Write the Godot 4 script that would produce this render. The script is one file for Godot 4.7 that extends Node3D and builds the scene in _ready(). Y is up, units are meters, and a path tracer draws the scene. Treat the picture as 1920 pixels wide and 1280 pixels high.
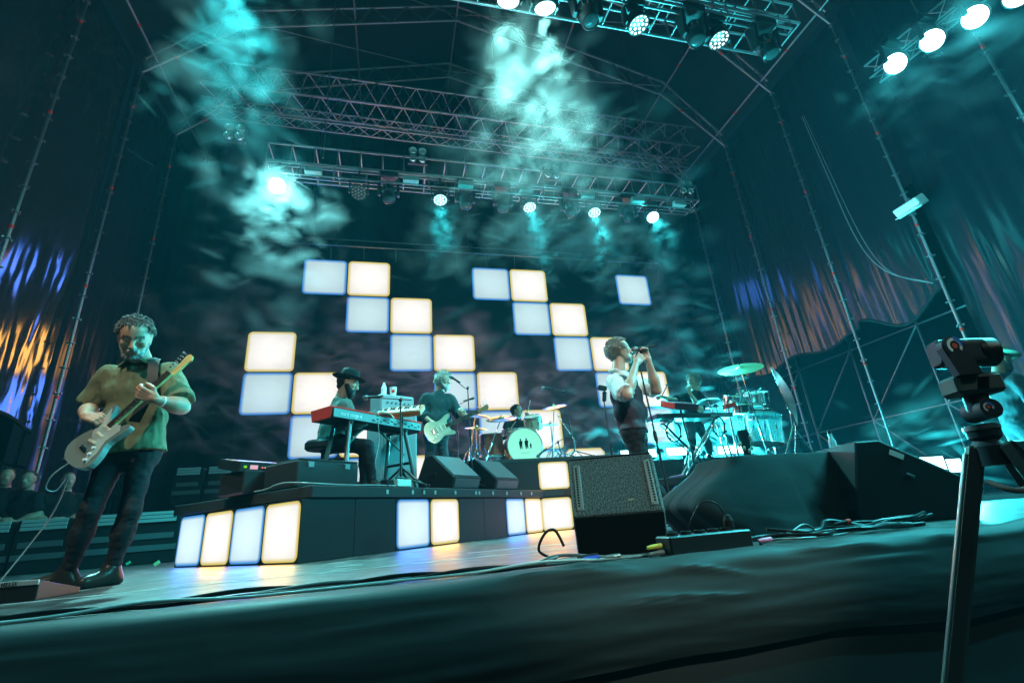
extends Node3D
const STAGE_EDGE := -1.82
const PIT := -1.5
const WALL_Z := -13.475
const WALL_X := -3.874
const WALL_TOP := 7.905
const TILE := Vector2(1.25, 1.1734)
const POST_L := -6.05
const POST_R := 10.38
const FRAMES := [-4.1, -6.2, -8.25, -10.35, -12.4]
const CORNER := Vector3(-0.687, 0, -4.272)
var d1 := Vector3(0.6994, 0, -0.7147)      # the front riser's two directions, square to each other
var d2 := Vector3(-0.6706, 0, -0.7418)

func _ready() -> void:
	rng.seed = 11
	var cam := Camera3D.new()
	cam.name = "camera"
	cam.transform = Transform3D(Basis(Vector3(0.971074, -0.073094, 0.227316), Vector3(-0.012805, 0.934683, 0.355252), Vector3(-0.238435, -0.347887, 0.906710)).orthonormalized(), Vector3(0, 0.18672, 0))
	cam.fov = 70.665
	cam.near = 0.05
	cam.far = 200.0
	add_child(cam)
	cam.current = true
	var e := Environment.new()
	e.background_mode = Environment.BG_SKY
	var sky := Sky.new()
	var night := ProceduralSkyMaterial.new()
	night.sky_top_color = lin(0.004, 0.010, 0.018)
	night.sky_horizon_color = lin(0.006, 0.014, 0.02)
	night.ground_bottom_color = lin(0.004, 0.01, 0.014)
	night.ground_horizon_color = lin(0.006, 0.014, 0.02)
	sky.sky_material = night
	e.sky = sky
	e.background_energy_multiplier = 0.6
	e.tonemap_mode = Environment.TONE_MAPPER_LINEAR
	e.tonemap_exposure = 1.0
	e.sdfgi_enabled = true
	e.ssao_enabled = true
	e.ssil_enabled = true
	e.fog_enabled = true
	e.fog_density = 0.0013
	e.fog_light_color = lin(0.08, 0.74, 0.92)
	var env := WorldEnvironment.new()
	env.name = "environment"
	env.environment = e
	add_child(env)
	materials()
	ground_and_stage()
	enclosure()
	roof()
	led_wall()
	risers()
	trusses_and_lamps()
	smoke()
	gear()
	people()

func materials() -> void:
	mat("black_metal", lin(0.012, 0.013, 0.014), 0.35, 0.3)
	mat("steel", lin(0.2, 0.215, 0.22), 0.38, 0.85)
	mat("aluminium", lin(0.22, 0.235, 0.24), 0.36, 0.8)
	mat("red_band", lin(0.7, 0.03, 0.02), 0.5)
	var f := mat("stage_floor", lin(0.105, 0.105, 0.1), 0.42, 0.0, "fine", 0.06, 1.7)
	f.detail_enabled = true
	f.detail_blend_mode = BaseMaterial3D.BLEND_MODE_MUL
	f.albedo_texture = noise("scuff")
	f.uv1_scale = Vector3(0.5, 0.5, 0.5)
	f.detail_enabled = false
	mat("pit_ground", lin(0.03, 0.03, 0.03), 0.8)
	mat("skirt_cloth", lin(0.032, 0.036, 0.037), 0.55, 0.0, "crease", 0.22, 0.5)
	mat("sheet_cloth", lin(0.012, 0.014, 0.016), 0.13)
	M.sheet_cloth.metallic_specular = 0.7
	mat("dull_sheet_cloth", lin(0.007, 0.009, 0.012), 0.2).metallic_specular = 0.32
	mat("black_cloth", lin(0.01, 0.011, 0.012), 0.75, 0.0, "fine", 0.08, 5.0)
	mat("dull_black", lin(0.006, 0.006, 0.007), 0.9)
	mat("led_face", lin(0.014, 0.014, 0.016), 0.5)
	mat("deck_black", lin(0.02, 0.02, 0.022), 0.6)
	mat("tape_dim", lin(0.16, 0.18, 0.17), 0.6)
	mat("tape_white", lin(0.65, 0.68, 0.66), 0.6)
	mat("rubber", lin(0.012, 0.012, 0.013), 0.55)
	mat("chrome", lin(0.7, 0.72, 0.72), 0.14, 1.0)
	mat("cable_black", lin(0.012, 0.012, 0.013), 0.35)
	mat("cable_grey", lin(0.12, 0.13, 0.13), 0.4)
	mat("brass", lin(0.62, 0.5, 0.22), 0.25, 0.9)
	mat("white_plastic", lin(0.6, 0.62, 0.6), 0.4)
	mat("case_black", lin(0.014, 0.014, 0.015), 0.5, 0.0, "grit", 0.05, 6.0)
	screen("blue_light", Color(0.80, 0.915, 0.935), Color(0.2, 0.6, 1.0), 0.95, 1.25, 1.1734)
	screen("warm_light", Color(1.0, 0.98, 0.95), Color(1.0, 0.9, 0.42), 1.05, 1.25, 1.1734)
	screen("blue_panel_light", Color(0.86, 0.97, 1.0), Color(0.25, 0.65, 1.0), 1.05, 0.5, 0.46)
	screen("warm_panel_light", Color(1.0, 0.985, 0.96), Color(1.0, 0.9, 0.45), 1.1, 0.5, 0.46)

# what an LED square shows: a pale field whose rim turns to a strong colour
func screen(called: String, field: Color, rim: Color, e: float, w: float, h: float) -> void:
	var im := Image.create(128, 128, false, Image.FORMAT_RGBAF)
	for y in 128:
		for x in 128:
			var q := Vector2((x + 0.5) / 128 - 0.5, (y + 0.5) / 128 - 0.5) * Vector2(w, h)
			var r := 0.11 * w
			var a := q.abs() - Vector2(w, h) / 2 + Vector2(r, r)
			var inside := -(Vector2(maxf(a.x, 0), maxf(a.y, 0)).length() + minf(maxf(a.x, a.y), 0) - r) / w
			var s := smoothstep(0.0, 0.085, inside)
			var c := rim.srgb_to_linear().lerp(field.srgb_to_linear(), s) * (0.75 + 0.25 * s) * (1.06 - 0.28 * smoothstep(0.1, 0.75, (q / Vector2(w, h)).length()))
			im.set_pixel(x, y, c.linear_to_srgb())
	im.convert(Image.FORMAT_RGBA8)
	var m := mat(called, Color(0.02, 0.02, 0.02), 0.5)
	m.emission_enabled = true
	m.emission_operator = BaseMaterial3D.EMISSION_OP_MULTIPLY
	m.emission = Color.WHITE
	m.emission_energy_multiplier = e
	m.emission_texture = ImageTexture.create_from_image(im)
# ---------------------------------------------------------------- helpers
class B:
	var v := PackedVector3Array()
	var n := PackedVector3Array()
	var t := PackedVector2Array()
	var c := PackedColorArray()
	var i := PackedInt32Array()
	var col := Color.WHITE
	var tinted := false
	func p(a: Vector3, nn: Vector3, uv := Vector2.ZERO) -> int:
		v.append(a)
		n.append(nn)
		t.append(uv)
		c.append(col)
		return v.size() - 1
	func tri(a: Vector3, b: Vector3, d: Vector3) -> void:
		var nn := (b - a).cross(d - a).normalized()
		var k := p(a, nn)
		p(b, nn)
		p(d, nn)
		i.append_array([k, k + 2, k + 1])
	func quad(a: Vector3, b: Vector3, d: Vector3, e: Vector3) -> void:
		var nn := (d - a).cross(e - b).normalized()
		var k := p(a, nn, Vector2(0, 1))
		p(b, nn, Vector2(1, 1))
		p(d, nn, Vector2(1, 0))
		p(e, nn, Vector2(0, 0))
		i.append_array([k, k + 2, k + 1, k, k + 3, k + 2])
	func box(at: Vector3, size: Vector3, turn := Basis.IDENTITY, bevel := 0.0) -> void:
		hexa(Transform3D(turn, at), size / 2, size / 2, bevel)
	# a box whose top may be smaller than its bottom: half sizes below and above (y of both is half the height)
	func hexa(at: Transform3D, lo: Vector3, hi: Vector3, bevel := 0.0, shift := Vector3.ZERO) -> void:
		var q := []
		for k in 8:
			var s := Vector3(1 if k & 1 else -1, 1 if k & 2 else -1, 1 if k & 4 else -1)
			var h := hi if k & 2 else lo
			q.append(s * h + (shift if k & 2 else Vector3.ZERO))
		var faces := [[1, 3, 7, 5, 0], [0, 4, 6, 2, 0], [2, 6, 7, 3, 1], [0, 1, 5, 4, 1], [4, 5, 7, 6, 2], [1, 0, 2, 3, 2]]
		var inset := {}
		for f in 6:
			var F = faces[f]
			var mid: Vector3 = (q[F[0]] + q[F[1]] + q[F[2]] + q[F[3]]) / 4
			var w := []
			for k in 4:
				var a: Vector3 = q[F[k]]
				if bevel > 0:
					var ea: Vector3 = (q[F[(k + 1) % 4]] - a).normalized()
					var eb: Vector3 = (q[F[(k + 3) % 4]] - a).normalized()
					a += (ea + eb) * bevel
				w.append(a)
				inset["%d_%d" % [f, F[k]]] = a
			var nn: Vector3 = (w[1] - w[0]).cross(w[2] - w[0])
			if nn.dot(mid - (q[0] + q[7]) / 2) < 0:
				w.reverse()
			quad(at * w[0], at * w[1], at * w[2], at * w[3])
		if bevel <= 0:
			return
		var center: Vector3 = (q[0] + q[7] + q[2] + q[5]) / 4
		for a in 8:
			for b in range(a + 1, 8):
				if (a ^ b) in [1, 2, 4]:
					var both := []
					for f in 6:
						if a in faces[f].slice(0, 4) and b in faces[f].slice(0, 4):
							both.append(f)
					var w := [inset["%d_%d" % [both[0], a]], inset["%d_%d" % [both[0], b]], inset["%d_%d" % [both[1], b]], inset["%d_%d" % [both[1], a]]]
					var nn: Vector3 = (w[1] - w[0]).cross(w[2] - w[0])
					if nn.dot((w[0] + w[2]) / 2 - center) < 0:
						w.reverse()
					quad(at * w[0], at * w[1], at * w[2], at * w[3])
			var cs := []
			for f in 6:
				if a in faces[f].slice(0, 4):
					cs.append(inset["%d_%d" % [f, a]])
			var n3: Vector3 = (cs[1] - cs[0]).cross(cs[2] - cs[0])
			if n3.dot(cs[0] - center) < 0:
				cs.reverse()
			tri(at * cs[0], at * cs[1], at * cs[2])
	func tube(a: Vector3, b: Vector3, r: float, r2 := -1.0, seg := 8, caps := true) -> void:
		sweep([a, b], [r, r if r2 < 0 else r2], seg, caps)
	func sweep(pts: Array, radii: Array, seg := 8, caps := true, closed := false) -> void:
		var m := pts.size()
		var side := Vector3.ZERO
		var base := v.size()
		for k in m:
			var fwd: Vector3 = (pts[min(k + 1, m - 1)] - pts[max(k - 1, 0)]).normalized()
			if closed:
				fwd = (pts[(k + 1) % m] - pts[(k + m - 1) % m]).normalized()
			if k == 0:
				side = fwd.cross(Vector3.UP if absf(fwd.y) < 0.9 else Vector3.RIGHT).normalized()
			else:
				side = (side - fwd * side.dot(fwd)).normalized()
			var up := side.cross(fwd)
			var rr: float = radii[min(k, radii.size() - 1)]
			for s in seg + 1:
				var an := TAU * s / seg
				var o := side * cos(an) + up * sin(an)
				p(pts[k] + o * rr, o, Vector2(float(s) / seg, float(k) / maxi(m - 1, 1)))
		var rings := m if closed else m - 1
		for k in rings:
			for s in seg:
				var a := base + k * (seg + 1) + s
				var b := base + ((k + 1) % m) * (seg + 1) + s
				i.append_array([a, a + 1, b, a + 1, b + 1, b])
		if caps and not closed:
			for e in 2:
				var k := 0 if e == 0 else m - 1
				var fwd: Vector3 = (pts[1] - pts[0]).normalized() * -1.0 if e == 0 else (pts[m - 1] - pts[m - 2]).normalized()
				var mid := p(pts[k], fwd)
				var first := v.size()
				for s in seg + 1:
					p(v[base + k * (seg + 1) + s], fwd)
				for s in seg:
					if e == 0:
						i.append_array([mid, first + s + 1, first + s])
					else:
						i.append_array([mid, first + s, first + s + 1])
	# profile of (radius, height) turned about y
	func lathe(profile: Array, at: Transform3D, seg := 16, hard := true) -> void:
		for k in profile.size() - 1:
			var a: Vector2 = profile[k]
			var b: Vector2 = profile[k + 1]
			var d := (b - a).normalized()
			var base := v.size()
			for s in seg + 1:
				var an := TAU * s / seg
				var o := Vector3(cos(an), 0, sin(an))
				var na := o * d.y - Vector3.UP * d.x
				var nb := na
				if not hard:
					var pa: Vector2 = profile[max(k - 1, 0)]
					var nx: Vector2 = profile[min(k + 2, profile.size() - 1)]
					var da := (b - pa).normalized()
					var db := (nx - a).normalized()
					na = o * da.y - Vector3.UP * da.x
					nb = o * db.y - Vector3.UP * db.x
				p(at * (o * a.x + Vector3.UP * a.y), (at.basis * na).normalized(), Vector2(float(s) / seg, a.y))
				p(at * (o * b.x + Vector3.UP * b.y), (at.basis * nb).normalized(), Vector2(float(s) / seg, b.y))
			for s in seg:
				var q := base + s * 2
				i.append_array([q, q + 2, q + 1, q + 1, q + 2, q + 3])
	# an outline in x and y, given depth along z (from 0 to depth)
	func prism(poly: PackedVector2Array, depth: float, at: Transform3D, bevel := 0.0) -> void:
		if Geometry2D.is_polygon_clockwise(poly):
			poly.reverse()
		var m := poly.size()
		var inner := poly
		if bevel > 0:
			var off := Geometry2D.offset_polygon(poly, -bevel)
			if off.size() == 1 and off[0].size() == m:
				inner = off[0]
				var best := 0
				for k in m:
					if inner[k].distance_to(poly[0]) < inner[best].distance_to(poly[0]):
						best = k
				inner = inner.slice(best) + inner.slice(0, best)
			else:
				bevel = 0.0
		var tr := Geometry2D.triangulate_polygon(inner)
		for e in 2:
			var z := depth if e == 1 else 0.0
			var nn := (at.basis * Vector3(0, 0, 1 if e == 1 else -1)).normalized()
			var base := v.size()
			for q in inner:
				p(at * Vector3(q.x, q.y, z), nn, Vector2(q.x, q.y))
			for k in range(0, tr.size(), 3):
				var a := tr[k]
				var b := tr[k + 1]
				var d := tr[k + 2]
				if (inner[b] - inner[a]).cross(inner[d] - inner[a]) < 0:
					var w := b
					b = d
					d = w
				if e == 1:
					i.append_array([base + a, base + d, base + b])
				else:
					i.append_array([base + a, base + b, base + d])
		for k in m:
			var a := poly[k]
			var b := poly[(k + 1) % m]
			quad(at * Vector3(a.x, a.y, bevel), at * Vector3(b.x, b.y, bevel), at * Vector3(b.x, b.y, depth - bevel), at * Vector3(a.x, a.y, depth - bevel))
			if bevel > 0:
				var ia := inner[k]
				var ib := inner[(k + 1) % m]
				quad(at * Vector3(a.x, a.y, depth - bevel), at * Vector3(b.x, b.y, depth - bevel), at * Vector3(ib.x, ib.y, depth), at * Vector3(ia.x, ia.y, depth))
				quad(at * Vector3(ia.x, ia.y, 0), at * Vector3(ib.x, ib.y, 0), at * Vector3(b.x, b.y, bevel), at * Vector3(a.x, a.y, bevel))
	# rows of points joined into one smooth sheet
	func sheet(rows: Array, flip := false) -> void:
		var h := rows.size()
		var w: int = rows[0].size()
		var base := v.size()
		for y in h:
			for x in w:
				var dx: Vector3 = rows[y][min(x + 1, w - 1)] - rows[y][max(x - 1, 0)]
				var dy: Vector3 = rows[min(y + 1, h - 1)][x] - rows[max(y - 1, 0)][x]
				var nn := dx.cross(dy).normalized()
				p(rows[y][x], -nn if flip else nn, Vector2(float(x) / (w - 1), float(y) / (h - 1)))
		for y in h - 1:
			for x in w - 1:
				var a := base + y * w + x
				var q := [a, a + w, a + 1, a + 1, a + w, a + w + 1]
				if flip:
					q.reverse()
				i.append_array(q)
	func sphere(at: Vector3, r: Vector3, turn := Basis.IDENTITY, seg := 10) -> void:
		var pr := []
		for k in seg / 2 + 1:
			var an := -PI / 2 + PI * k / (seg / 2)
			pr.append(Vector2(cos(an), sin(an)))
		lathe(pr, Transform3D(turn * Basis.from_scale(r), at), seg, false)
	func mesh() -> ArrayMesh:
		var arr := []
		arr.resize(Mesh.ARRAY_MAX)
		arr[Mesh.ARRAY_VERTEX] = v
		arr[Mesh.ARRAY_NORMAL] = n
		arr[Mesh.ARRAY_TEX_UV] = t
		if tinted:
			arr[Mesh.ARRAY_COLOR] = c
		arr[Mesh.ARRAY_INDEX] = i
		var m := ArrayMesh.new()
		m.add_surface_from_arrays(Mesh.PRIMITIVE_TRIANGLES, arr)
		return m

var M := {}
var used := {}
var rng := RandomNumberGenerator.new()
var bar_mesh: ArrayMesh
var noises := {}

func numbered(called: String) -> String:
	var k: int = used.get(called, -1) + 1
	used[called] = k
	return called if k == 0 else "%s_%03d" % [called, k]

func lin(r: float, g: float, b: float) -> Color:
	return Color(r, g, b).linear_to_srgb()

func mat(called: String, c: Color, rough := 0.6, metal := 0.0, bump := "", depth := 0.4, scale := 1.0) -> StandardMaterial3D:
	if M.has(called):
		return M[called]
	var m := StandardMaterial3D.new()
	m.resource_name = called
	m.albedo_color = c
	m.roughness = rough
	m.metallic = metal
	if metal < 0.05 and c.get_luminance() < 0.35:
		m.metallic_specular = 0.22
	if bump:
		m.heightmap_enabled = true
		m.heightmap_texture = noise(bump)
		m.heightmap_scale = depth
		m.uv1_triplanar = true
		m.uv1_scale = Vector3.ONE * scale
	M[called] = m
	return m

func noise(kind: String) -> Texture2D:
	if noises.has(kind):
		return noises[kind]
	var f := FastNoiseLite.new()
	f.seed = 7 + kind.length()
	f.noise_type = FastNoiseLite.TYPE_SIMPLEX_SMOOTH
	f.fractal_octaves = 4
	f.frequency = {"fine": 0.06, "soft": 0.012, "grit": 0.2, "scuff": 0.02, "crease": 0.008}[kind]
	var t := NoiseTexture2D.new()
	t.width = 512
	t.height = 512
	t.seamless = true
	t.noise = f
	if kind == "crease":
		f.fractal_type = FastNoiseLite.FRACTAL_RIDGED
		f.fractal_octaves = 3
	if kind == "scuff":
		f.fractal_octaves = 6
		f.domain_warp_enabled = true
		var g := Gradient.new()
		g.offsets = PackedFloat32Array([0.25, 0.55, 0.8])
		g.colors = PackedColorArray([Color(0.42, 0.42, 0.42), Color(0.7, 0.7, 0.7), Color(1, 1, 1)])
		t.color_ramp = g
	noises[kind] = t
	return t

func glow(called: String, c: Color, e: float) -> StandardMaterial3D:
	if M.has(called):
		return M[called]
	var m := mat(called, Color(0.02, 0.02, 0.02), 0.4)
	m.emission_enabled = true
	m.emission = c
	m.emission_energy_multiplier = e
	return m

func put(b: B, called: String, m: Material, parent: Node = null, at := Vector3.ZERO) -> MeshInstance3D:
	return put_mesh(b.mesh(), called, m, parent, Transform3D(Basis.IDENTITY, at))

func put_mesh(mesh: Mesh, called: String, m: Material, parent: Node = null, at := Transform3D.IDENTITY) -> MeshInstance3D:
	var o := MeshInstance3D.new()
	o.mesh = mesh
	o.material_override = m
	o.transform = at
	if parent == null:
		o.name = numbered(called)
		add_child(o, true)
	else:
		var k := 0
		var nm := called
		while parent.has_node(nm):
			k += 1
			nm = "%s_%03d" % [called, k]
		o.name = nm
		parent.add_child(o, true)
	return o

func tag(o: Node, label: String, category: String, group := "") -> Node:
	o.set_meta("label", label)
	o.set_meta("category", category)
	if group:
		o.set_meta("group", group)
	return o

func thing(called: String, label: String, category: String, at := Vector3.ZERO, group := "", turn := Basis.IDENTITY) -> Node3D:
	var o := Node3D.new()
	o.name = numbered(called)
	o.transform = Transform3D(turn, at)
	add_child(o, true)
	tag(o, label, category, group)
	return o

func struct(b: B, called: String, m: Material) -> MeshInstance3D:
	var o := put(b, called, m)
	o.set_meta("kind", "structure")
	return o

# a round bar from a to b that shares one unit mesh with all others
func bar(parent: Node, called: String, a: Vector3, b: Vector3, r: float, m: Material) -> MeshInstance3D:
	if bar_mesh == null:
		var g := B.new()
		g.tube(Vector3.ZERO, Vector3.UP, 1.0, 1.0, 8)
		bar_mesh = g.mesh()
	var d := b - a
	var up := d.normalized()
	var side := up.cross(Vector3.FORWARD if absf(up.z) < 0.9 else Vector3.RIGHT).normalized()
	return put_mesh(bar_mesh, called, m, parent, Transform3D(Basis(side * r, d, side.cross(up) * r), a))

func frame_to(dir: Vector3, hint := Vector3.UP) -> Basis:   # y along dir
	var y := dir.normalized()
	if absf(y.dot(hint.normalized())) > 0.98:
		hint = Vector3.RIGHT if absf(y.x) < 0.9 else Vector3.BACK
	var z := (hint - y * hint.dot(y)).normalized()
	return Basis(y.cross(z), y, z)

func rounded(w: float, h: float, r: float, seg := 5) -> PackedVector2Array:
	var o := PackedVector2Array()
	for k in 4:
		var c := Vector2(w / 2 - r, h / 2 - r) * Vector2(1 if k in [0, 3] else -1, 1 if k < 2 else -1)
		for s in seg + 1:
			var an := PI / 2 * (k + float(s) / seg)
			o.append(c + Vector2(cos(an), sin(an)) * r)
	return o

func curve(pts: Array, steps := 6) -> Array:    # Catmull-Rom through the points
	var o := []
	for k in pts.size() - 1:
		var a: Vector3 = pts[max(k - 1, 0)]
		var d: Vector3 = pts[min(k + 2, pts.size() - 1)]
		for s in steps:
			o.append((pts[k] as Vector3).cubic_interpolate(pts[k + 1], a, d, float(s) / steps))
	o.append(pts[-1])
	return o

func words(text: String, size: float, m: Material, parent: Node, at: Transform3D, called := "lettering", thick := 0.002) -> MeshInstance3D:
	var f := SystemFont.new()
	f.font_names = PackedStringArray(["Droid Sans"])
	var t := TextMesh.new()
	t.font = f
	t.text = text
	t.font_size = 32
	t.pixel_size = size / 32.0
	t.depth = thick
	t.curve_step = 1.0
	return put_mesh(t, called, m, parent, at)
# ---------------------------------------------------------------- the setting
func ground_and_stage() -> void:
	var g := B.new()
	g.box(Vector3(2, PIT - 0.1, -5), Vector3(120, 0.2, 120))
	struct(g, "ground", M.pit_ground)
	g = B.new()
	g.box(Vector3(2.2, -0.06, (STAGE_EDGE - 15.0) / 2), Vector3(26, 0.12, -STAGE_EDGE + -15.0 + 2 * -STAGE_EDGE if false else 15.0 + STAGE_EDGE))
	struct(g, "stage_floor", M.stage_floor)
	for k in [[-0.4, -2.95, 3.2, 4.0, 0.008], [-0.25, -3.35, 0.16, 3.0, 0.02], [1.3, -3.6, 1.6, 5.0, 0.01], [-1.95, -3.05, 0.3, 42.0, 0.018]]:
		var b := B.new()
		b.box(Vector3.ZERO, Vector3(k[2], 0.002, k[4]))
		var o := put(b, "tape_mark", M.tape_white, null, Vector3(k[0], 0.004, k[1]))
		o.rotation.y = deg_to_rad(k[3])
		tag(o, {3.2: "long thin pale line across the stage floor before the lit riser corner", 0.16: "short white tape dash on the stage floor below the lit riser corner", 1.6: "pale floor line between the riser front and the carpeted floor monitor", 0.3: "yellowish tape strip beside the floor pedal unit"}[k[2]], "tape mark")
	# the black cloth over the stage's front edge: a valance, then the skirt behind it
	var fn := FastNoiseLite.new()
	fn.seed = 5
	fn.frequency = 1.0
	fn.fractal_octaves = 3
	var rows := []
	var creases := [[0.35, 0.28, 1.0, 0.12, 0.5, 0.022], [0.55, 0.22, 1.0, 0.3, 0.35, 0.02], [0.95, 0.3, 1.0, 0.5, 0.45, 0.016], [1.35, 0.62, -1.0, -0.25, 0.6, 0.018], [1.5, 0.3, 1.0, 0.1, 0.55, 0.02], [1.75, 0.45, 1.0, 0.02, 0.5, 0.014], [-0.3, 0.5, 1.0, -0.1, 0.6, 0.01], [2.2, 0.32, 1.0, 0.15, 0.4, 0.014], [0.7, 0.55, 1.0, 0.25, 0.5, 0.014], [-1.2, 0.42, 1.0, 0.06, 0.5, 0.008]]
	for k in 46:
		var row := []
		for j in 520:
			var x := lerpf(-4.5, 6.5, j / 519.0)
			var back := -1.955 + 0.03 * fn.get_noise_2d(x * 1.3, 3.0)
			if x > 1.45:
				back += 0.06 * smoothstep(1.45, 1.9, x)
			var s := k / 45.0
			var q: Vector3
			var wrinkle := fn.get_noise_2d(x * 0.55 + 4.0 * s, s * 4.0) * 0.5 + fn.get_noise_2d(x * 1.6 - s * 5.0, s * 5.0 + 9.0) * 0.35
			if s < 0.2:
				q = Vector3(x, 0.006 + (0.004 + 0.02 * smoothstep(0.15, 0.6, x)) * smoothstep(0.02, 0.2, s) * maxf(0.0, fn.get_noise_2d(x * 1.1, 20.0) + 0.35), lerpf(back, STAGE_EDGE - 0.02, s / 0.2))
			elif s < 0.4:
				var an := (s - 0.2) / 0.2 * PI / 2
				var lift := (0.004 + 0.02 * smoothstep(0.15, 0.6, x)) * maxf(0.0, fn.get_noise_2d(x * 1.1, 20.0) + 0.35) * cos(an)
				q = Vector3(x, -0.05 + 0.056 * cos(an) + lift, STAGE_EDGE - 0.02 + 0.075 * sin(an) + 0.008 * wrinkle * sin(an))
			else:
				var d := (s - 0.4) / 0.6
				q = Vector3(x, -0.05 - d * (0.26 + 0.04 * fn.get_noise_2d(x * 0.5, 40.0)), STAGE_EDGE + 0.055 + 0.011 * wrinkle * (0.35 + d) + 0.03 * sin(d * PI))
			# a few sharp pulled creases
			for c in creases:
				var along := (Vector2(x, s * 1.3) - Vector2(c[0], c[1] * 1.3)).dot(Vector2(c[2], c[3]).normalized())
				var off := absf((Vector2(x, s * 1.3) - Vector2(c[0], c[1] * 1.3)).cross(Vector2(c[2], c[3]).normalized()))
				if along > 0.0 and along < c[4]:
					var up: float = c[5] * exp(-off / 0.022) * sin(PI * along / c[4])
					q += Vector3(0, up * 0.8, up * 0.6)
			row.append(q)
		rows.append(row)
	g = B.new()
	g.sheet(rows)
	tag(put(g, "stage_valance", M.skirt_cloth), "wrinkled black cloth folded over the front edge of the stage", "drape")
	rows = []
	for k in 16:
		var row := []
		for j in 220:
			var x := lerpf(-9.0, 9.0, j / 219.0)
			var s := k / 15.0
			row.append(Vector3(x, lerpf(-0.08, PIT + 0.005, s), STAGE_EDGE + 0.012 + 0.012 * sin(x * 5.0 + 1.5 * fn.get_noise_2d(x, 1.0)) * s + 0.03 * fn.get_noise_2d(x * 0.7, s * 2.0) * s))
		rows.append(row)
	g = B.new()
	g.sheet(rows)
	tag(put(g, "stage_skirt", M.skirt_cloth), "flat black skirt cloth hanging below the valance down to the pit", "drape")

func enclosure() -> void:
	# black sheets on both sides of the stage, pleated, with a drawn-up lower hem
	var fn := FastNoiseLite.new()
	fn.seed = 21
	fn.frequency = 1.0
	side_sheet(10.52, -13.9, -6.3, fn, 1, "glossy black sheet with gathered pleats behind the drum rack, hem drawn up")
	side_sheet(10.56, -6.1, 3.5, fn, 2, "black sheet with broad folds nearest the audience on the drum rack side")
	side_sheet(-6.22, -10.3, -5.2, fn, 3, "glossy black sheet with reflections of the lit squares beside the guitarist in the green shirt")
	side_sheet(-6.24, -13.9, -10.45, fn, 4, "plain dark sheet between the lit screen and the reflecting sheet")
	var b := B.new()
	var rows := []
	for k in 10:
		var row := []
		for j in 160:
			var x := lerpf(-7.0, 11.5, j / 159.0)
			row.append(Vector3(x, lerpf(0.0, 15.5, k / 9.0), -14.4 + 0.06 * sin(x * 9.0 + 2.0 * fn.get_noise_2d(x, 0))))
		rows.append(row)
	b.sheet(rows, true)
	tag(put(b, "back_drape", M.black_cloth), "tall matt black drape closing the back of the stage", "drape")

func side_sheet(x: float, z0: float, z1: float, fn: FastNoiseLite, which: int, label: String) -> void:
	var rows := []
	var wide := int((z1 - z0) * 26)
	var sign := 1.0 if x > 0 else -1.0
	for k in 36:
		var row := []
		var s := k / 35.0
		for j in wide + 1:
			var u := float(j) / wide
			var z := lerpf(z0, z1, u)
			var hem := 3.85
			if which == 1:
				hem = 3.72 + 0.24 * cos((z + 8.25) / 2.05 * TAU) * (0.4 if z < -8.25 else 1.0)
			elif which == 2:
				hem = 1.2
			elif which == 3:
				hem = 2.35 + 0.12 * sin(z * 2.5)
			elif which == 4:
				hem = 0.0
			var y := lerpf(hem, 11.3, s * s * 0.55 + s * 0.45)
			var low := exp(-(y - hem) / (1.5 if which == 1 else 2.8))
			var fold := 0.0
			if which == 1:
				fold = 0.009 * (0.25 + low) * sin(z * 30.0 + 3.0 * fn.get_noise_2d(z * 1.2, y * 0.1)) * (0.6 + 0.6 * fn.get_noise_2d(z * 2.0, 7.0)) + 0.03 * fn.get_noise_2d(z * 1.6, y * 0.12)
			elif which == 3:
				fold = 0.016 * low * sin(z * 7.0 + 4.0 * fn.get_noise_2d(z * 0.8, y * 0.15)) + 0.05 * fn.get_noise_2d(z * 0.9, y * 0.2)
			else:
				fold = 0.03 * sin(z * 7.0 + 3.0 * fn.get_noise_2d(z * 0.7, y * 0.05)) * (0.35 + low) + 0.05 * fn.get_noise_2d(z * 1.5, y * 0.1)
			row.append(Vector3(x + fold * sign + 0.1 * low * sign * (1.0 if which == 1 else 0.4), y, z))
		rows.append(row)
	var b := B.new()
	b.sheet(rows, x > 0)
	var o := thing("side_sheet", label, "drape", Vector3.ZERO, "black sheets on both sides of the stage")
	put(b, "cloth", M.sheet_cloth if which == 3 else M.dull_sheet_cloth, o)
	if which != 4:
		var pts := []
		for q in rows[0]:
			pts.append(q)
		b = B.new()
		b.sweep(pts, [0.035], 6)
		put(b, "hem", M.black_cloth, o)

func post_mesh() -> ArrayMesh:
	var b := B.new()
	b.lathe([Vector2(0, -0.005), Vector2(0.062, -0.005), Vector2(0.062, 0.005), Vector2(0, 0.005)], Transform3D.IDENTITY, 8)
	for k in 4:
		var a := TAU * k / 4
		b.box(Vector3(cos(a), 0, sin(a)) * 0.055 + Vector3.UP * 0.01, Vector3(0.035, 0.03, 0.014), Basis(Vector3.UP, -a))
	return b.mesh()

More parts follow.
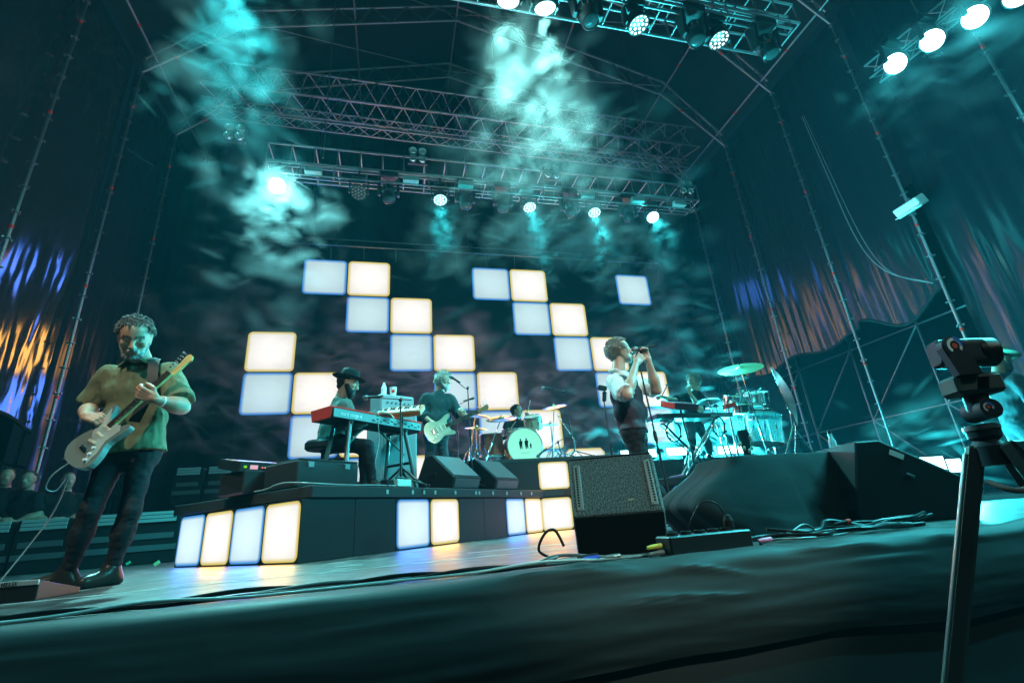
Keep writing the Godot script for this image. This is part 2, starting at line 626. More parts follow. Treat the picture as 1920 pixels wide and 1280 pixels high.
func roof() -> void:
	# scaffold posts with their rosettes
	var ros := post_mesh()
	var flats := B.new()
	flats.box(Vector3.ZERO, Vector3(0.16, 0.02, 0.02))
	for side in 2:
		for k in FRAMES.size():
			var z: float = FRAMES[k]
			var x := POST_L if side == 0 else POST_R
			var names := ["nearest the audience", "second from the audience", "third from the audience", "fourth from the audience", "beside the lit screen"]
			var o := thing("scaffold_post", "tall steel scaffold post on the %s side, %s" % ["guitar pedal" if side == 0 else "drum rack", names[k]], "scaffold post", Vector3(x, 0, z), "scaffold posts along both sides")
			bar(o, "tube", Vector3(0, 0, 0), Vector3(0, 11.05, 0), 0.03, M.steel)
			for r in 22:
				put_mesh(ros, "rosette", M.steel, o, Transform3D(Basis(Vector3.UP, r * 0.3), Vector3(0, 0.5 + r * 0.5, 0)))
			for y in [2.9, 5.2, 7.6, 9.9]:
				var w := B.new()
				w.tube(Vector3(0, y, 0), Vector3(0, y + 0.06, 0), 0.034, 0.034, 8)
				put(w, "red_band", M.red_band, o)
	# lattice frames of the gable roof
	for k in FRAMES.size():
		var z: float = FRAMES[k]
		var o := thing("roof_frame", "gabled lattice roof frame over the stage, %s" % ["nearest the audience", "second from the audience", "third from the audience", "over the middle truss", "deepest, over the lit screen"][k], "roof frame", Vector3.ZERO, "roof frames")
		var low := [Vector3(POST_L, 11.05, z), Vector3(-4.05, 13.05, z), Vector3(1.75, 14.75, z), Vector3(8.45, 12.9, z), Vector3(POST_R, 11.05, z)]
		var high := [Vector3(POST_L, 11.5, z), Vector3(-4.2, 13.65, z), Vector3(1.75, 15.4, z), Vector3(8.6, 13.5, z), Vector3(POST_R, 11.5, z)]
		for s in 4:
			bar(o, "lower_chord", low[s], low[s + 1], 0.035, M.aluminium)
			bar(o, "upper_chord", high[s], high[s + 1], 0.035, M.aluminium)
			var cells := 3 if s in [0, 3] else 6
			for q in cells:
				var a: Vector3 = (low[s] as Vector3).lerp(low[s + 1], float(q) / cells)
				var b: Vector3 = (high[s] as Vector3).lerp(high[s + 1], (q + 0.5) / cells)
				var d: Vector3 = (low[s] as Vector3).lerp(low[s + 1], (q + 1.0) / cells)
				bar(o, "brace", a, b, 0.02, M.aluminium)
				bar(o, "brace", b, d, 0.02, M.aluminium)
			if s in [0, 3]:
				var w: Vector3 = (low[s] as Vector3).lerp(low[s + 1], 0.3)
				bar(o, "red_band", w, w + (low[s + 1] - low[s]).normalized() * 0.08, 0.04, M.red_band)
	var purl := [Vector2(-5.75, 11.4), Vector2(-4.1, 13.2), Vector2(-1.2, 14.0), Vector2(1.75, 14.85), Vector2(5.1, 13.95), Vector2(8.5, 13.05), Vector2(10.1, 11.4)]
	for k in purl.size():
		var q: Vector2 = purl[k]
		var o := thing("roof_purlin", "long roof purlin running from audience to screen, %s" % ["above the guitar pedal side eave", "at the bend over the guitarist in green", "between that bend and the ridge", "along the ridge", "between ridge and the drum rack bend", "at the bend over the drum rack", "above the drum rack side eave"][k], "purlin", Vector3.ZERO, "roof purlins")
		bar(o, "tube", Vector3(q.x, q.y, -2.2), Vector3(q.x, q.y, -14.0), 0.028, M.aluminium)
		for z in [-3.1, -7.2, -9.3]:
			bar(o, "red_band", Vector3(q.x, q.y, z), Vector3(q.x, q.y, z - 0.07), 0.033, M.red_band)
	# wind braces, crossing between the frames
	for k in 4:
		for s in 2:
			var a := Vector3(-4.1 if s == 0 else 8.5, 13.3, FRAMES[k])
			var b := Vector3(1.75, 15.0, FRAMES[k + 1])
			var o := bar(null, "wind_brace", a, b, 0.016, M.steel)
			tag(o, "thin diagonal wind brace under the roof, %s bay, %s" % [["first", "second", "third", "fourth"][k], "guitar pedal half" if s == 0 else "drum rack half"], "brace", "wind braces")
	var b := B.new()
	var rf := [Vector2(-6.3, 11.6), Vector2(-4.25, 13.8), Vector2(1.75, 15.55), Vector2(8.65, 13.65), Vector2(10.6, 11.6)]
	for s in 4:
		var p0: Vector2 = rf[s]
		var p1: Vector2 = rf[s + 1]
		b.quad(Vector3(p0.x, p0.y, -1.0), Vector3(p1.x, p1.y, -1.0), Vector3(p1.x, p1.y, -14.5), Vector3(p0.x, p0.y, -14.5))
		b.quad(Vector3(p0.x, p0.y + 0.03, -14.5), Vector3(p1.x, p1.y + 0.03, -14.5), Vector3(p1.x, p1.y + 0.03, -1.0), Vector3(p0.x, p0.y + 0.03, -1.0))
	var cover := struct(b, "roof_cover", M.black_cloth)
	# backstage behind the drawn-up sheet: a braced scaffold and a far dark sheet
	b = B.new()
	b.box(Vector3(14.6, 4, -7), Vector3(0.05, 9, 16))
	tag(put(b, "backstage_sheet", M.dull_black), "dark sheet far behind the scaffold on the drum rack side", "drape")
	for k in 5:
		var z := -4.6 - 1.9 * k
		var o := thing("backstage_scaffold", "dim braced scaffold bay behind the drum rack, %s" % ["nearest the audience", "second bay", "third bay", "fourth bay", "deepest bay"][k], "scaffold", Vector3(12.6, 0, z), "scaffold bays in the dark")
		bar(o, "post", Vector3.ZERO, Vector3(0, 6, 0), 0.03, M.steel)
		bar(o, "ledger", Vector3(0, 2, 0), Vector3(0, 2, -1.9), 0.025, M.steel)
		bar(o, "ledger", Vector3(0, 4, 0), Vector3(0, 4, -1.9), 0.025, M.steel)
		bar(o, "diagonal", Vector3(0, 0, 0), Vector3(0, 2, -1.9), 0.022, M.steel)
		bar(o, "diagonal", Vector3(0, 4, 0), Vector3(0, 2, -1.9), 0.022, M.steel)
	b = B.new()
	b.box(Vector3(-10.2, 4, -9), Vector3(0.05, 9, 14))
	tag(put(b, "backstage_sheet", M.dull_black), "dark sheet far behind the guitarist in the green shirt", "drape")
	for k in 3:
		var z := -8.3 - 2.0 * k
		var o := thing("wing_scaffold", "dim braced scaffold under the reflecting sheet, %s" % ["nearest bay to the guitarist", "middle bay", "bay next to the screen"][k], "scaffold", Vector3(-7.6, 0, z), "scaffold bays in the wing")
		bar(o, "post", Vector3.ZERO, Vector3(0, 4.5, 0), 0.03, M.steel)
		bar(o, "ledger", Vector3(0, 2, 0), Vector3(0, 2, -2.0), 0.025, M.steel)
		bar(o, "diagonal", Vector3(0, 0.1, 0), Vector3(0, 2, -2.0), 0.022, M.steel)

func led_wall() -> void:
	var o := thing("led_wall", "large dark LED screen with a pattern of glowing blue-white and warm-white squares", "LED screen", Vector3(WALL_X, 0, WALL_Z))
	var b := B.new()
	b.box(Vector3(6.25, (WALL_TOP + 1.35) / 2, -0.06), Vector3(12.6, WALL_TOP - 1.35 + 0.05, 0.1))
	put(b, "dark_face", M.led_face, o)
	var lit := B.new()
	var face := rounded(1.0, 1.0, 0.1, 6)
	var half := B.new()
	for k in 2:
		var g: B = [lit, half][k]
		var poly := PackedVector2Array()
		for q in face:
			poly.append(Vector2(q.x * 1.218, q.y * 1.142))
		if k == 1:
			poly = PackedVector2Array([Vector2(-0.609, -0.03), Vector2(0.609, -0.03), Vector2(0.609, 0.45), Vector2(0.49, 0.571), Vector2(-0.49, 0.571), Vector2(-0.609, 0.45)])
		g.prism(poly, 0.012, Transform3D(Basis.IDENTITY, Vector3(0, 0, 0.0)))
		for q in g.t.size():
			g.t[q] = Vector2(g.v[q].x / 1.218 + 0.5, 0.5 - g.v[q].y / 1.142)
	var whole := lit.mesh()
	var part := half.mesh()
	for r in 6:
		for c in 10:
			var k := posmod(c - r, 4)
			if k in [1, 2]:
				var at := Vector3((c + 0.5) * TILE.x, WALL_TOP - (r + 0.5) * TILE.y, -0.008)
				panel_light(Transform3D(Basis.IDENTITY, Vector3(WALL_X, 0, WALL_Z + 0.015) + at), Vector2(1.1, 1.02), k == 1, 4.5)
				put_mesh(part if r == 5 else whole, "lit_square", M.blue_light if k == 1 else M.warm_light, o, Transform3D(Basis.IDENTITY, Vector3((c + 0.5) * TILE.x, WALL_TOP - (r + 0.5) * TILE.y, -0.008)))
	# goal posts and cross bars that carry the screen
	var t := thing("screen_support", "thin steel bars along the top edge of the LED screen", "support", Vector3(WALL_X, 0, WALL_Z))
	bar(t, "top_bar", Vector3(-0.5, 8.35, 0.1), Vector3(13.0, 8.35, 0.1), 0.025, M.steel)
	bar(t, "second_bar", Vector3(-0.5, 8.75, -0.2), Vector3(13.0, 8.75, -0.2), 0.025, M.steel)
	for k in 14:
		bar(t, "hanger", Vector3(0.1 + k * 0.95, 7.93, 0.02), Vector3(0.1 + k * 0.95, 8.35, 0.1), 0.012, M.steel)
	for k in 3:
		bar(t, "hoist_chain", Vector3(1.5 + k * 4.7, 8.35, 0.1), Vector3(1.5 + k * 4.7, 14.0, 0.1), 0.014, M.steel)

func led_row(parent: Node, a: Vector3, dir: Vector3, n: int, wide: float, tall: float, y0: float, lit: Array) -> void:
	# LED cabinets side by side on a riser's face; out is the way they face
	var out := dir.cross(Vector3.UP).normalized()
	if out.z < 0:
		out = -out
	var turn := Basis(dir if dir.cross(Vector3.UP).z < 0 else dir, Vector3.UP, out)
	for k in n:
		var at := a + dir * (wide * (k + 0.5)) + Vector3.UP * (y0 + tall / 2)
		if dir.x < 0:
			turn = Basis(-dir, Vector3.UP, out)
		var b := B.new()
		b.box(Vector3(0, 0, -0.03), Vector3(wide - 0.004, tall, 0.06), Basis.IDENTITY, 0.002)
		var p := put_mesh(b.mesh(), "led_panel", M.led_face, parent, Transform3D(turn, at))
		if lit[k] > 0:
			var g := B.new()
			var poly := rounded(wide - 0.022, tall - 0.02, 0.055, 5)
			g.prism(poly, 0.004, Transform3D.IDENTITY)
			for q in g.t.size():
				g.t[q] = Vector2(g.v[q].x / (wide - 0.022) + 0.5, 0.5 - g.v[q].y / (tall - 0.02))
			put_mesh(g.mesh(), "lit_face", M.blue_panel_light if lit[k] == 1 else M.warm_panel_light, p, Transform3D(Basis.IDENTITY, Vector3(0, 0, 0.001)))
			panel_light(Transform3D(turn, at + out * 0.012), Vector2(wide - 0.06, tall - 0.06), lit[k] == 1, 0.5)

func riser_box(o: Node, a: Vector3, da: Vector3, la: float, db: Vector3, lb: float, top: float, lip: float) -> void:
	var c := a + da * la / 2 + db * lb / 2
	var turn := Basis(da, Vector3.UP, da.cross(Vector3.UP))
	var b := B.new()
	b.box(Vector3(c.x, (top - lip) / 2, c.z), Vector3(la - 0.16, top - lip - 0.01, lb - 0.16), turn)
	put(b, "core", M.deck_black, o)
	b = B.new()
	b.box(Vector3(c.x, top - lip / 2, c.z), Vector3(la + 0.04, lip, lb + 0.04), turn, 0.008)
	put(b, "deck", M.deck_black, o)

func risers() -> void:
	var o := thing("keyboard_riser", "black riser set cornerwise with glowing LED panels, carrying keyboard and bass player", "riser")
	riser_box(o, CORNER + d1 * 0.02, d1, 4.02, d2, 2.07, 0.575, 0.1)
	led_row(o, CORNER + d1 * 0.04, d1, 8, 0.4984, 0.468, 0.002, [0, 0, 1, 2, 0, 0, 1, 2])
	led_row(o, CORNER, d2, 4, 0.51, 0.468, 0.002, [2, 1, 2, 1])
	var tab := B.new()
	tab.box(Vector3.ZERO, Vector3(0.03, 0.04, 0.006))
	var tm := tab.mesh()
	for s in [0.9, 1.25, 1.42, 1.6, 1.95, 2.35, 2.42, 2.72, 3.05, 3.42, 3.72]:
		put_mesh(tm, "tape_tab", M.tape_dim, o, Transform3D(Basis(d1, Vector3.UP, -d2), CORNER + d1 * s - d2 * 0.024 + Vector3.UP * 0.528))
	o = thing("percussion_riser", "black riser set cornerwise behind the cloth-covered box, with LED panels", "riser")
	var e1 := Vector3(-d1.x, 0, d1.z)
	var e2 := Vector3(-d2.x, 0, d2.z)
	var c2 := Vector3(5.43, 0, -4.272)
	riser_box(o, c2 + e1 * 0.02, e1, 4.02, e2, 2.6, 0.575, 0.1)
	led_row(o, c2 + e1 * 0.04, e1, 8, 0.4984, 0.468, 0.002, [0, 0, 0, 0, 1, 0, 2, 1])
	o = thing("drum_riser", "tall black riser with LED panels under the drum kit", "riser")
	var b := B.new()
	b.box(Vector3(2.2, 0.24, -8.5), Vector3(3.4, 0.478, 2.5))
	put(b, "core", M.deck_black, o)
	b = B.new()
	b.box(Vector3(2.2, 0.525, -8.5), Vector3(3.5, 0.09, 2.6), Basis.IDENTITY, 0.006)
	put(b, "deck", M.deck_black, o)
	b = B.new()
	b.box(Vector3(2.2, 0.79, -8.6), Vector3(3.2, 0.42, 2.4))
	put(b, "core", M.deck_black, o)
	b = B.new()
	b.box(Vector3(2.2, 1.03, -8.55), Vector3(3.3, 0.06, 2.6), Basis.IDENTITY, 0.006)
	put(b, "deck", M.deck_black, o)
	led_row(o, Vector3(2.12, 0, -7.18), Vector3.RIGHT, 1, 0.5, 0.468, 0.002, [2])
	led_row(o, Vector3(0.64, 0, -7.22), Vector3.RIGHT, 6, 0.5, 0.42, 0.575, [0, 0, 0, 2, 0, 1])

func panel_light(t: Transform3D, size: Vector2, blue: bool, e: float) -> void:
	var a := AreaLight3D.new()
	a.name = numbered("panel_glow")
	a.area_size = size
	a.light_color = Color(0.2, 0.45, 1.0) if blue else Color(1.0, 0.68, 0.2)
	a.light_energy = e
	a.area_range = 20.0
	a.shadow_enabled = true
	add_child(a)
	a.transform = t * Transform3D(Basis(Vector3.UP, PI), Vector3.ZERO)
const LAMP := 0.36
# ---------------------------------------------------------------- trusses and lamps
func box_truss(o: Node, a: Vector3, b: Vector3, h: float, w: float, cells: int, zig: bool, r := 0.024) -> void:
	var run := b - a
	var dir := run.normalized()
	var side := dir.cross(Vector3.UP).normalized() * w / 2
	var up := Vector3.UP * h / 2
	var cs := [side + up, side - up, -side - up, -side + up]
	for c in 4:
		bar(o, "chord", a + cs[c], b + cs[c], r, M.aluminium)
	for k in cells + 1:
		var q := a + run * (float(k) / cells)
		for c in 4:
			if zig and k < cells:
				var q2 := a + run * ((k + 0.5) / cells)
				var q3 := a + run * ((k + 1.0) / cells)
				bar(o, "brace", q + cs[c], q2 + cs[(c + 1) % 4], r * 0.5, M.aluminium)
				bar(o, "brace", q2 + cs[(c + 1) % 4], q3 + cs[c], r * 0.5, M.aluminium)
			elif not zig:
				bar(o, "rung", q + cs[c], q + cs[(c + 1) % 4], r * 0.62, M.aluminium)

func led_cells(r: float, rings: Array, cell: float) -> ArrayMesh:
	var b := B.new()
	for ring in rings:
		var n: int = ring[1]
		for k in n:
			var a: float = TAU * k / n + ring[0] * 7.0
			var at: Vector3 = Vector3(cos(a), 0, sin(a)) * r * ring[0]
			b.lathe([Vector2(cell, 0), Vector2(cell * 0.75, 0.008), Vector2(0, 0.011)], Transform3D(Basis.IDENTITY, at), 8, false)
	return b.mesh()

var wash_shell: ArrayMesh
var wash_cells: ArrayMesh
var wash_disc: ArrayMesh
var yoke_mesh: ArrayMesh
var clamp_mesh: ArrayMesh

# a round LED wash lamp: yoke, drum-shaped head with its ring of lenses, hung at `at` and aimed along `aim`
func wash_lamp(label: String, group: String, at: Vector3, aim: Vector3, lit: float, energy: float, cone := 18.0, size := 1.0, tone := Color(0.25, 0.97, 1.0)) -> void:
	if wash_shell == null:
		var b := B.new()
		b.lathe([Vector2(0, -0.2), Vector2(0.09, -0.19), Vector2(0.14, -0.12), Vector2(0.155, -0.02), Vector2(0.155, 0.03), Vector2(0.14, 0.035), Vector2(0.135, 0.012), Vector2(0, 0.012)], Transform3D.IDENTITY, 18)
		wash_shell = b.mesh()
		wash_cells = led_cells(0.13, [[0.0, 1], [0.5, 6], [0.96, 12]], 0.0225)
		b = B.new()
		b.lathe([Vector2(0.138, 0.0), Vector2(0.12, 0.02), Vector2(0, 0.03)], Transform3D.IDENTITY, 20, false)
		wash_disc = b.mesh()
		b = B.new()
		for s in [-1, 1]:
			b.box(Vector3(0.18 * s, 0.13, 0), Vector3(0.03, 0.3, 0.06), Basis.IDENTITY, 0.006)
		b.box(Vector3(0, 0.28, 0), Vector3(0.38, 0.04, 0.07), Basis.IDENTITY, 0.006)
		b.box(Vector3(0, 0.35, 0), Vector3(0.26, 0.1, 0.2), Basis.IDENTITY, 0.015)
		b.tube(Vector3(0, 0.4, 0), Vector3(0, 0.52, 0), 0.025)
		yoke_mesh = b.mesh()
	var o := thing("wash_lamp", label, "stage lamp", at, group)
	put_mesh(yoke_mesh, "yoke", M.black_metal, o, Transform3D(Basis.from_scale(Vector3.ONE * size), Vector3.ZERO))
	var turn := frame_to(aim).scaled_local(Vector3.ONE * size)
	var head := put_mesh(wash_shell, "head", M.black_metal, o, Transform3D(turn, Vector3.ZERO))
	var m := glow("lamp_glow_%d" % int(lit * 100), Color(0.9, 1.0, 1.0), lit) if lit > 0 else mat("dark_lens", lin(0.05, 0.06, 0.06), 0.12)
	put_mesh(wash_cells if lit < 9.5 else wash_disc, "lens_light", m, head, Transform3D(Basis.IDENTITY, Vector3(0, 0.016, 0)))
	if energy > 0:
		var l := SpotLight3D.new()
		l.name = numbered("lamp_beam")
		l.light_color = tone
		l.light_energy = energy * LAMP
		l.spot_angle = cone
		l.spot_angle_attenuation = 0.6
		l.spot_range = 40.0
		l.spot_attenuation = 2.0
		l.light_size = 0.12 * size
		l.shadow_enabled = true
		add_child(l)
		var h := OmniLight3D.new()
		h.name = numbered("lamp_spill")
		h.light_color = tone
		h.light_energy = minf(energy * 0.012, 1.6)
		h.omni_range = 12.0
		h.omni_attenuation = 2.0
		h.light_size = 0.1
		h.shadow_enabled = true
		add_child(h)
		h.position = at + aim.normalized() * 0.1 * size
		l.transform = Transform3D(Basis.looking_at(aim, Vector3.UP if absf(aim.normalized().y) < 0.95 else Vector3.BACK), at + aim.normalized() * 0.06 * size)

# a moving head: base box, fork, tapered barrel
func moving_head(label: String, group: String, at: Vector3, aim: Vector3) -> void:
	var o := thing("moving_head", label, "moving light", at, group)
	var b := B.new()
	b.box(Vector3(0, 0.4, 0), Vector3(0.36, 0.13, 0.3), Basis.IDENTITY, 0.02)
	b.tube(Vector3(0.1, 0.46, 0), Vector3(0.1, 0.56, 0), 0.02)
	b.tube(Vector3(-0.1, 0.46, 0), Vector3(-0.1, 0.56, 0), 0.02)
	put(b, "base", M.black_metal, o)
	for s in [-1, 1]:
		b = B.new()
		b.hexa(Transform3D(Basis.IDENTITY, Vector3(0.19 * s, 0.13, 0)), Vector3(0.03, 0.2, 0.05), Vector3(0.03, 0.2, 0.1), 0.012)
		put(b, "fork_arm", M.black_metal, o)
	b = B.new()
	var t := Transform3D(frame_to(aim), Vector3.ZERO)
	b.lathe([Vector2(0, -0.2), Vector2(0.1, -0.19), Vector2(0.14, -0.12), Vector2(0.15, 0.0), Vector2(0.13, 0.05), Vector2(0.125, 0.18), Vector2(0.11, 0.19), Vector2(0.105, 0.17)], t, 18)
	put(b, "barrel", M.black_metal, o)
	b = B.new()
	b.lathe([Vector2(0.105, 0.172), Vector2(0.07, 0.19), Vector2(0, 0.2)], t, 16, false)
	put(b, "lens", mat("dark_lens", lin(0.05, 0.06, 0.06), 0.12), o)
	for k in 5:
		b = B.new()
		b.box(t * Vector3(0.142 * cos(k * 0.5 + 4.0), -0.05, 0.142 * sin(k * 0.5 + 4.0)), Vector3(0.035, 0.09, 0.02), t.basis.rotated(t.basis.y, -(k * 0.5 + 4.0)), 0.004)
		put(b, "cooling_fin", M.steel, o)

func batten(parent: Node3D, at: Vector3) -> void:
	var b := B.new()
	b.box(Vector3.ZERO, Vector3(0.32, 0.12, 0.14), Basis.IDENTITY, 0.01)
	put(b, "driver_box", mat("driver_green", lin(0.16, 0.24, 0.23), 0.5), parent, at)

func four_eye(label: String, at: Vector3) -> void:
	var o := thing("blinder", label, "blinder lamp", at, "four-lamp blinders on the middle lighting truss")
	var b := B.new()
	b.box(Vector3(0, 0, -0.06), Vector3(0.42, 0.42, 0.08), Basis.IDENTITY, 0.01)
	put(b, "housing", M.black_metal, o)
	for k in 4:
		b = B.new()
		var t := Transform3D(Basis(Vector3.RIGHT, PI / 2), Vector3(0.1 if k & 1 else -0.1, 0.1 if k & 2 else -0.1, 0))
		b.lathe([Vector2(0.09, -0.02), Vector2(0.09, 0.03), Vector2(0.08, 0.035), Vector2(0.06, 0.0), Vector2(0, -0.015)], t, 14)
		put(b, "reflector", mat("reflector", lin(0.5, 0.62, 0.6), 0.25, 0.7), o)

func trusses_and_lamps() -> void:
	var t := thing("lattice_truss", "deep lattice box truss spanning the stage under the roof", "truss", Vector3.ZERO, "trusses across the stage")
	box_truss(t, Vector3(-4.75, 11.25, -10.6), Vector3(9.3, 11.15, -10.6), 0.75, 0.75, 20, true, 0.03)
	t = thing("ladder_truss", "shallow lattice truss just below the deep lattice box truss", "truss", Vector3.ZERO, "trusses across the stage")
	box_truss(t, Vector3(-4.6, 10.15, -10.3), Vector3(8.7, 9.95, -10.3), 0.32, 0.3, 22, true, 0.024)
	t = thing("middle_truss", "lighting truss with upright rungs carrying lamps before the LED screen", "truss", Vector3.ZERO, "trusses across the stage")
	box_truss(t, Vector3(-2.5, 7.42, -8.75), Vector3(7.25, 7.42, -8.75), 0.42, 0.6, 22, false, 0.024)
	box_truss(t, Vector3(-2.5, 7.05, -8.5), Vector3(7.05, 7.05, -8.5), 0.26, 0.1, 15, false, 0.02)
	for k in [[-1.6], [0.3], [1.45], [2.78], [4.25], [5.5], [6.6]]:
		batten(t, Vector3(k[0], 6.98, -8.38))
	for x in [-1.5, 2.4, 6.3]:
		bar(t, "hoist_chain", Vector3(x, 7.63, -8.75), Vector3(x, 14.0, -8.75), 0.012, M.steel)
	t = thing("front_truss", "lighting truss near the top edge of the picture, hung with lamps", "truss", Vector3.ZERO, "trusses across the stage")
	box_truss(t, Vector3(-3.2, 7.45, -4.4), Vector3(6.2, 7.45, -4.4), 0.42, 0.6, 24, false, 0.024)
	box_truss(t, Vector3(-3.2, 7.2, -4.15), Vector3(6.0, 7.2, -4.15), 0.26, 0.1, 16, false, 0.02)
	for x in [-1.4, 1.8, 5.0]:
		bar(t, "hoist_chain", Vector3(x, 7.66, -4.4), Vector3(x, 14.0, -4.4), 0.012, M.steel)
	t = thing("side_truss", "short truss carrying the row of blazing lamps in the upper corner", "truss", Vector3.ZERO, "trusses across the stage")
	box_truss(t, Vector3(8.7, 7.55, -4.9), Vector3(9.9, 7.55, 2.5), 0.3, 0.3, 14, true, 0.02)
	for x in [-4.0, 1.5]:
		bar(t, "hoist_chain", Vector3(9.2 + (x + 2) * 0.16, 7.7, x), Vector3(9.2 + (x + 2) * 0.16, 12.0, x), 0.012, M.steel)
	var mid := "lamps on the middle lighting truss"
	var y2 := 6.68
	var zz := -8.55
	wash_lamp("brightest wash lamp, alone at the guitar pedal end of the middle truss", mid, Vector3(-2.27, y2, zz), Vector3(0.25, -0.6, 0.75), 14.0, 420.0, 42.0, 1.1, Color(0.55, 1.0, 1.0))
	wash_lamp("unlit wash lamp with lens dots given a faint glow on the middle truss", mid, Vector3(-0.74, y2, zz), Vector3(0.1, -0.75, 0.6), 0.12, 0.0)  # no beam; a faint added glow makes the lens dots show
	wash_lamp("lit wash lamp over the bass player with a clear beam", mid, Vector3(0.92, y2, zz), Vector3(0.0, -0.95, 0.3), 2.6, 170.0, 15.0)
	wash_lamp("lit wash lamp over the drummer with a clear beam", mid, Vector3(2.89, y2, zz), Vector3(0.05, -0.95, 0.3), 2.6, 170.0, 15.0)
	wash_lamp("lit wash lamp over the singer with a clear beam", mid, Vector3(4.44, y2, zz), Vector3(-0.05, -0.95, 0.3), 2.6, 170.0, 15.0)
	wash_lamp("bright wash lamp at the drum rack end of the middle truss", mid, Vector3(5.93, y2, zz), Vector3(-0.15, -0.85, 0.5), 9.0, 200.0, 18.0)
	var mh := "moving heads on the middle lighting truss"
	moving_head("moving head between the unlit lamp and the bass player's lamp", mh, Vector3(-0.15, 6.72, zz), Vector3(0.1, -1, 0.15))
	moving_head("first moving head after the bass player's lamp", mh, Vector3(1.45, 6.72, zz), Vector3(0.05, -1, 0.2))
	moving_head("second moving head, before the drummer's lamp", mh, Vector3(2.28, 6.72, zz), Vector3(-0.05, -1, 0.2))
	moving_head("moving head between the drummer's and the singer's lamps", mh, Vector3(3.85, 6.72, zz), Vector3(0.1, -1, 0.2))
	moving_head("moving head between the singer's lamp and the bright end lamp", mh, Vector3(5.3, 6.72, zz), Vector3(-0.1, -1, 0.2))
	four_eye("four-lamp blinder above the unlit end of the middle truss", Vector3(-3.15, 7.85, -8.5))
	four_eye("four-lamp blinder above the bass player's part of the middle truss", Vector3(0.45, 7.75, -8.5))
	four_eye("four-lamp blinder above the drummer's part of the middle truss", Vector3(3.5, 7.68, -8.5))
	four_eye("four-lamp blinder at the drum rack end of the middle truss", Vector3(7.0, 7.6, -8.5))
	var fr := "lamps on the front lighting truss"
	var y0 := 6.66
	var zf := -4.2
	wash_lamp("lamp beyond the upper picture edge over the guitar side smoke column", fr, Vector3(-1.75, y0 + 0.1, zf), Vector3(-0.05, -1, -0.25), 9.0, 210.0, 24.0)
	wash_lamp("lamp beyond the upper picture edge above the guitarist in olive", fr, Vector3(-2.7, y0 + 0.1, -3.9), Vector3(0.17, -1, 0.02), 9.0, 80.0, 16.0, 1.0, Color(0.7, 1.0, 0.97))
	wash_lamp("blazing lamp cut by the upper picture edge over the big smoke plume", fr, Vector3(1.42, y0, zf), Vector3(0.0, -0.9, -0.35), 14.0, 190.0, 23.0, 1.0, Color(0.62, 1.0, 0.97))
	wash_lamp("second blazing lamp over the big smoke plume", fr, Vector3(1.93, y0, zf), Vector3(0.1, -0.95, -0.3), 14.0, 190.0, 23.0, 1.0, Color(0.62, 1.0, 0.97))
	wash_lamp("lamp with distinct lens dots right of the big smoke plume", fr, Vector3(3.32, y0, zf), Vector3(0.15, -0.95, 0.12), 2.2, 80.0, 14.0)
	wash_lamp("lamp with distinct lens dots at the far end of the front truss", fr, Vector3(4.64, y0, zf), Vector3(0.1, -0.97, 0.12), 2.0, 40.0, 13.0)
	var mf := "moving heads on the front lighting truss"
	moving_head("moving head between the big smoke plume and the dotted lamps", mf, Vector3(2.55, 6.68, zf), Vector3(0.1, -1, 0.1))
	moving_head("moving head between the two dotted lamps", mf, Vector3(4.25, 6.68, zf), Vector3(-0.1, -1, 0.1))
	moving_head("moving head hanging at the very end of the front truss", mf, Vector3(5.5, 6.68, zf), Vector3(0.1, -1, 0.1))
	var sd := "blazing lamps on the side truss"
	var names := ["lowest of the blazing lamps in the upper corner", "second of the blazing lamps in the upper corner", "third of the blazing lamps, near the picture edge", "blazing lamp cut by the upper picture corner", "side truss lamp just outside the picture", "side truss lamp nearest the audience", "last side truss lamp above the pit"]
	for k in 7:
		var q := [Vector3(8.2, 6.95, -4.24), Vector3(8.4, 6.95, -3.78), Vector3(8.68, 6.95, -3.34), Vector3(8.95, 6.95, -2.95), Vector3(9.2, 6.95, -1.6), Vector3(9.5, 6.95, 0.0), Vector3(9.75, 6.95, 1.6)][k] as Vector3
		wash_lamp(names[k], sd, q, Vector3(-0.75, -0.62, 0.1 if k < 4 else -0.25), 16.0, 90.0 if k < 4 else 150.0, 32.0, 1.15, Color(0.3, 0.95, 1.0))
	# front wash lamps added out of view behind the camera to brighten the players
	var fw := "added unseen front wash lamps above the audience"
	var ft := Color(0.88, 1.0, 0.92)
	wash_lamp("added unseen front wash lamp above the audience aimed at the guitarist in olive", fw, Vector3(-3.6, 8.2, 2.2), Vector3(1.95, -7.1, -5.85), 9.0, 230.0, 8.5, 1.1, Color(1.0, 0.97, 0.86))
	wash_lamp("added unseen front wash lamp above the audience aimed at the singer", fw, Vector3(1.0, 7.5, 7.0), Vector3(1.15, -6.2, -11.05), 9.0, 380.0, 5.5, 1.1, Color(1.0, 0.98, 0.9))
	wash_lamp("added unseen wide front wash lamp above the audience, centre", fw, Vector3(2.0, 7.5, 7.0), Vector3(0.0, -0.62, -1.0), 9.0, 14.0, 30.0, 1.1, Color(0.6, 1.0, 0.95))
	wash_lamp("added unseen front wash lamp above the audience aimed at the carpeted monitor", fw, Vector3(3.5, 7.5, 7.0), Vector3(-2.4, -7.2, -9.2), 9.0, 200.0, 5.0, 1.1, ft)
	wash_lamp("added unseen front wash lamp above the audience aimed at the bass player and drums", fw, Vector3(5.5, 7.5, 7.0), Vector3(-4.0, -5.9, -14.5), 9.0, 95.0, 7.0, 1.1, ft)
	wash_lamp("added unseen front wash lamp above the audience aimed at the red keyboard", fw, Vector3(-1.5, 7.5, 7.0), Vector3(1.1, -6.1, -12.3), 9.0, 130.0, 5.0, 1.1, Color(1.0, 0.95, 0.88))
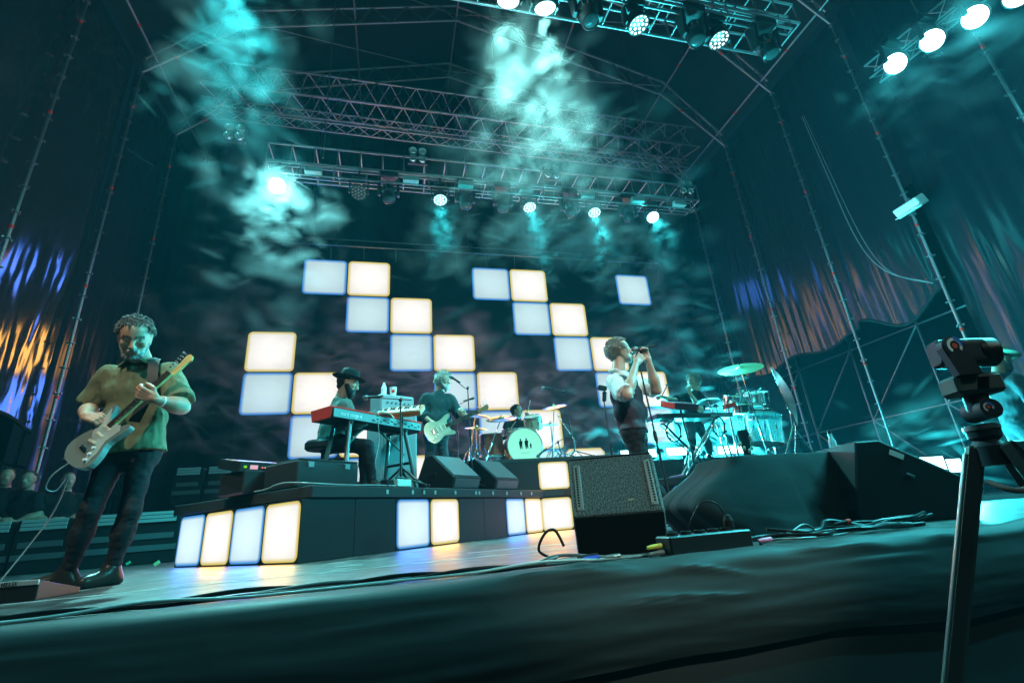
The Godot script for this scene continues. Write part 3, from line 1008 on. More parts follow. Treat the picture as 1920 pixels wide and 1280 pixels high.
	# the white flood box on a scaffold post
	var o := thing("flood_lamp", "small unlit flood box with a pale face clamped to a scaffold post", "flood lamp", Vector3(POST_R - 0.05, 5.65, -6.15))
	var b := B.new()
	b.box(Vector3(0, 0, 0), Vector3(0.3, 0.22, 0.5), Basis(Vector3.FORWARD, -0.5), 0.02)
	put(b, "housing", M.white_plastic, o)
	b = B.new()
	b.box(Vector3(-0.09, -0.13, 0), Vector3(0.26, 0.012, 0.46), Basis(Vector3.FORWARD, -0.5), 0.003)
	put(b, "front_glass", mat("pale_glass", lin(0.75, 0.8, 0.78), 0.2), o)
	bar(o, "bracket", Vector3(0.05, 0.2, 0), Vector3(0.05, -0.2, 0), 0.02, M.steel)
	# floor strips at the back that throw teal light through the smoke
	var fl := "floor strip lights upstage"
	var spots := [[Vector3(5.0, 1.3, -9.35), 0.8, 110.0, "floor strip light behind the percussionist's legs, screen side"], [Vector3(6.0, 1.3, -9.25), 0.8, 110.0, "floor strip light behind the percussionist's legs, drum rack side"], [Vector3(7.0, 1.25, -9.0), 0.7, 70.0, "floor strip light behind the acrylic drum"], [Vector3(6.26, 0.46, -4.6), 0.42, 24.0, "blazing floor strip light beside the tilted floor monitor"], [Vector3(6.62, 0.42, -4.6), 0.22, 14.0, "short blazing floor strip light next to the camera tripod"], [Vector3(2.9, 1.2, -10.4), 0.9, 25.0, "floor strip light behind the drum riser"]]
	for s in spots:
		o = thing("floor_strip_light", s[3], "floor light", s[0], fl)
		b = B.new()
		b.box(Vector3(0, 0, -0.05), Vector3(s[1] + 0.06, 0.2, 0.1), Basis.IDENTITY, 0.01)
		put(b, "housing", M.black_metal, o)
		bar(o, "foot", Vector3(0, -0.1, -0.05), Vector3(0, -s[0].y + 0.002, -0.05), 0.03, M.black_metal)
		b = B.new()
		b.box(Vector3(0, 0, 0.004), Vector3(s[1], 0.15, 0.008))
		put(b, "light_face", glow("strip_glow", Color(0.75, 1.0, 1.0), 6.0), o)
		var a := AreaLight3D.new()
		a.name = numbered("strip_beam")
		a.area_size = Vector2(s[1], 0.15)
		a.light_color = Color(0.2, 0.95, 1.0)
		a.light_energy = s[2]
		a.area_range = 30.0
		a.shadow_enabled = true
		add_child(a)
		a.position = s[0] + Vector3(0, 0, 0.03)
		a.rotation.y = PI

# drifting smoke: thin translucent flakes strewn at random through each plume, thickest where a noise says so
func smoke() -> void:
	var disc := B.new()
	disc.tinted = true      # each flake thins out towards its rim
	disc.p(Vector3.ZERO, Vector3.BACK)
	disc.col = Color(1, 1, 1, 0)
	for k in 9:
		disc.p(Vector3(cos(TAU * k / 8), sin(TAU * k / 8), 0), Vector3.BACK)
	for k in 8:
		disc.i.append_array([0, k + 2, k + 1])
	var flake := disc.mesh()
	var fn := FastNoiseLite.new()
	fn.seed = 15
	fn.frequency = 1.0
	fn.fractal_octaves = 3
	fn.domain_warp_enabled = true
	fn.domain_warp_amplitude = 0.5
	fn.domain_warp_frequency = 0.9
	rng.seed = 99
	# plume: centre, spread, flakes, flake radius, opacity
	for s in [[Vector3(1.66, 5.9, -4.4), Vector3(0.4, 0.45, 0.35), 103, 0.165, 0.0139], [Vector3(1.8, 4.9, -4.75), Vector3(0.65, 0.95, 0.55), 296, 0.181, 0.0221], [Vector3(2.1, 4, -5.2), Vector3(1.2, 1, 0.8), 411, 0.214, 0.0107], [Vector3(-1.75, 5.4, -4.5), Vector3(0.45, 1.1, 0.4), 238, 0.165, 0.0150], [Vector3(-2.3, 6.2, -8.2), Vector3(0.4, 0.5, 0.4), 66, 0.198, 0.0115], [Vector3(-2.1, 4.9, -8), Vector3(0.7, 1.3, 0.7), 223, 0.231, 0.0217], [Vector3(-2.7, 3, -9.4), Vector3(1.3, 1.3, 0.9), 203, 0.330, 0.0266], [Vector3(-0.2, 3.2, -12), Vector3(2.6, 1.6, 0.6), 360, 0.396, 0.0304], [Vector3(3.6, 2.8, -12), Vector3(2.8, 1.5, 0.6), 360, 0.396, 0.0281], [Vector3(0.95, 5.7, -8.4), Vector3(0.3, 0.7, 0.25), 121, 0.165, 0.0100], [Vector3(2.92, 5.7, -8.4), Vector3(0.3, 0.7, 0.25), 121, 0.165, 0.0100], [Vector3(4.44, 5.7, -8.4), Vector3(0.3, 0.7, 0.25), 121, 0.165, 0.0100], [Vector3(5.8, 5.8, -8.4), Vector3(0.4, 0.7, 0.3), 161, 0.165, 0.0094], [Vector3(6.2, 3.6, -9.4), Vector3(0.9, 1.5, 0.7), 304, 0.264, 0.0209], [Vector3(3.6, 1.9, -10.2), Vector3(1.7, 0.7, 0.6), 223, 0.264, 0.0458], [Vector3(6.2, 1.7, -8.9), Vector3(1.3, 0.6, 0.5), 191, 0.231, 0.0497], [Vector3(6.6, 0.8, -4.8), Vector3(0.8, 0.4, 0.5), 153, 0.165, 0.0223], [Vector3(8.4, 6.2, -3.6), Vector3(0.9, 0.7, 0.8), 185, 0.231, 0.0066]]:
		var m := mat("smoke_%d" % int(s[4] * 10000), Color(0.92, 0.96, 0.96, s[4]), 1.0)
		m.transparency = BaseMaterial3D.TRANSPARENCY_ALPHA
		m.metallic_specular = 0.0
		m.vertex_color_use_as_albedo = true
		m.backlight_enabled = true
		m.backlight = Color(1, 1, 1)
		var n: int = s[2]
		var buf := PackedFloat32Array()
		var c: Vector3 = s[0]
		var made := 0
		while made < n:
			var q := Vector3(rng.randfn(), rng.randfn(), rng.randfn())
			if q.length_squared() > 7.0:
				continue
			q *= s[1] * 0.8
			var w := c + q
			if fn.get_noise_3d(w.x * 1.1, w.y * 0.6, w.z * 1.1) < rng.randf_range(-0.95, 0.5):
				continue
			var t := (Basis(Vector3.UP, rng.randf() * TAU) * Basis(Vector3.RIGHT, -PI / 2 + rng.randf_range(-1.0, 1.0))).scaled_local(Vector3.ONE * s[3] * rng.randf_range(0.6, 1.5))
			buf.append_array([t.x.x, t.y.x, t.z.x, q.x, t.x.y, t.y.y, t.z.y, q.y, t.x.z, t.y.z, t.z.z, q.z])
			made += 1
		var mm := MultiMesh.new()
		mm.transform_format = MultiMesh.TRANSFORM_3D
		mm.mesh = flake
		mm.instance_count = n
		mm.buffer = buf
		var o := MultiMeshInstance3D.new()
		o.name = numbered("smoke")
		o.multimesh = mm
		o.material_override = m
		o.position = c
		o.set_meta("kind", "stuff")
		add_child(o, true)
# ---------------------------------------------------------------- instruments and stage gear
func stand_legs(o: Node, foot: Vector3, spread: float, hub: float, n := 3, r := 0.009, turn := 0.4, m: Material = null) -> void:
	for k in n:
		var a := TAU * k / n + turn
		bar(o, "leg", foot + Vector3(0, hub, 0), foot + Vector3(cos(a) * spread, 0.012, sin(a) * spread), r, m if m else M.black_metal)
		var b := B.new()
		b.sphere(foot + Vector3(cos(a) * spread, 0.014, sin(a) * spread), Vector3(0.018, 0.014, 0.018))
		put(b, "rubber_foot", M.rubber, o)

func microphone(o: Node, at: Vector3, dir: Vector3, tint: Material = null) -> void:
	var t := Transform3D(frame_to(dir), at)
	var b := B.new()
	b.lathe([Vector2(0.0, -0.17), Vector2(0.011, -0.168), Vector2(0.013, -0.1), Vector2(0.019, -0.02), Vector2(0.021, 0.0)], t, 12)
	put(b, "handle", tint if tint else M.black_metal, o)
	b = B.new()
	b.lathe([Vector2(0.021, 0.0), Vector2(0.026, 0.006), Vector2(0.026, 0.016), Vector2(0.024, 0.04), Vector2(0.015, 0.054), Vector2(0, 0.058)], t, 14, false)
	put(b, "grille", mat("mic_grille", lin(0.12, 0.13, 0.13), 0.4, 0.6, "grit", 0.1, 30.0), o)

func mic_stand(label: String, foot: Vector3, top: Vector3, tip: Vector3, tail: Vector3, group := "microphone stands") -> Node3D:
	var o := thing("mic_stand", label, "microphone stand", Vector3.ZERO, group)
	bar(o, "lower_tube", foot + Vector3(0, 0.1, 0), foot.lerp(top, 0.55), 0.011, M.black_metal)
	bar(o, "upper_tube", foot.lerp(top, 0.5), top, 0.008, M.black_metal)
	var b := B.new()
	b.tube(foot.lerp(top, 0.52), foot.lerp(top, 0.58), 0.017)
	put(b, "height_clutch", M.black_metal, o)
	stand_legs(o, foot, 0.3, 0.12)
	if tip.distance_to(tail) > 0.05:
		bar(o, "boom", tail, tip, 0.006, M.black_metal)
		b = B.new()
		b.sphere(top, Vector3(0.022, 0.03, 0.022))
		put(b, "swivel", M.black_metal, o)
		microphone(o, tip, (tip - tail).normalized() + Vector3(0, -0.15, 0))
	return o

func wedge_profile(sc: float) -> PackedVector2Array:
	var o := PackedVector2Array()
	for q in [Vector2(0, 0), Vector2(0.05, 0.14), Vector2(-0.30, 0.44), Vector2(-0.42, 0.44), Vector2(-0.56, 0.16), Vector2(-0.56, 0)]:
		o.append(q * sc)
	return o

# a floor monitor: x of its profile points along `front`, its width along the other axis
func floor_wedge(called: String, label: String, at: Vector3, front: Vector3, wide: float, sc: float) -> Node3D:
	var o := thing(called, label, "floor monitor", at, "small floor monitors", Basis(front, Vector3.UP, front.cross(Vector3.UP)))
	var b := B.new()
	b.prism(wedge_profile(sc), wide, Transform3D(Basis.IDENTITY, Vector3(0, 0, -wide / 2)), 0.008)
	put(b, "cabinet", M.case_black, o)
	var p0 := Vector3(0.05, 0.14, 0) * sc
	var p1 := Vector3(-0.30, 0.44, 0) * sc
	var along := (p1 - p0).normalized()
	var out := along.cross(Vector3.BACK).normalized()
	if out.x < 0:
		out = -out
	var mid := (p0 + p1) / 2
	b = B.new()
	b.box(mid + out * 0.004, Vector3(p0.distance_to(p1) - 0.05, 0.012, wide - 0.05), Basis(along, out, along.cross(out)), 0.003)
	put(b, "grille", mat("grille_cloth", lin(0.05, 0.052, 0.055), 0.6, 0.4, "grit", 0.15, 20.0), o)
	b = B.new()
	b.box(Vector3(0.026, 0.07, 0) * sc + Vector3(0.004, 0, 0), Vector3(0.008, 0.11 * sc, wide - 0.07), Basis(Vector3.BACK, 0.34 * -1.0), 0.002)
	put(b, "lower_grille", M.grille_cloth, o)
	b = B.new()
	b.box(Vector3(-0.3 * sc, 0.2 * sc, wide / 2 + 0.002), Vector3(0.13, 0.05, 0.012), Basis.IDENTITY, 0.004)
	put(b, "side_handle", M.rubber, o)
	return o

func cable(label: String, pts: Array, r: float, m: Material, group := "cables along the stage edge") -> void:
	var b := B.new()
	b.sweep(curve(pts), [r], 6)
	tag(put(b, "cable", m), label, "cable", group)

func plug(o: Node, at: Vector3, dir: Vector3, m: Material) -> void:
	var b := B.new()
	b.lathe([Vector2(0, -0.035), Vector2(0.007, -0.034), Vector2(0.0095, -0.01), Vector2(0.0105, 0.03), Vector2(0, 0.032)], Transform3D(frame_to(dir), at), 10)
	put(b, "connector", m, o)

func body_outline(w := 1.0) -> PackedVector2Array:
	var pts := [Vector2(0.0, 0.0), Vector2(0.01, 0.09), Vector2(0.07, 0.155), Vector2(0.15, 0.15), Vector2(0.22, 0.118), Vector2(0.29, 0.128), Vector2(0.365, 0.158), Vector2(0.425, 0.15), Vector2(0.41, 0.115), Vector2(0.345, 0.075), Vector2(0.325, 0.03), Vector2(0.33, -0.03), Vector2(0.345, -0.075), Vector2(0.385, -0.115), Vector2(0.37, -0.15), Vector2(0.30, -0.135), Vector2(0.22, -0.112), Vector2(0.14, -0.148), Vector2(0.06, -0.155), Vector2(0.012, -0.09)]
	var o := PackedVector2Array()
	var n := pts.size()
	for k in n:
		for s in 3:
			var q: Vector2 = (pts[k] as Vector2).cubic_interpolate(pts[(k + 1) % n], pts[(k + n - 1) % n], pts[(k + 2) % n], s / 3.0)
			o.append(Vector2(q.x, q.y * w))
	return o

# an electric guitar whose tail lies at `tail`, whose neck runs along `dir` and whose face looks along `face`
func electric_guitar(called: String, label: String, category: String, tail: Vector3, dir: Vector3, face: Vector3, long: float, body: Color, guard: Color, neck: Color, tuners: int) -> Node3D:
	var x := dir.normalized()
	var z := (face - x * face.dot(x)).normalized()
	var s := long / 0.99
	var o := thing(called, label, category, tail, "", Basis(x * s, z.cross(x) * s, z * s))
	var mb := mat(called + "_body_" + body.to_html(false), body, 0.18)
	mb.clearcoat_enabled = true
	mb.clearcoat = 0.6
	var b := B.new()
	b.prism(body_outline(), 0.044, Transform3D(Basis.IDENTITY, Vector3(0, 0, -0.044)), 0.009)
	put(b, "body", mb, o)
	var g := PackedVector2Array()
	for q in [Vector2(0.30, 0.10), Vector2(0.40, 0.135), Vector2(0.345, 0.06), Vector2(0.33, 0.0), Vector2(0.35, -0.075), Vector2(0.32, -0.11), Vector2(0.22, -0.09), Vector2(0.14, -0.12), Vector2(0.06, -0.125), Vector2(0.09, -0.075), Vector2(0.17, -0.055), Vector2(0.19, 0.04), Vector2(0.22, 0.08)]:
		g.append(q)
	b = B.new()
	b.prism(g, 0.003, Transform3D(Basis.IDENTITY, Vector3(0, 0, 0.001)))
	put(b, "pickguard", mat(called + "_guard_" + guard.to_html(false), guard, 0.3), o)
	var mn := mat("neck_wood_" + neck.to_html(false), neck, 0.3)
	b = B.new()
	b.hexa(Transform3D(Basis(Vector3.FORWARD, -PI / 2), Vector3(0.555, 0, -0.006)), Vector3(0.0265, 0.245, 0.011), Vector3(0.0215, 0.245, 0.01), 0.004)
	put(b, "neck", mn, o)
	b = B.new()
	b.hexa(Transform3D(Basis(Vector3.FORWARD, -PI / 2), Vector3(0.55, 0, 0.0085)), Vector3(0.027, 0.25, 0.003), Vector3(0.0215, 0.25, 0.003), 0.001)
	put(b, "fingerboard", mat("fingerboard", lin(0.03, 0.018, 0.012), 0.4), o)
	var fr := B.new()
	fr.box(Vector3.ZERO, Vector3(0.0025, 0.046, 0.003))
	var fm := fr.mesh()
	for k in 20:
		put_mesh(fm, "fret", M.chrome, o, Transform3D(Basis.from_scale(Vector3(1, 1.08 - k * 0.009, 1)), Vector3(0.155 + 0.645 * pow(0.9439, k), 0, 0.0125)))
	var hd := PackedVector2Array([Vector2(0.8, 0.021), Vector2(0.83, 0.026), Vector2(0.97, 0.052), Vector2(0.99, 0.035), Vector2(0.985, 0.0), Vector2(0.955, -0.028), Vector2(0.93, -0.016), Vector2(0.84, -0.024), Vector2(0.8, -0.021)])
	b = B.new()
	b.prism(hd, 0.014, Transform3D(Basis(Vector3.UP, 0.03), Vector3(0, 0, -0.012)), 0.002)
	put(b, "headstock", mn, o)
	for k in tuners:
		var u := 0.835 + 0.135 * k / maxi(tuners - 1, 1)
		b = B.new()
		b.tube(Vector3(u, 0.016 + (u - 0.83) * 0.12, -0.002), Vector3(u, 0.016 + (u - 0.83) * 0.12, 0.014), 0.004)
		b.tube(Vector3(u, 0.028 + (u - 0.83) * 0.18, -0.008), Vector3(u, 0.05 + (u - 0.83) * 0.18, -0.008), 0.003)
		b.sphere(Vector3(u, 0.055 + (u - 0.83) * 0.18, -0.008), Vector3(0.008, 0.011, 0.004))
		put(b, "tuning_peg", M.chrome, o)
	for k in 3:
		b = B.new()
		b.box(Vector3(0.175 + k * 0.058, 0, 0.006), Vector3(0.017, 0.078, 0.008), Basis(Vector3.BACK, 0.12 if k == 0 else 0.0), 0.002)
		put(b, "pickup", mat("pickup_cream", lin(0.55, 0.52, 0.42), 0.4), o)
	b = B.new()
	b.box(Vector3(0.115, 0, 0.006), Vector3(0.03, 0.08, 0.012), Basis.IDENTITY, 0.002)
	put(b, "bridge", M.chrome, o)
	for k in 3:
		b = B.new()
		b.tube(Vector3(0.075 + 0.04 * k, -0.075 - 0.016 * (2 - k) + 0.01, 0.003), Vector3(0.075 + 0.04 * k, -0.075 - 0.016 * (2 - k) + 0.01, 0.018), 0.011, 0.009)
		put(b, "control_knob", M.white_plastic, o)
	for k in tuners:
		var y := (k - (tuners - 1) / 2.0) * 0.0105 * (1.0 if tuners > 4 else 1.6)
		bar(o, "string", Vector3(0.115, y, 0.0145), Vector3(0.805, y * 0.68, 0.0155), 0.0007 if tuners > 4 else 0.0011, M.chrome)
	return o

func drum(called: String, label: String, at: Vector3, axis: Vector3, r: float, h: float, shell: Material, heads: Material, lugs := 8) -> Node3D:
	var o := thing(called, label, "drum", at, "", frame_to(axis))
	var b := B.new()
	b.lathe([Vector2(r * 0.97, -h / 2), Vector2(r, -h / 2 + 0.01), Vector2(r, h / 2 - 0.01), Vector2(r * 0.97, h / 2)], Transform3D.IDENTITY, 28)
	put(b, "shell", shell, o)
	for s in [-1, 1]:
		b = B.new()
		b.lathe([Vector2(r * 0.985, s * (h / 2 + 0.004)), Vector2(0, s * (h / 2 + 0.004))], Transform3D.IDENTITY, 28)
		put(b, "head", heads, o)
		b = B.new()
		var ring := []
		for k in 28:
			ring.append(Vector3(cos(TAU * k / 28), 0, sin(TAU * k / 28)) * (r * 1.02) + Vector3.UP * s * h / 2)
		b.sweep(ring, [0.011], 6, false, true)
		put(b, "hoop", M.chrome if r < 0.25 else M.steel, o)
	for k in lugs:
		var a := TAU * k / lugs
		b = B.new()
		b.tube(Vector3(cos(a) * r * 1.035, -h / 2, sin(a) * r * 1.035), Vector3(cos(a) * r * 1.035, h / 2, sin(a) * r * 1.035), 0.004)
		b.box(Vector3(cos(a) * r * 1.02, 0, sin(a) * r * 1.02), Vector3(0.022, minf(0.06, h * 0.4), 0.022), Basis(Vector3.UP, -a), 0.004)
		put(b, "tension_rod", M.chrome, o)
	return o

func cymbal(label: String, at: Vector3, tilt: Vector3, r: float, foot: Vector3, m: Material = null) -> Node3D:
	var o := thing("cymbal", label, "cymbal", Vector3.ZERO, "cymbals")
	var b := B.new()
	var t := Transform3D(frame_to(tilt), at)
	b.lathe([Vector2(r, -0.012), Vector2(r * 0.6, 0.004), Vector2(r * 0.22, 0.012), Vector2(r * 0.17, 0.026), Vector2(r * 0.08, 0.034), Vector2(0.004, 0.036)], t, 30, false)
	b.lathe([Vector2(0.004, 0.034), Vector2(r * 0.08, 0.032), Vector2(r * 0.17, 0.024), Vector2(r * 0.22, 0.01), Vector2(r * 0.6, 0.002), Vector2(r, -0.014)], t, 30, false)
	put(b, "bronze_disc", m if m else M.brass, o)
	b = B.new()
	b.tube(at, at + tilt.normalized() * 0.06, 0.006)
	b.sphere(at + tilt.normalized() * 0.06, Vector3(0.012, 0.008, 0.012))
	put(b, "wing_nut", M.chrome, o)
	bar(o, "stand_tube", foot + Vector3(0, 0.1, 0), at, 0.009, M.chrome)
	bar(o, "outer_tube", foot + Vector3(0, 0.1, 0), foot.lerp(at, 0.5), 0.014, M.chrome)
	stand_legs(o, foot, 0.26, 0.3, 3, 0.008, at.x * 3.0, M.chrome)
	return o

func gear() -> void:
	stage_front()
	keyboard_corner()
	drum_kit()
	percussion()
	ptz_camera()
	wings()

func stage_front() -> void:
	# the carpet-covered monitor in the middle, seen from behind
	var turn := Basis(Vector3.UP, -0.4)
	var o := thing("carpeted_monitor", "large carpet-covered floor monitor with two perforated metal strips at the stage edge", "floor monitor", Vector3(1.06, 0, -2.28), "", turn)
	var x := Basis(Vector3.BACK, Vector3.UP, Vector3.LEFT)
	var carpet := mat("teal_carpet", lin(0.55, 0.6, 0.6), 0.95, 0.0, "grit", 1.2, 4.0)
	carpet.albedo_texture = noise("fine")
	var b := B.new()
	var side := PackedVector2Array([Vector2(-0.03, 0.0), Vector2(0.055, 0.185), Vector2(-0.075, 0.455), Vector2(-0.125, 0.462), Vector2(-0.52, 0.12), Vector2(-0.52, 0.0)])
	b.prism(side, 0.43, Transform3D(x, Vector3(0.215, 0, 0)), 0.012)
	put(b, "cabinet", carpet, o)
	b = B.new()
	b.box(Vector3(0, 0.09, 0.0155), Vector3(0.415, 0.19, 0.008), Basis(Vector3.RIGHT, 0.431), 0.003)  # separate black panel; its colour also stands in for the down-facing front's shade
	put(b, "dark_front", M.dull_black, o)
	b = B.new()
	b.box(Vector3(0, 0.462, -0.1), Vector3(0.41, 0.01, 0.05), Basis(Vector3.RIGHT, 0.12), 0.003)
	put(b, "top_edge", M.rubber, o)
	var lie := Basis(Vector3.RIGHT, -0.45)
	for s in [-1, 1]:
		b = B.new()
		b.box(Vector3.ZERO, Vector3(0.032, 0.245, 0.006), Basis.IDENTITY, 0.002)
		var rail := put_mesh(b.mesh(), "metal_strip", mat("worn_steel", lin(0.16, 0.18, 0.18), 0.5, 0.3), o, Transform3D(lie, Vector3(0.175 * s, 0.318, -0.007)))
		var hole := B.new()
		hole.lathe([Vector2(0.0055, 0), Vector2(0, 0)], Transform3D(Basis(Vector3.RIGHT, PI / 2), Vector3.ZERO), 10)
		var hm := hole.mesh()
		for k in 15:
			put_mesh(hm, "hole", M.dull_black, rail, Transform3D(Basis.IDENTITY, Vector3(0.004 * s, -0.1 + k * 0.0143, 0.0042)))
		for k in 2:
			b = B.new()
			b.sphere(Vector3(-0.008 * s, -0.114 + k * 0.228, 0.003), Vector3(0.004, 0.004, 0.002))
			put(b, "screw", M.chrome, rail)
	b = B.new()
	b.box(Vector3(0, 0, 0), Vector3(0.03, 0.006, 0.0015), Basis(Vector3.BACK, 0.1))
	put_mesh(b.mesh(), "torn_tape", mat("tan_tape", lin(0.4, 0.33, 0.2), 0.7), o, Transform3D(lie, Vector3(0.07, 0.24, 0.031)))
	# the black multi-socket box at the edge
	o = thing("socket_box", "black metal power socket box with a row of sockets at the stage edge", "power box", Vector3(1.28, 0.004, -1.95), "", Basis(Vector3.UP, 0.05))
	b = B.new()
	b.box(Vector3(0, 0.038, 0), Vector3(0.4, 0.076, 0.11), Basis.IDENTITY, 0.006)
	put(b, "housing", M.black_metal, o)
	for k in 5:
		b = B.new()
		b.lathe([Vector2(0.024, 0), Vector2(0.024, 0.012), Vector2(0.02, 0.014), Vector2(0.018, 0.006), Vector2(0, 0.006)], Transform3D(Basis.IDENTITY, Vector3(-0.15 + k * 0.067, 0.076, 0.0)), 14)
		put(b, "socket", M.rubber, o)
	b = B.new()
	b.lathe([Vector2(0.021, 0), Vector2(0.021, 0.03), Vector2(0.014, 0.05), Vector2(0.007, 0.055), Vector2(0, 0.055)], Transform3D(Basis.IDENTITY, Vector3(0.135, 0.085, 0)), 14)
	tag(put(b, "power_plug", M.rubber, null, Vector3(1.28, 0.004, -1.95)), "black plug standing in the last socket of the socket box", "plug")
	cable("thin black cable arching up out of the socket box", [Vector3(1.41, 0.135, -1.955), Vector3(1.39, 0.19, -1.97), Vector3(1.33, 0.2, -1.99), Vector3(1.27, 0.12, -2.02), Vector3(1.24, 0.03, -2.06), Vector3(1.2, 0.012, -2.1)], 0.0035, M.cable_black)
	for k in 2:
		var p := thing("cable_plug", ["yellow-ringed cable plug at the end of the socket box", "grey cable plug just below the yellow-ringed one"][k], "plug", Vector3(1.045, 0.045 - k * 0.024, -1.945 + k * 0.01))
		plug(p, Vector3.ZERO, Vector3(1, 0.05, 0), [mat("yellow_ring", lin(0.6, 0.4, 0.03), 0.5), M.cable_grey][k])
	# cables along the edge, guitar side
	var z0 := -1.99
	var cabs := [[M.cable_black, 0.009, "thick black cable along the stage edge, innermost of the run before the riser"], [M.cable_grey, 0.007, "grey cable along the stage edge beside the thick black one"], [M.cable_black, 0.008, "black cable along the stage edge, middle of the run"], [M.cable_black, 0.007, "black cable along the stage edge, outermost of the run"], [mat("edge_strip", lin(0.3, 0.34, 0.34), 0.4), 0.006, "pale cable along the stage edge nearest the valance"]]
	for k in 5:
		var pts := []
		for j in 16:
			var xx := -3.2 + j * 0.27
			pts.append(Vector3(xx, 0.012 + (0.014 if j % 5 == k else 0.0), z0 - 0.075 + k * 0.02 - 0.028 * (xx + 0.6) * (0.6 if xx > -0.6 else 0.25) + 0.012 * sin(j * 1.7 + k * 2.0)))
		cable(cabs[k][2], pts, cabs[k][1], cabs[k][0])
	cable("grey cable curling beside the carpeted monitor's lower corner", [Vector3(0.72, 0.01, -2.3), Vector3(0.66, 0.05, -2.32), Vector3(0.69, 0.12, -2.3), Vector3(0.74, 0.13, -2.3), Vector3(0.77, 0.06, -2.28)], 0.007, M.cable_black)
	cable("grey loop of cable lying before the carpeted monitor", [Vector3(0.62, 0.01, -2.2), Vector3(0.68, 0.03, -2.16), Vector3(0.76, 0.03, -2.13), Vector3(0.9, 0.012, -2.06), Vector3(1.04, 0.012, -1.97)], 0.008, M.cable_grey)
	cable("thin coiled grey cable at the edge before the carpeted monitor", [Vector3(0.58, 0.01, -2.05), Vector3(0.62, 0.03, -2.03), Vector3(0.66, 0.035, -2.05), Vector3(0.63, 0.02, -2.08), Vector3(0.59, 0.015, -2.05), Vector3(0.64, 0.012, -2.02), Vector3(0.75, 0.012, -2.0), Vector3(1.0, 0.012, -1.98)], 0.005, M.cable_grey)
	for k in 3:
		var p := thing("cable_connector", ["silver cable connector nearest the curled cable end", "blue-ringed cable connector in the middle of the cable edge", "silver cable connector nearest the socket box"][k], "connector", Vector3(0.7 + k * 0.09, 0.02, -2.02 + 0.012 * k), "cable connectors at the stage edge")
		plug(p, Vector3.ZERO, Vector3(1, 0.0, 0.12), [M.steel, mat("blue_ring", lin(0.03, 0.06, 0.4), 0.4), M.steel][k])
	# cable tangle beyond the socket box
	rng.seed = 77
	for k in 9:
		var pts := []
		var x0 := 1.5 + 0.05 * k
		for j in 7:
			pts.append(Vector3(x0 + j * 0.17, 0.015 + 0.05 * rng.randf() * (1.0 if k > 4 else 0.4), -1.97 - 0.03 * k + 0.05 * rng.randfn() - 0.01 * j))
		cable("%s in the tangle between socket box and tilted monitor" % ["frontmost black cable", "second black cable from the edge", "thin grey cable", "thick black cable", "black cable crossing the grey one", "looping black cable", "looping thin grey cable", "thick rear cable", "rearmost black cable"][k], pts, [0.006, 0.009, 0.005, 0.012, 0.007, 0.008, 0.005, 0.013, 0.007][k], M.cable_grey if k in [2, 6] else M.cable_black, "tangled cables beside the socket box")
	var r := thing("cable_connector", "black power connector with a red ring in the cable tangle", "connector", Vector3(2.1, 0.06, -2.05), "cable connectors at the stage edge")
	plug(r, Vector3.ZERO, Vector3(1, 0.1, 0.1), M.rubber)
	b = B.new()
	b.tube(Vector3(0.03, 0.003, 0.003), Vector3(0.05, 0.005, 0.005), 0.0125)
	put(b, "red_ring", M.red_band, r)
	r = thing("cable_connector", "pink-ringed connector next to the socket box", "connector", Vector3(1.56, 0.03, -1.93), "cable connectors at the stage edge")
	plug(r, Vector3.ZERO, Vector3(1, 0.02, 0.0), mat("pink_ring", lin(0.7, 0.2, 0.35), 0.4))
	# the box under a black cloth
	var fn := FastNoiseLite.new()
	fn.seed = 9
	fn.frequency = 1.0
	var rows := []
	var rings := [0.0, 0.5, 0.93, 0.985, 1.0]
	for k in 30:
		var s := maxf(0.0, (k - 4) / 25.0)
		var row := []
		for j in 161:
			var a := TAU * j / 160.0
			var q := Vector2(cos(a), sin(a))
			q /= pow(pow(absf(q.x), 9.0) + pow(absf(q.y), 9.0), 1.0 / 9.0)
			var y: float
			var sz: Vector2
			if k < 5:
				sz = Vector2(0.66, 0.24) * rings[k]
				y = 0.476 + 0.004 * fn.get_noise_2d(q.x * 3.0, q.y * 3.0) - (0.006 if k == 4 else 0.0)
			else:
				var d := s
				sz = Vector2(0.662, 0.242).lerp(Vector2(0.74, 0.4), pow(d, 0.9))
				y = lerpf(0.466, 0.005, d)
				var w := d * (0.012 * sin(a * 13.0 + 3.0 * fn.get_noise_1d(a * 2.0)) + 0.012 * fn.get_noise_2d(a * 3.0, d * 2.0))
				sz += Vector2(w, w)
				if q.x < -0.5:
					sz.x += 0.3 * smoothstep(0.0, 0.6, d) * (1.0 - 0.55 * smoothstep(0.6, 1.0, d))
			row.append(Vector3(2.8 + q.x * sz.x, y, -3.05 + q.y * sz.y - 0.05 * q.x))
		rows.append(row)
	b = B.new()
	b.sheet(rows)
	tag(put(b, "cloth_covered_box", mat("cover_cloth", lin(0.018, 0.02, 0.021), 0.75, 0.0, "crease", 0.12, 0.9)), "waist-high case hidden under a black cloth between carpeted and tilted monitors", "covered case")
	# the tilted monitor
	var front := Vector3(0.955, 0, 0.297)
	o = thing("tilted_monitor", "black wedge monitor seen from its side with a mesh top and a white label", "floor monitor", Vector3(3.42, 0, -2.36), "", Basis(front, Vector3.UP, front.cross(Vector3.UP)))
	b = B.new()
	b.prism(PackedVector2Array([Vector2(0.0, 0.0), Vector2(0.115, 0.17), Vector2(-0.42, 0.5), Vector2(-0.56, 0.5), Vector2(-0.68, 0.1), Vector2(-0.68, 0.0)]), 0.5, Transform3D(Basis.IDENTITY, Vector3(0, 0, -0.5)), 0.01)
	put(b, "cabinet", M.case_black, o)
	var al := Vector3(-0.535, 0.33, 0).normalized()
	b = B.new()
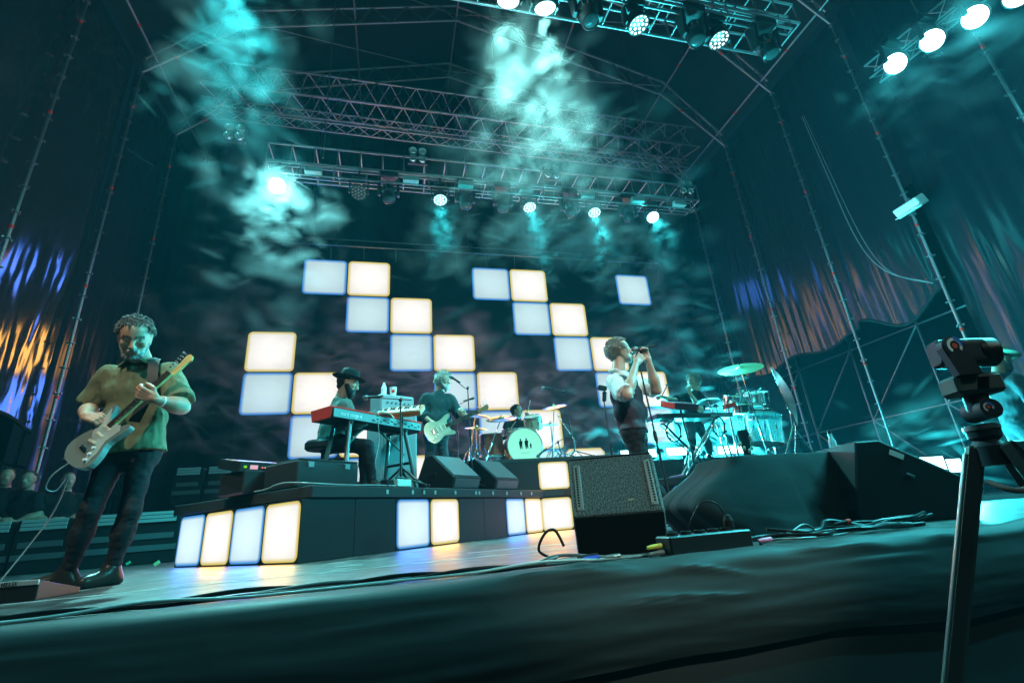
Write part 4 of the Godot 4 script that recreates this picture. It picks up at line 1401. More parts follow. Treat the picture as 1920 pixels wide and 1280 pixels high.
	b.box(Vector3(-0.152, 0.335, -0.25) + Vector3(0.33, 0.535, 0).normalized() * 0.003, Vector3(0.57, 0.012, 0.46), Basis(al, Vector3(0.33, 0.535, 0).normalized(), al.cross(Vector3(0.33, 0.535, 0).normalized())), 0.003)
	put(b, "top_grille", mat("grille_steel", lin(0.09, 0.1, 0.1), 0.45, 0.6, "grit", 0.3, 16.0), o)
	b = B.new()
	b.box(Vector3(0.0575, 0.085, -0.25) + Vector3(0.83, -0.56, 0) * 0.003, Vector3(0.012, 0.17, 0.44), Basis(Vector3.BACK, -0.595), 0.003)
	put(b, "lower_grille", M.grille_steel, o)
	b = B.new()
	b.box(Vector3(-0.34, 0.4, 0.003), Vector3(0.085, 0.034, 0.002), Basis(Vector3.BACK, -0.5))
	put(b, "white_label", M.tape_white, o)
	b = B.new()
	b.box(Vector3(-0.3, 0.27, 0.004), Vector3(0.05, 0.016, 0.006), Basis(Vector3.BACK, -0.5), 0.002)
	put(b, "side_catch", M.steel, o)
	# bottles on the covered box
	for k in 3:
		o = thing("water_bottle", ["clear water bottle with a dark cap on the cloth-covered box", "short clear cup beside the bottle on the cloth-covered box", "second clear cup at the end of the cloth-covered box"][k], ["bottle", "cup", "cup"][k], Vector3(3.26 + 0.05 * k - 0.03, 0.478, -3.02 + 0.03 * k), "drinks on the covered box")
		b = B.new()
		var h: float = [0.15, 0.06, 0.065][k]
		b.lathe([Vector2(0, 0), Vector2(0.026, 0.0), Vector2(0.027, h * 0.6), Vector2(0.012 if k == 0 else 0.028, h * 0.85), Vector2(0.012 if k == 0 else 0.029, h)], Transform3D.IDENTITY, 12)
		var gl := mat("clear_plastic", Color(0.85, 0.95, 0.95, 0.35), 0.1)
		gl.transparency = BaseMaterial3D.TRANSPARENCY_ALPHA
		put(b, "wall", gl, o)
		if k == 0:
			b = B.new()
			b.tube(Vector3(0, h, 0), Vector3(0, h + 0.02, 0), 0.013)
			put(b, "cap", M.rubber, o)
	# the pedal unit at the guitarist's feet
	o = thing("pedal_unit", "wedge-shaped floor pedal unit with lettered edge in front of the guitarist's feet", "pedal unit", Vector3(-1.78, 0.0, -2.98), "", Basis(Vector3.UP, -0.1))
	b = B.new()
	b.prism(PackedVector2Array([Vector2(0, 0), Vector2(0.0, 0.028), Vector2(-0.28, 0.085), Vector2(-0.3, 0.08), Vector2(-0.3, 0)]), 0.56, Transform3D(Basis(Vector3.FORWARD, Vector3.UP, Vector3.RIGHT), Vector3(-0.4, 0, -0.32)), 0.004)
	put(b, "housing", M.black_metal, o)
	b = B.new()
	b.box(Vector3(-0.12, 0.08, -0.018), Vector3(0.56, 0.022, 0.01), Basis.IDENTITY, 0.002)
	put(b, "rear_edge", mat("pale_edge", lin(0.3, 0.36, 0.38), 0.4, 0.4), o)
	words("HELIX", 0.026, M.dull_black, o, Transform3D(Basis.IDENTITY, Vector3(0.04, 0.08, -0.011)))
	for k in 6:
		b = B.new()
		b.tube(Vector3(-0.36 + 0.09 * k, 0.06, -0.17), Vector3(-0.36 + 0.09 * k, 0.075, -0.17), 0.009)
		put(b, "foot_switch", M.chrome, o)
	cable("black lead running from the pedal unit across the floor", [Vector3(-1.75, 0.03, -2.95), Vector3(-1.72, 0.02, -2.85), Vector3(-1.85, 0.01, -2.8), Vector3(-2.2, 0.01, -2.78)], 0.005, M.cable_black)

func keyboard_corner() -> void:
	# the red stage keyboard
	var k0 := Vector3(-0.575, 1.267, -4.95)
	var long := 1.3
	var deep := 0.34
	var turn := Basis(d1, Vector3.UP, -d2)     # x along the length, z towards its rear panel
	var at := k0 + d1 * long / 2 + d2 * deep / 2
	var o := thing("stage_keyboard", "long red stage keyboard with a grey lettered rear panel on a black stand", "keyboard", at, "", turn)
	var red := mat("keyboard_red", lin(0.68, 0.03, 0.022), 0.3)
	var b := B.new()
	b.box(Vector3(0, 0.052, 0), Vector3(long, 0.1, deep - 0.01), Basis.IDENTITY, 0.005)
	put(b, "case", M.case_black, o)
	b = B.new()
	b.box(Vector3(0, 0.108, 0), Vector3(long, 0.018, deep), Basis.IDENTITY, 0.005)
	put(b, "red_top", red, o)
	for s in [-1, 1]:
		b = B.new()
		b.hexa(Transform3D(Basis.IDENTITY, Vector3((long / 2 + 0.011) * s, 0.055, 0)), Vector3(0.012, 0.06, deep / 2 - 0.03), Vector3(0.012, 0.06, deep / 2), 0.004)
		put(b, "end_cheek", red, o)
	b = B.new()
	b.box(Vector3(0, 0.052, deep / 2 - 0.002), Vector3(long - 0.02, 0.088, 0.01), Basis.IDENTITY, 0.002)
	put(b, "rear_panel", mat("panel_grey", lin(0.1, 0.17, 0.17), 0.45), o)
	words("nord stage 4", 0.05, M.tape_white, o, Transform3D(Basis.IDENTITY, Vector3(-0.42, 0.05, deep / 2 + 0.005)))
	for k in 14:
		b = B.new()
		b.box(Vector3(-0.12 + k * 0.055, 0.035 + 0.02 * (k % 2), deep / 2 + 0.005), Vector3(0.022 if k % 3 else 0.045, 0.014, 0.008), Basis.IDENTITY, 0.002)
		put(b, "jack", M.rubber if k % 4 else M.chrome, o)
	for k in 26:
		b = B.new()
		b.box(Vector3(-0.6 + k * 0.0465, 0.122, -0.1), Vector3(0.044, 0.012, 0.13), Basis.IDENTITY, 0.002)
		put(b, "white_key", M.white_plastic, o)
	var st := thing("keyboard_stand", "black steel table-style stand under the red stage keyboard", "keyboard stand", at - Vector3.UP * 0.002, "", turn)
	var fl := -(k0.y - 0.578)
	for s in [-1, 1]:
		bar(st, "leg", Vector3(0.4 * s, 0, 0.13), Vector3(0.52 * s, fl, 0.22), 0.024, mat("stand_grey", lin(0.07, 0.1, 0.1), 0.4, 0.4))
		bar(st, "leg", Vector3(0.4 * s, 0, -0.13), Vector3(0.46 * s, fl, -0.26), 0.024, M.stand_grey)
		bar(st, "side_rail", Vector3(0.44 * s, fl * 0.55, 0.17), Vector3(0.44 * s, fl * 0.55, -0.19), 0.016, M.black_metal)
		bar(st, "top_rail", Vector3(0.4 * s, -0.016, 0.17), Vector3(0.4 * s, -0.016, -0.17), 0.016, M.black_metal)
		bar(st, "strut", Vector3(0.12 * s, -0.02, 0), Vector3(0.43 * s, fl * 0.4, 0.1), 0.012, M.stand_grey)
	bar(st, "cross_rail", Vector3(-0.4, -0.016, 0), Vector3(0.4, -0.016, 0), 0.016, M.black_metal)
	# stool
	o = thing("stool", "round padded black stool behind the red keyboard", "stool", Vector3(-0.72, 0.578, -5.55))
	b = B.new()
	b.lathe([Vector2(0, 0.46), Vector2(0.17, 0.46), Vector2(0.19, 0.48), Vector2(0.19, 0.53), Vector2(0.17, 0.555), Vector2(0, 0.56)], Transform3D.IDENTITY, 22)
	put(b, "seat", mat("vinyl_black", lin(0.015, 0.016, 0.018), 0.3), o)
	bar(o, "column", Vector3(0, 0.1, 0), Vector3(0, 0.47, 0), 0.022, M.black_metal)
	stand_legs(o, Vector3.ZERO, 0.26, 0.2, 4, 0.014)
	# cases and rack at the riser's corner
	var ct := Basis(d1, Vector3.UP, -d2)
	o = thing("road_case", "low black road case at the riser corner below the red keyboard", "road case", CORNER + d1 * 0.43 + d2 * 0.5 + Vector3.UP * 0.578, "", ct)
	b = B.new()
	b.box(Vector3(0, 0.12, 0), Vector3(0.68, 0.23, 0.5), Basis.IDENTITY, 0.012)
	put(b, "body", M.case_black, o)
	b = B.new()
	b.box(Vector3(0.02, 0.245, 0), Vector3(0.64, 0.02, 0.48), Basis.IDENTITY, 0.006)
	put(b, "lid", M.case_black, o)
	for s in [-1, 1]:
		b = B.new()
		b.box(Vector3(0.2 * s, 0.2, 0.253), Vector3(0.06, 0.05, 0.012), Basis.IDENTITY, 0.003)
		put(b, "latch", M.steel, o)
	o = thing("rack_unit", "black rack unit with small lit display and coloured buttons on the riser corner", "rack unit", CORNER + d1 * 0.02 + d2 * 0.95 + Vector3.UP * 0.578, "", ct)
	b = B.new()
	b.box(Vector3(0.08, 0.1, 0), Vector3(0.4, 0.2, 0.42), Basis.IDENTITY, 0.012)
	put(b, "stand_case", M.case_black, o)
	b = B.new()
	b.hexa(Transform3D(Basis(Vector3.RIGHT, 0.18), Vector3(0.08, 0.26, 0)), Vector3(0.24, 0.045, 0.2), Vector3(0.235, 0.045, 0.19), 0.006)
	put(b, "front_unit", M.black_metal, o)
	var pn := Transform3D(Basis(Vector3.RIGHT, 0.18), Vector3(0.08, 0.26, 0))
	for q in [[-0.19, 0.025, 0.02, Color(0.5, 0.9, 0.1)], [-0.11, 0.07, 0.035, Color(0.95, 0.75, 0.8)], [-0.03, 0.014, 0.014, Color(1.0, 0.5, 0.5)], [0.0, 0.014, 0.014, Color(1, 0.8, 0.7)], [0.03, 0.014, 0.014, Color(1, 0.8, 0.7)], [0.06, 0.014, 0.014, Color(1, 0.8, 0.7)], [0.12, 0.16, 0.008, Color(0.2, 0.9, 0.4)]]:
		b = B.new()
		b.box(pn * Vector3(q[0], 0.0 if q[2] > 0.01 else -0.03, 0.199), Vector3(q[1], q[2], 0.006), pn.basis)
		put(b, "display_light", glow("led_%s" % (q[3] as Color).to_html(false), q[3], 0.9), o)
	# pedals in front of the keyboard legs
	o = thing("sound_interface", "small pale-green box with jacks on the riser edge below the keyboard", "junction box", CORNER + d1 * 1.2 + d2 * 0.1 + Vector3.UP * 0.578, "", ct)
	b = B.new()
	b.box(Vector3(0, 0.045, 0), Vector3(0.2, 0.07, 0.12), Basis.IDENTITY, 0.005)
	put(b, "box", mat("pale_green", lin(0.28, 0.42, 0.38), 0.45), o)
	for k in 6:
		b = B.new()
		b.tube(Vector3(-0.08 + 0.032 * k, 0.08, 0.02), Vector3(-0.08 + 0.032 * k, 0.1, 0.02), 0.007)
		put(b, "plug", M.black_metal, o)
	b = B.new()
	b.box(Vector3(-0.16, 0.04, -0.03), Vector3(0.1, 0.08, 0.1), Basis.IDENTITY, 0.008)
	put(b, "power_brick", M.rubber, o)
	# tall speaker cabinet with head, bottle and paper cup
	o = thing("speaker_stack", "tall grey bass cabinet with an amplifier head behind the red keyboard", "amplifier", Vector3(-0.01, 0.578, -6.35), "", Basis(Vector3.UP, 0.5))
	b = B.new()
	b.box(Vector3(0, 0.5, 0), Vector3(0.5, 0.98, 0.4), Basis.IDENTITY, 0.012)
	put(b, "cabinet", mat("amp_grey", lin(0.16, 0.19, 0.21), 0.7), o)
	b = B.new()
	b.box(Vector3(0, 0.5, 0.202), Vector3(0.45, 0.92, 0.01), Basis.IDENTITY, 0.003)
	put(b, "grille_cloth", mat("amp_cloth", lin(0.11, 0.15, 0.16), 0.8, 0.0, "grit", 0.1, 12.0), o)
	b = B.new()
	b.box(Vector3(0, 1.115, 0), Vector3(0.48, 0.23, 0.3), Basis.IDENTITY, 0.015)
	put(b, "amplifier_head", M.amp_grey, o)
	for k in 6:
		b = B.new()
		b.tube(Vector3(-0.15 + 0.06 * k, 1.12, 0.15), Vector3(-0.15 + 0.06 * k, 1.12, 0.165), 0.011)
		put(b, "knob", M.black_metal, o)
	o = thing("small_keyboard", "small second keyboard tilted up with an orange wooden end, behind the red one", "keyboard", Vector3(0.1, 1.46, -5.65), "", Basis(Vector3.UP, -0.35) * Basis(Vector3.RIGHT, 0.55))
	b = B.new()
	b.box(Vector3(0, 0, 0), Vector3(0.5, 0.06, 0.22), Basis.IDENTITY, 0.005)
	put(b, "case", mat("orange_wood", lin(0.35, 0.11, 0.03), 0.4), o)
	for k in 18:
		b = B.new()
		b.box(Vector3(-0.21 + 0.0247 * k, 0.034, 0.03), Vector3(0.023, 0.014, 0.13), Basis.IDENTITY, 0.001)
		put(b, "white_key", M.white_plastic, o)
		if k % 7 in [0, 1, 3, 4, 5]:
			b = B.new()
			b.box(Vector3(-0.198 + 0.0247 * k, 0.046, -0.005), Vector3(0.012, 0.014, 0.07))
			put(b, "black_key", M.rubber, o)
	o = thing("small_keyboard_stand", "thin black stand under the small tilted keyboard", "keyboard stand", Vector3(0.1, 0.578, -5.65))
	bar(o, "column", Vector3(0, 0.1, 0), Vector3(0, 0.84, 0), 0.02, M.black_metal)
	stand_legs(o, Vector3.ZERO, 0.3, 0.25, 4, 0.013)
	o = thing("drink_bottle", "clear bottle standing on the amplifier head", "bottle", Vector3(-0.12, 1.815, -6.32))
	b = B.new()
	b.lathe([Vector2(0, 0), Vector2(0.033, 0), Vector2(0.034, 0.12), Vector2(0.014, 0.17), Vector2(0.014, 0.19), Vector2(0, 0.19)], Transform3D.IDENTITY, 12)
	put(b, "wall", mat("milky_plastic", lin(0.6, 0.7, 0.7), 0.2), o)
	o = thing("paper_cup", "white paper cup with a red disc on the amplifier head", "cup", Vector3(0.0, 1.815, -6.3))
	b = B.new()
	b.lathe([Vector2(0, 0), Vector2(0.035, 0), Vector2(0.045, 0.12), Vector2(0.04, 0.118), Vector2(0.032, 0.01)], Transform3D.IDENTITY, 16)
	put(b, "wall", M.white_plastic, o)
	b = B.new()
	b.lathe([Vector2(0.022, 0), Vector2(0, 0.001)], Transform3D(Basis(Vector3.RIGHT, PI / 2), Vector3(0, 0.06, 0.042)), 14)
	put(b, "red_disc", M.red_band, o)
	# microphone on a boom for the keyboard player
	mic_stand("boom microphone stand reaching to the bearded keyboard player", Vector3(0.09, 0.578, -5.35), Vector3(0.08, 1.53, -5.35), Vector3(-0.27, 1.575, -5.4), Vector3(0.2, 1.52, -5.33))
	cable("pale cable snaking along the riser edge below the road case", [CORNER + d2 * 1.0 + Vector3(0.02, 0.6, 0.02), CORNER + d2 * 0.6 + Vector3(0.0, 0.59, -0.02), CORNER + d2 * 0.3 + Vector3(0.0, 0.62, -0.02), CORNER + d1 * 0.1 + d2 * 0.05 + Vector3(0, 0.595, 0), CORNER + d1 * 0.5 + d2 * 0.06 + Vector3(0, 0.59, 0), CORNER + d1 * 0.9 + d2 * 0.1 + Vector3(0, 0.6, 0), CORNER + d1 * 1.2 + d2 * 0.04 + Vector3(0, 0.588, 0)], 0.008, M.cable_grey, "cables on the keyboard riser")
	cable("thin cable hanging from the keyboard's rear panel", [k0 + d1 * 0.6 + Vector3(0, 0.03, 0.01), k0 + d1 * 0.62 + Vector3(0, -0.2, 0.04), k0 + d1 * 0.55 + Vector3(0.02, -0.45, 0.05), k0 + d1 * 0.7 + Vector3(0, -0.65, 0.08)], 0.005, M.cable_grey, "cables on the keyboard riser")
	# the two small monitors before the bass player
	floor_wedge("floor_monitor", "floor monitor on the riser edge right before the bass player", CORNER + d1 * 2.3 + d2 * 0.1 + Vector3.UP * 0.578, -d2, 0.52, 0.97)
	floor_wedge("floor_monitor", "floor monitor on the riser edge nearer the drum kit, with a blue-lit rim", CORNER + d1 * 3.2 + d2 * 0.08 + Vector3.UP * 0.578, -d2, 0.55, 0.97)
	mic_stand("straight microphone stand in front of the bass player's mouth", Vector3(1.05, 0.578, -6.6), Vector3(1.03, 2.0, -6.6), Vector3(0.83, 2.2, -6.75), Vector3(1.0, 2.0, -6.62))

func drum_kit() -> void:
	var y := 1.062
	var cream := mat("drum_head_cream", lin(0.42, 0.5, 0.36), 0.6)
	var wine := mat("drum_shell_wine", lin(0.16, 0.05, 0.035), 0.3)
	var silver := mat("drum_shell_champagne", lin(0.4, 0.38, 0.28), 0.3, 0.3)
	var o := drum("bass_drum", "bass drum with a pale green head showing small dark figures", Vector3(2.2, y + 0.3, -8.2), Vector3(-0.05, 0.02, 1), 0.3, 0.38, wine, cream, 10)
	# three plain dark figures and a line of small lettering on the head
	for k in 3:
		var s: float = [1.0, 1.05, 0.55][k]
		var p := PackedVector2Array()
		for q in [Vector2(-0.028, 0.0), Vector2(-0.018, -0.075), Vector2(-0.004, -0.075), Vector2(0.0, -0.02), Vector2(0.012, -0.075), Vector2(0.024, -0.075), Vector2(0.024, 0.0), Vector2(0.034, 0.05), Vector2(0.012, 0.065), Vector2(-0.012, 0.065), Vector2(-0.034, 0.04)]:
			p.append(q * s + Vector2([-0.07, 0.03, 0.1][k], 0.02 + (s - 1.0) * 0.07))
		var b := B.new()
		b.prism(p, 0.002, Transform3D(Basis(Vector3.RIGHT, -PI / 2).rotated(Vector3.UP, PI), Vector3(0, 0.1965, 0)))
		b.sphere(Vector3(-[-0.07, 0.03, 0.1][k], 0.197, 0.02 + (s - 1.0) * 0.07 + 0.084 * s), Vector3(0.015, 0.002, 0.015) * s)
		put(b, "figure_print", M.dull_black, o)
	for k in 9:
		var b := B.new()
		b.box(Vector3(0.075 - 0.0185 * k, 0.1965, -0.12), Vector3(0.011, 0.002, 0.016))
		put(b, "faded_print", mat("faded_print", lin(0.2, 0.22, 0.16), 0.6), o)
	drum("rack_tom", "champagne rack tom mounted above the bass drum", Vector3(2.42, y + 0.73, -8.2), Vector3(-0.15, 0.9, 0.35), 0.155, 0.22, silver, cream)
	drum("floor_tom", "dark red floor tom beside the bass drum", Vector3(1.68, y + 0.38, -8.35), Vector3(0, 1, 0.05), 0.2, 0.36, wine, cream)
	drum("snare_drum", "shallow snare drum between the drummer's knees", Vector3(2.15, y + 0.66, -8.75), Vector3(0, 1, 0.1), 0.17, 0.13, M.steel, cream)
	cymbal("large ride cymbal, grey in the backlight, next to the bass player", Vector3(1.42, y + 0.92, -8.35), Vector3(0.1, 1, 0.35), 0.26, Vector3(1.25, y, -8.3))
	cymbal("crash cymbal tilted over the floor tom", Vector3(1.83, y + 0.8, -8.1), Vector3(-0.12, 1, 0.4), 0.27, Vector3(1.5, y, -8.05))
	cymbal("green-lit crash cymbal raised beyond the drummer's stick", Vector3(2.83, y + 1.0, -8.15), Vector3(-0.2, 1, 0.3), 0.235, Vector3(2.75, y, -8.3))
	cymbal("low pair of hi-hat cymbals beside the drummer's knee", Vector3(2.8, y + 0.72, -8.35), Vector3(0, 1, 0.1), 0.17, Vector3(2.82, y, -8.4))
	cymbal("small low cymbal in front of the dark red floor tom", Vector3(1.4, y + 0.66, -8.2), Vector3(0.1, 1, 0.25), 0.2, Vector3(1.38, y, -8.1))
	mic_stand("tall boom microphone stand between drum kit and singer", Vector3(2.9, y, -7.55), Vector3(2.84, 2.19, -7.6), Vector3(2.5, 2.26, -7.6), Vector3(3.06, 2.13, -7.6))
	mic_stand("short boom stand with a microphone at the bass drum", Vector3(2.75, y, -7.75), Vector3(2.7, y + 0.3, -7.75), Vector3(2.38, y + 0.12, -7.85), Vector3(2.8, y + 0.36, -7.7))
	mic_stand("boom microphone stand over the ride cymbal", Vector3(1.1, y, -8.5), Vector3(1.12, 2.2, -8.5), Vector3(1.4, 2.32, -8.5), Vector3(1.0, 2.15, -8.5))
	o = thing("drum_hardware", "slanted chrome tube and clamps of the drum kit beside the high cymbal", "drum hardware", Vector3(2.9, y, -8.1))
	bar(o, "slanted_tube", Vector3(0.25, 0.35, 0), Vector3(0.0, 0.85, -0.1), 0.009, M.chrome)
	bar(o, "upright_tube", Vector3(0.22, 0.0, 0), Vector3(0.22, 0.42, 0), 0.011, M.chrome)
	stand_legs(o, Vector3(0.22, 0, 0), 0.2, 0.2, 3, 0.008, 0.2, M.chrome)

func percussion() -> void:
	var y := 0.578
	# flat keyboard instrument on an X stand
	var t := Basis(Vector3.UP, 0.04)
	var o := thing("long_keyboard", "long flat black keyboard in front of the curly-haired player", "keyboard", Vector3(4.3, 1.43, -6.3), "", t)
	var b := B.new()
	b.box(Vector3.ZERO, Vector3(1.3, 0.07, 0.3), Basis.IDENTITY, 0.008)
	put(b, "case", M.black_metal, o)
	b = B.new()
	b.box(Vector3(0.45, -0.005, 0.152), Vector3(0.4, 0.045, 0.006))
	put(b, "bright_edge", M.steel, o)
	for k in 24:
		b = B.new()
		b.box(Vector3(-0.6 + 0.052 * k, 0.04, -0.06), Vector3(0.05, 0.014, 0.14), Basis.IDENTITY, 0.001)
		put(b, "white_key", M.white_plastic, o)
	o = thing("cross_stand", "black cross-legged stand with chrome braces under the long flat keyboard", "keyboard stand", Vector3(4.3, y, -6.35))
	for s in [-1, 1]:
		bar(o, "brace", Vector3(-0.36 * s, 0.02, 0.12 * s), Vector3(0.36 * s, 0.8, 0.12 * s), 0.022, M.stand_grey)
		bar(o, "brace", Vector3(-0.33 * s, 0.02, 0.17 * s), Vector3(0.39 * s, 0.8, 0.17 * s), 0.012, M.steel)
		bar(o, "foot_bar", Vector3(0.36 * s, 0.025, -0.2), Vector3(0.36 * s, 0.025, 0.2), 0.018, M.black_metal)
		bar(o, "arm_bar", Vector3(0.36 * s, 0.805, -0.18), Vector3(0.36 * s, 0.805, 0.18), 0.018, M.black_metal)
	o = thing("red_synth", "small tilted synthesizer with red ends on a tripod", "keyboard", Vector3(4.1, 1.59, -6.2), "", Basis(Vector3.UP, 0.25) * Basis(Vector3.RIGHT, 0.35))
	b = B.new()
	b.hexa(Transform3D(Basis.IDENTITY, Vector3.ZERO), Vector3(0.2, 0.05, 0.13), Vector3(0.235, 0.05, 0.15), 0.008)
	put(b, "case", mat("synth_maroon", lin(0.1, 0.02, 0.03), 0.4), o)
	for s in [-1, 1]:
		b = B.new()
		b.box(Vector3(0.235 * s, 0.0, 0), Vector3(0.014, 0.085, 0.27), Basis.IDENTITY, 0.004)
		put(b, "red_end", M.red_band, o)
	for k in 8:
		b = B.new()
		b.tube(Vector3(-0.15 + 0.042 * k, 0.05, -0.06), Vector3(-0.15 + 0.042 * k, 0.07, -0.06), 0.012)
		put(b, "knob", M.rubber, o)
	o = thing("tripod_stand", "thin black tripod carrying the small red-ended synthesizer", "stand", Vector3(4.05, y, -6.05))
	bar(o, "column", Vector3(0, 0.15, 0), Vector3(0.03, 0.95, -0.12), 0.014, M.black_metal)
	stand_legs(o, Vector3.ZERO, 0.3, 0.45, 3, 0.01)
	for k in 2:
		o = thing("tambourine", ["round black tambourine hanging under the long keyboard near the singer", "half-moon tambourine hanging under the long keyboard near the drum rack"][k], "tambourine", [Vector3(3.87, 1.2, -6.12), Vector3(4.62, 1.25, -6.12)][k], "tambourines")
		b = B.new()
		var ring := []
		for q in 24:
			var a := TAU * q / 24
			ring.append(Vector3(cos(a) * (0.115 if k == 0 else 0.1), sin(a) * 0.14, 0.02 * sin(a)))
		b.sweep(ring, [0.013], 6, false, true)
		put(b, "frame", M.rubber, o)
		for q in 7:
			var a := TAU * q / 7 + 0.3
			b = B.new()
			b.lathe([Vector2(0.022, -0.004), Vector2(0.022, 0.004), Vector2(0, 0.006)], Transform3D(frame_to(Vector3(cos(a), sin(a), 0)), Vector3(cos(a) * 0.115, sin(a) * 0.14, 0.012)), 10)
			put(b, "jingle", M.chrome, o)
	# the drum rack
	var clear := mat("acrylic_shell", Color(0.45, 0.85, 0.85, 0.4), 0.08)
	clear.transparency = BaseMaterial3D.TRANSPARENCY_ALPHA
	var skin := mat("clear_head", lin(0.3, 0.5, 0.5), 0.35)
	drum("acrylic_drum", "large see-through acrylic drum with chrome rods at the drum rack", Vector3(5.45, y + 0.62, -6.2), Vector3(0.15, 1, 0.05), 0.25, 0.44, clear, skin, 10)
	drum("timbale", "chrome timbale high on the drum rack", Vector3(5.55, y + 1.13, -6.3), Vector3(-0.1, 0.95, 0.3), 0.18, 0.17, M.chrome, skin)
	drum("timbale", "smaller chrome timbale behind the high cymbal's stand", Vector3(5.25, y + 1.12, -6.45), Vector3(0.1, 0.95, 0.3), 0.15, 0.15, M.chrome, skin)
	drum("small_snare", "small chrome snare with a red mark beside the red block", Vector3(5.12, y + 0.92, -6.15), Vector3(0.05, 1, 0.15), 0.13, 0.12, M.chrome, skin)
	drum("dark_tom", "dark blue tom low on the drum rack", Vector3(5.6, y + 0.88, -6.35), Vector3(0, 1, 0.2), 0.17, 0.16, mat("tom_blue", lin(0.01, 0.015, 0.05), 0.3), skin)
	cymbal("large green-lit cymbal, highest thing on the drum rack", Vector3(5.13, 2.1, -6.0), Vector3(-0.32, 1, 0.42), 0.325, Vector3(5.25, y, -6.0), mat("bronze_green", lin(0.5, 0.55, 0.3), 0.3, 0.7))
	cymbal("thin cymbal edge-on at the player's side of the drum rack", Vector3(4.75, y + 1.12, -6.4), Vector3(0.05, 1, -0.1), 0.17, Vector3(4.95, y, -6.5), M.steel)
	cymbal("second thin cymbal just below the edge-on one", Vector3(4.82, y + 1.02, -6.35), Vector3(-0.05, 1, 0.12), 0.15, Vector3(5.0, y, -6.45), M.steel)
	o = thing("wood_block", "red plastic block clamped beside the small snare", "block", Vector3(4.9, y + 0.98, -6.15), "", Basis(Vector3.BACK, 0.2))
	b = B.new()
	b.hexa(Transform3D.IDENTITY, Vector3(0.1, 0.035, 0.05), Vector3(0.085, 0.035, 0.05), 0.01)
	put(b, "block", M.red_band, o)
	o = thing("percussion_rack", "chrome tube frame of the drum rack with clamps", "drum rack", Vector3(5.4, y, -6.4))
	for s in [-1, 1]:
		bar(o, "upright", Vector3(0.35 * s, 0.05, 0), Vector3(0.33 * s, 1.0, 0), 0.018, M.chrome)
		bar(o, "foot_bar", Vector3(0.35 * s, 0.02, -0.25), Vector3(0.35 * s, 0.02, 0.25), 0.014, M.chrome)
	bar(o, "cross_tube", Vector3(-0.4, 0.98, 0), Vector3(0.4, 1.02, 0), 0.018, M.chrome)
	bar(o, "arm", Vector3(-0.2, 1.0, 0), Vector3(0.25, 1.28, 0.15), 0.009, M.chrome)
	bar(o, "arm", Vector3(0.3, 1.0, 0), Vector3(-0.05, 0.5, 0.3), 0.009, M.chrome)
	bar(o, "arm", Vector3(0.0, 1.0, 0), Vector3(-0.35, 1.12, 0.15), 0.009, M.chrome)
	rng.seed = 5
	for k in 9:
		b = B.new()
		b.box(Vector3(rng.randf_range(-0.4, 0.4), rng.randf_range(0.9, 1.3), rng.randf_range(0.05, 0.2)), Vector3(0.05, 0.04, 0.05), Basis(Vector3(1, 1, 0).normalized(), rng.randf() * 3.0), 0.008)
		put(b, "clamp", M.chrome, o)
	o = thing("shaker_cluster", "cluster of shells and sticks in a holder hanging at the drum rack", "shaker", Vector3(4.98, y, -6.1))
	b = B.new()
	b.lathe([Vector2(0, 0.02), Vector2(0.07, 0.02), Vector2(0.05, 0.25), Vector2(0.085, 0.55), Vector2(0.07, 0.6), Vector2(0, 0.6)], Transform3D.IDENTITY, 12)
	put(b, "holder", M.black_cloth, o)
	for k in 14:
		b = B.new()
		var a := rng.randf() * TAU
		b.sphere(Vector3(cos(a) * 0.085, rng.randf_range(0.28, 0.55), sin(a) * 0.085), Vector3(0.02, 0.035, 0.015))
		put(b, "shell", mat("shell_tan", lin(0.4, 0.36, 0.25), 0.5), o)
	for k in 3:
		bar(o, "stick", Vector3(0.02 * k, 0.55, 0), Vector3(-0.05 + 0.06 * k, 0.78, 0.03), 0.009, M.shell_tan)
	# the tall mirror-like shell on its splayed stand
	o = thing("metal_sheet", "tall narrow mirror-like curved metal sheet leaning on a splayed chrome stand", "metal sheet", Vector3(5.38, 0, -5.6))
	var rows := []
	for k in 20:
		var s := k / 19.0
		var row := []
		var half := 0.04 * sin(PI * clampf(s * 0.96 + 0.02, 0, 1))
		for j in 9:
			var u := (j / 8.0 - 0.5) * 2.0
			row.append(Vector3(lerpf(0.06, -0.1, s) - 0.05 * sin(PI * s) * -1.0 + u * half * 0.12, lerpf(1.12, 1.98, s), u * half * 2.0 + 0.05 * u * u))
		rows.append(row)
	b = B.new()
	b.sheet(rows)
	put(b, "sheet", M.chrome, o)
	for s in [-0.02, 0.02]:
		bar(o, "leg", Vector3(0.03 + s, 1.12, 0.02), Vector3(-0.3 + s * 5.0, 0.59, 0.1), 0.012, M.chrome)
	bar(o, "leg", Vector3(0.03, 1.12, 0.0), Vector3(0.42, 0.59, -0.1), 0.014, M.chrome)
	bar(o, "column", Vector3(0.03, 1.08, 0), Vector3(0.05, 1.3, 0), 0.016, M.chrome)
	# a half-hidden stand at the singer's back
	mic_stand("black stand with a bulky clip head behind the singer's back", Vector3(2.78, 0.0, -5.9), Vector3(2.72, 1.7, -5.8), Vector3(2.72, 1.7, -5.8), Vector3(2.72, 1.7, -5.8))
	o = thing("bulky_clip", "bulky black clip on the stand behind the singer's back", "clip", Vector3(2.71, 1.71, -5.8), "", Basis(Vector3.BACK, -0.2))
	b = B.new()
	b.box(Vector3(0, 0.05, 0), Vector3(0.12, 0.06, 0.08), Basis.IDENTITY, 0.012)
	put(b, "cradle", M.rubber, o)
	b = B.new()
	b.box(Vector3(0.04, -0.06, 0), Vector3(0.05, 0.14, 0.05), Basis.IDENTITY, 0.012)
	put(b, "grip", M.rubber, o)
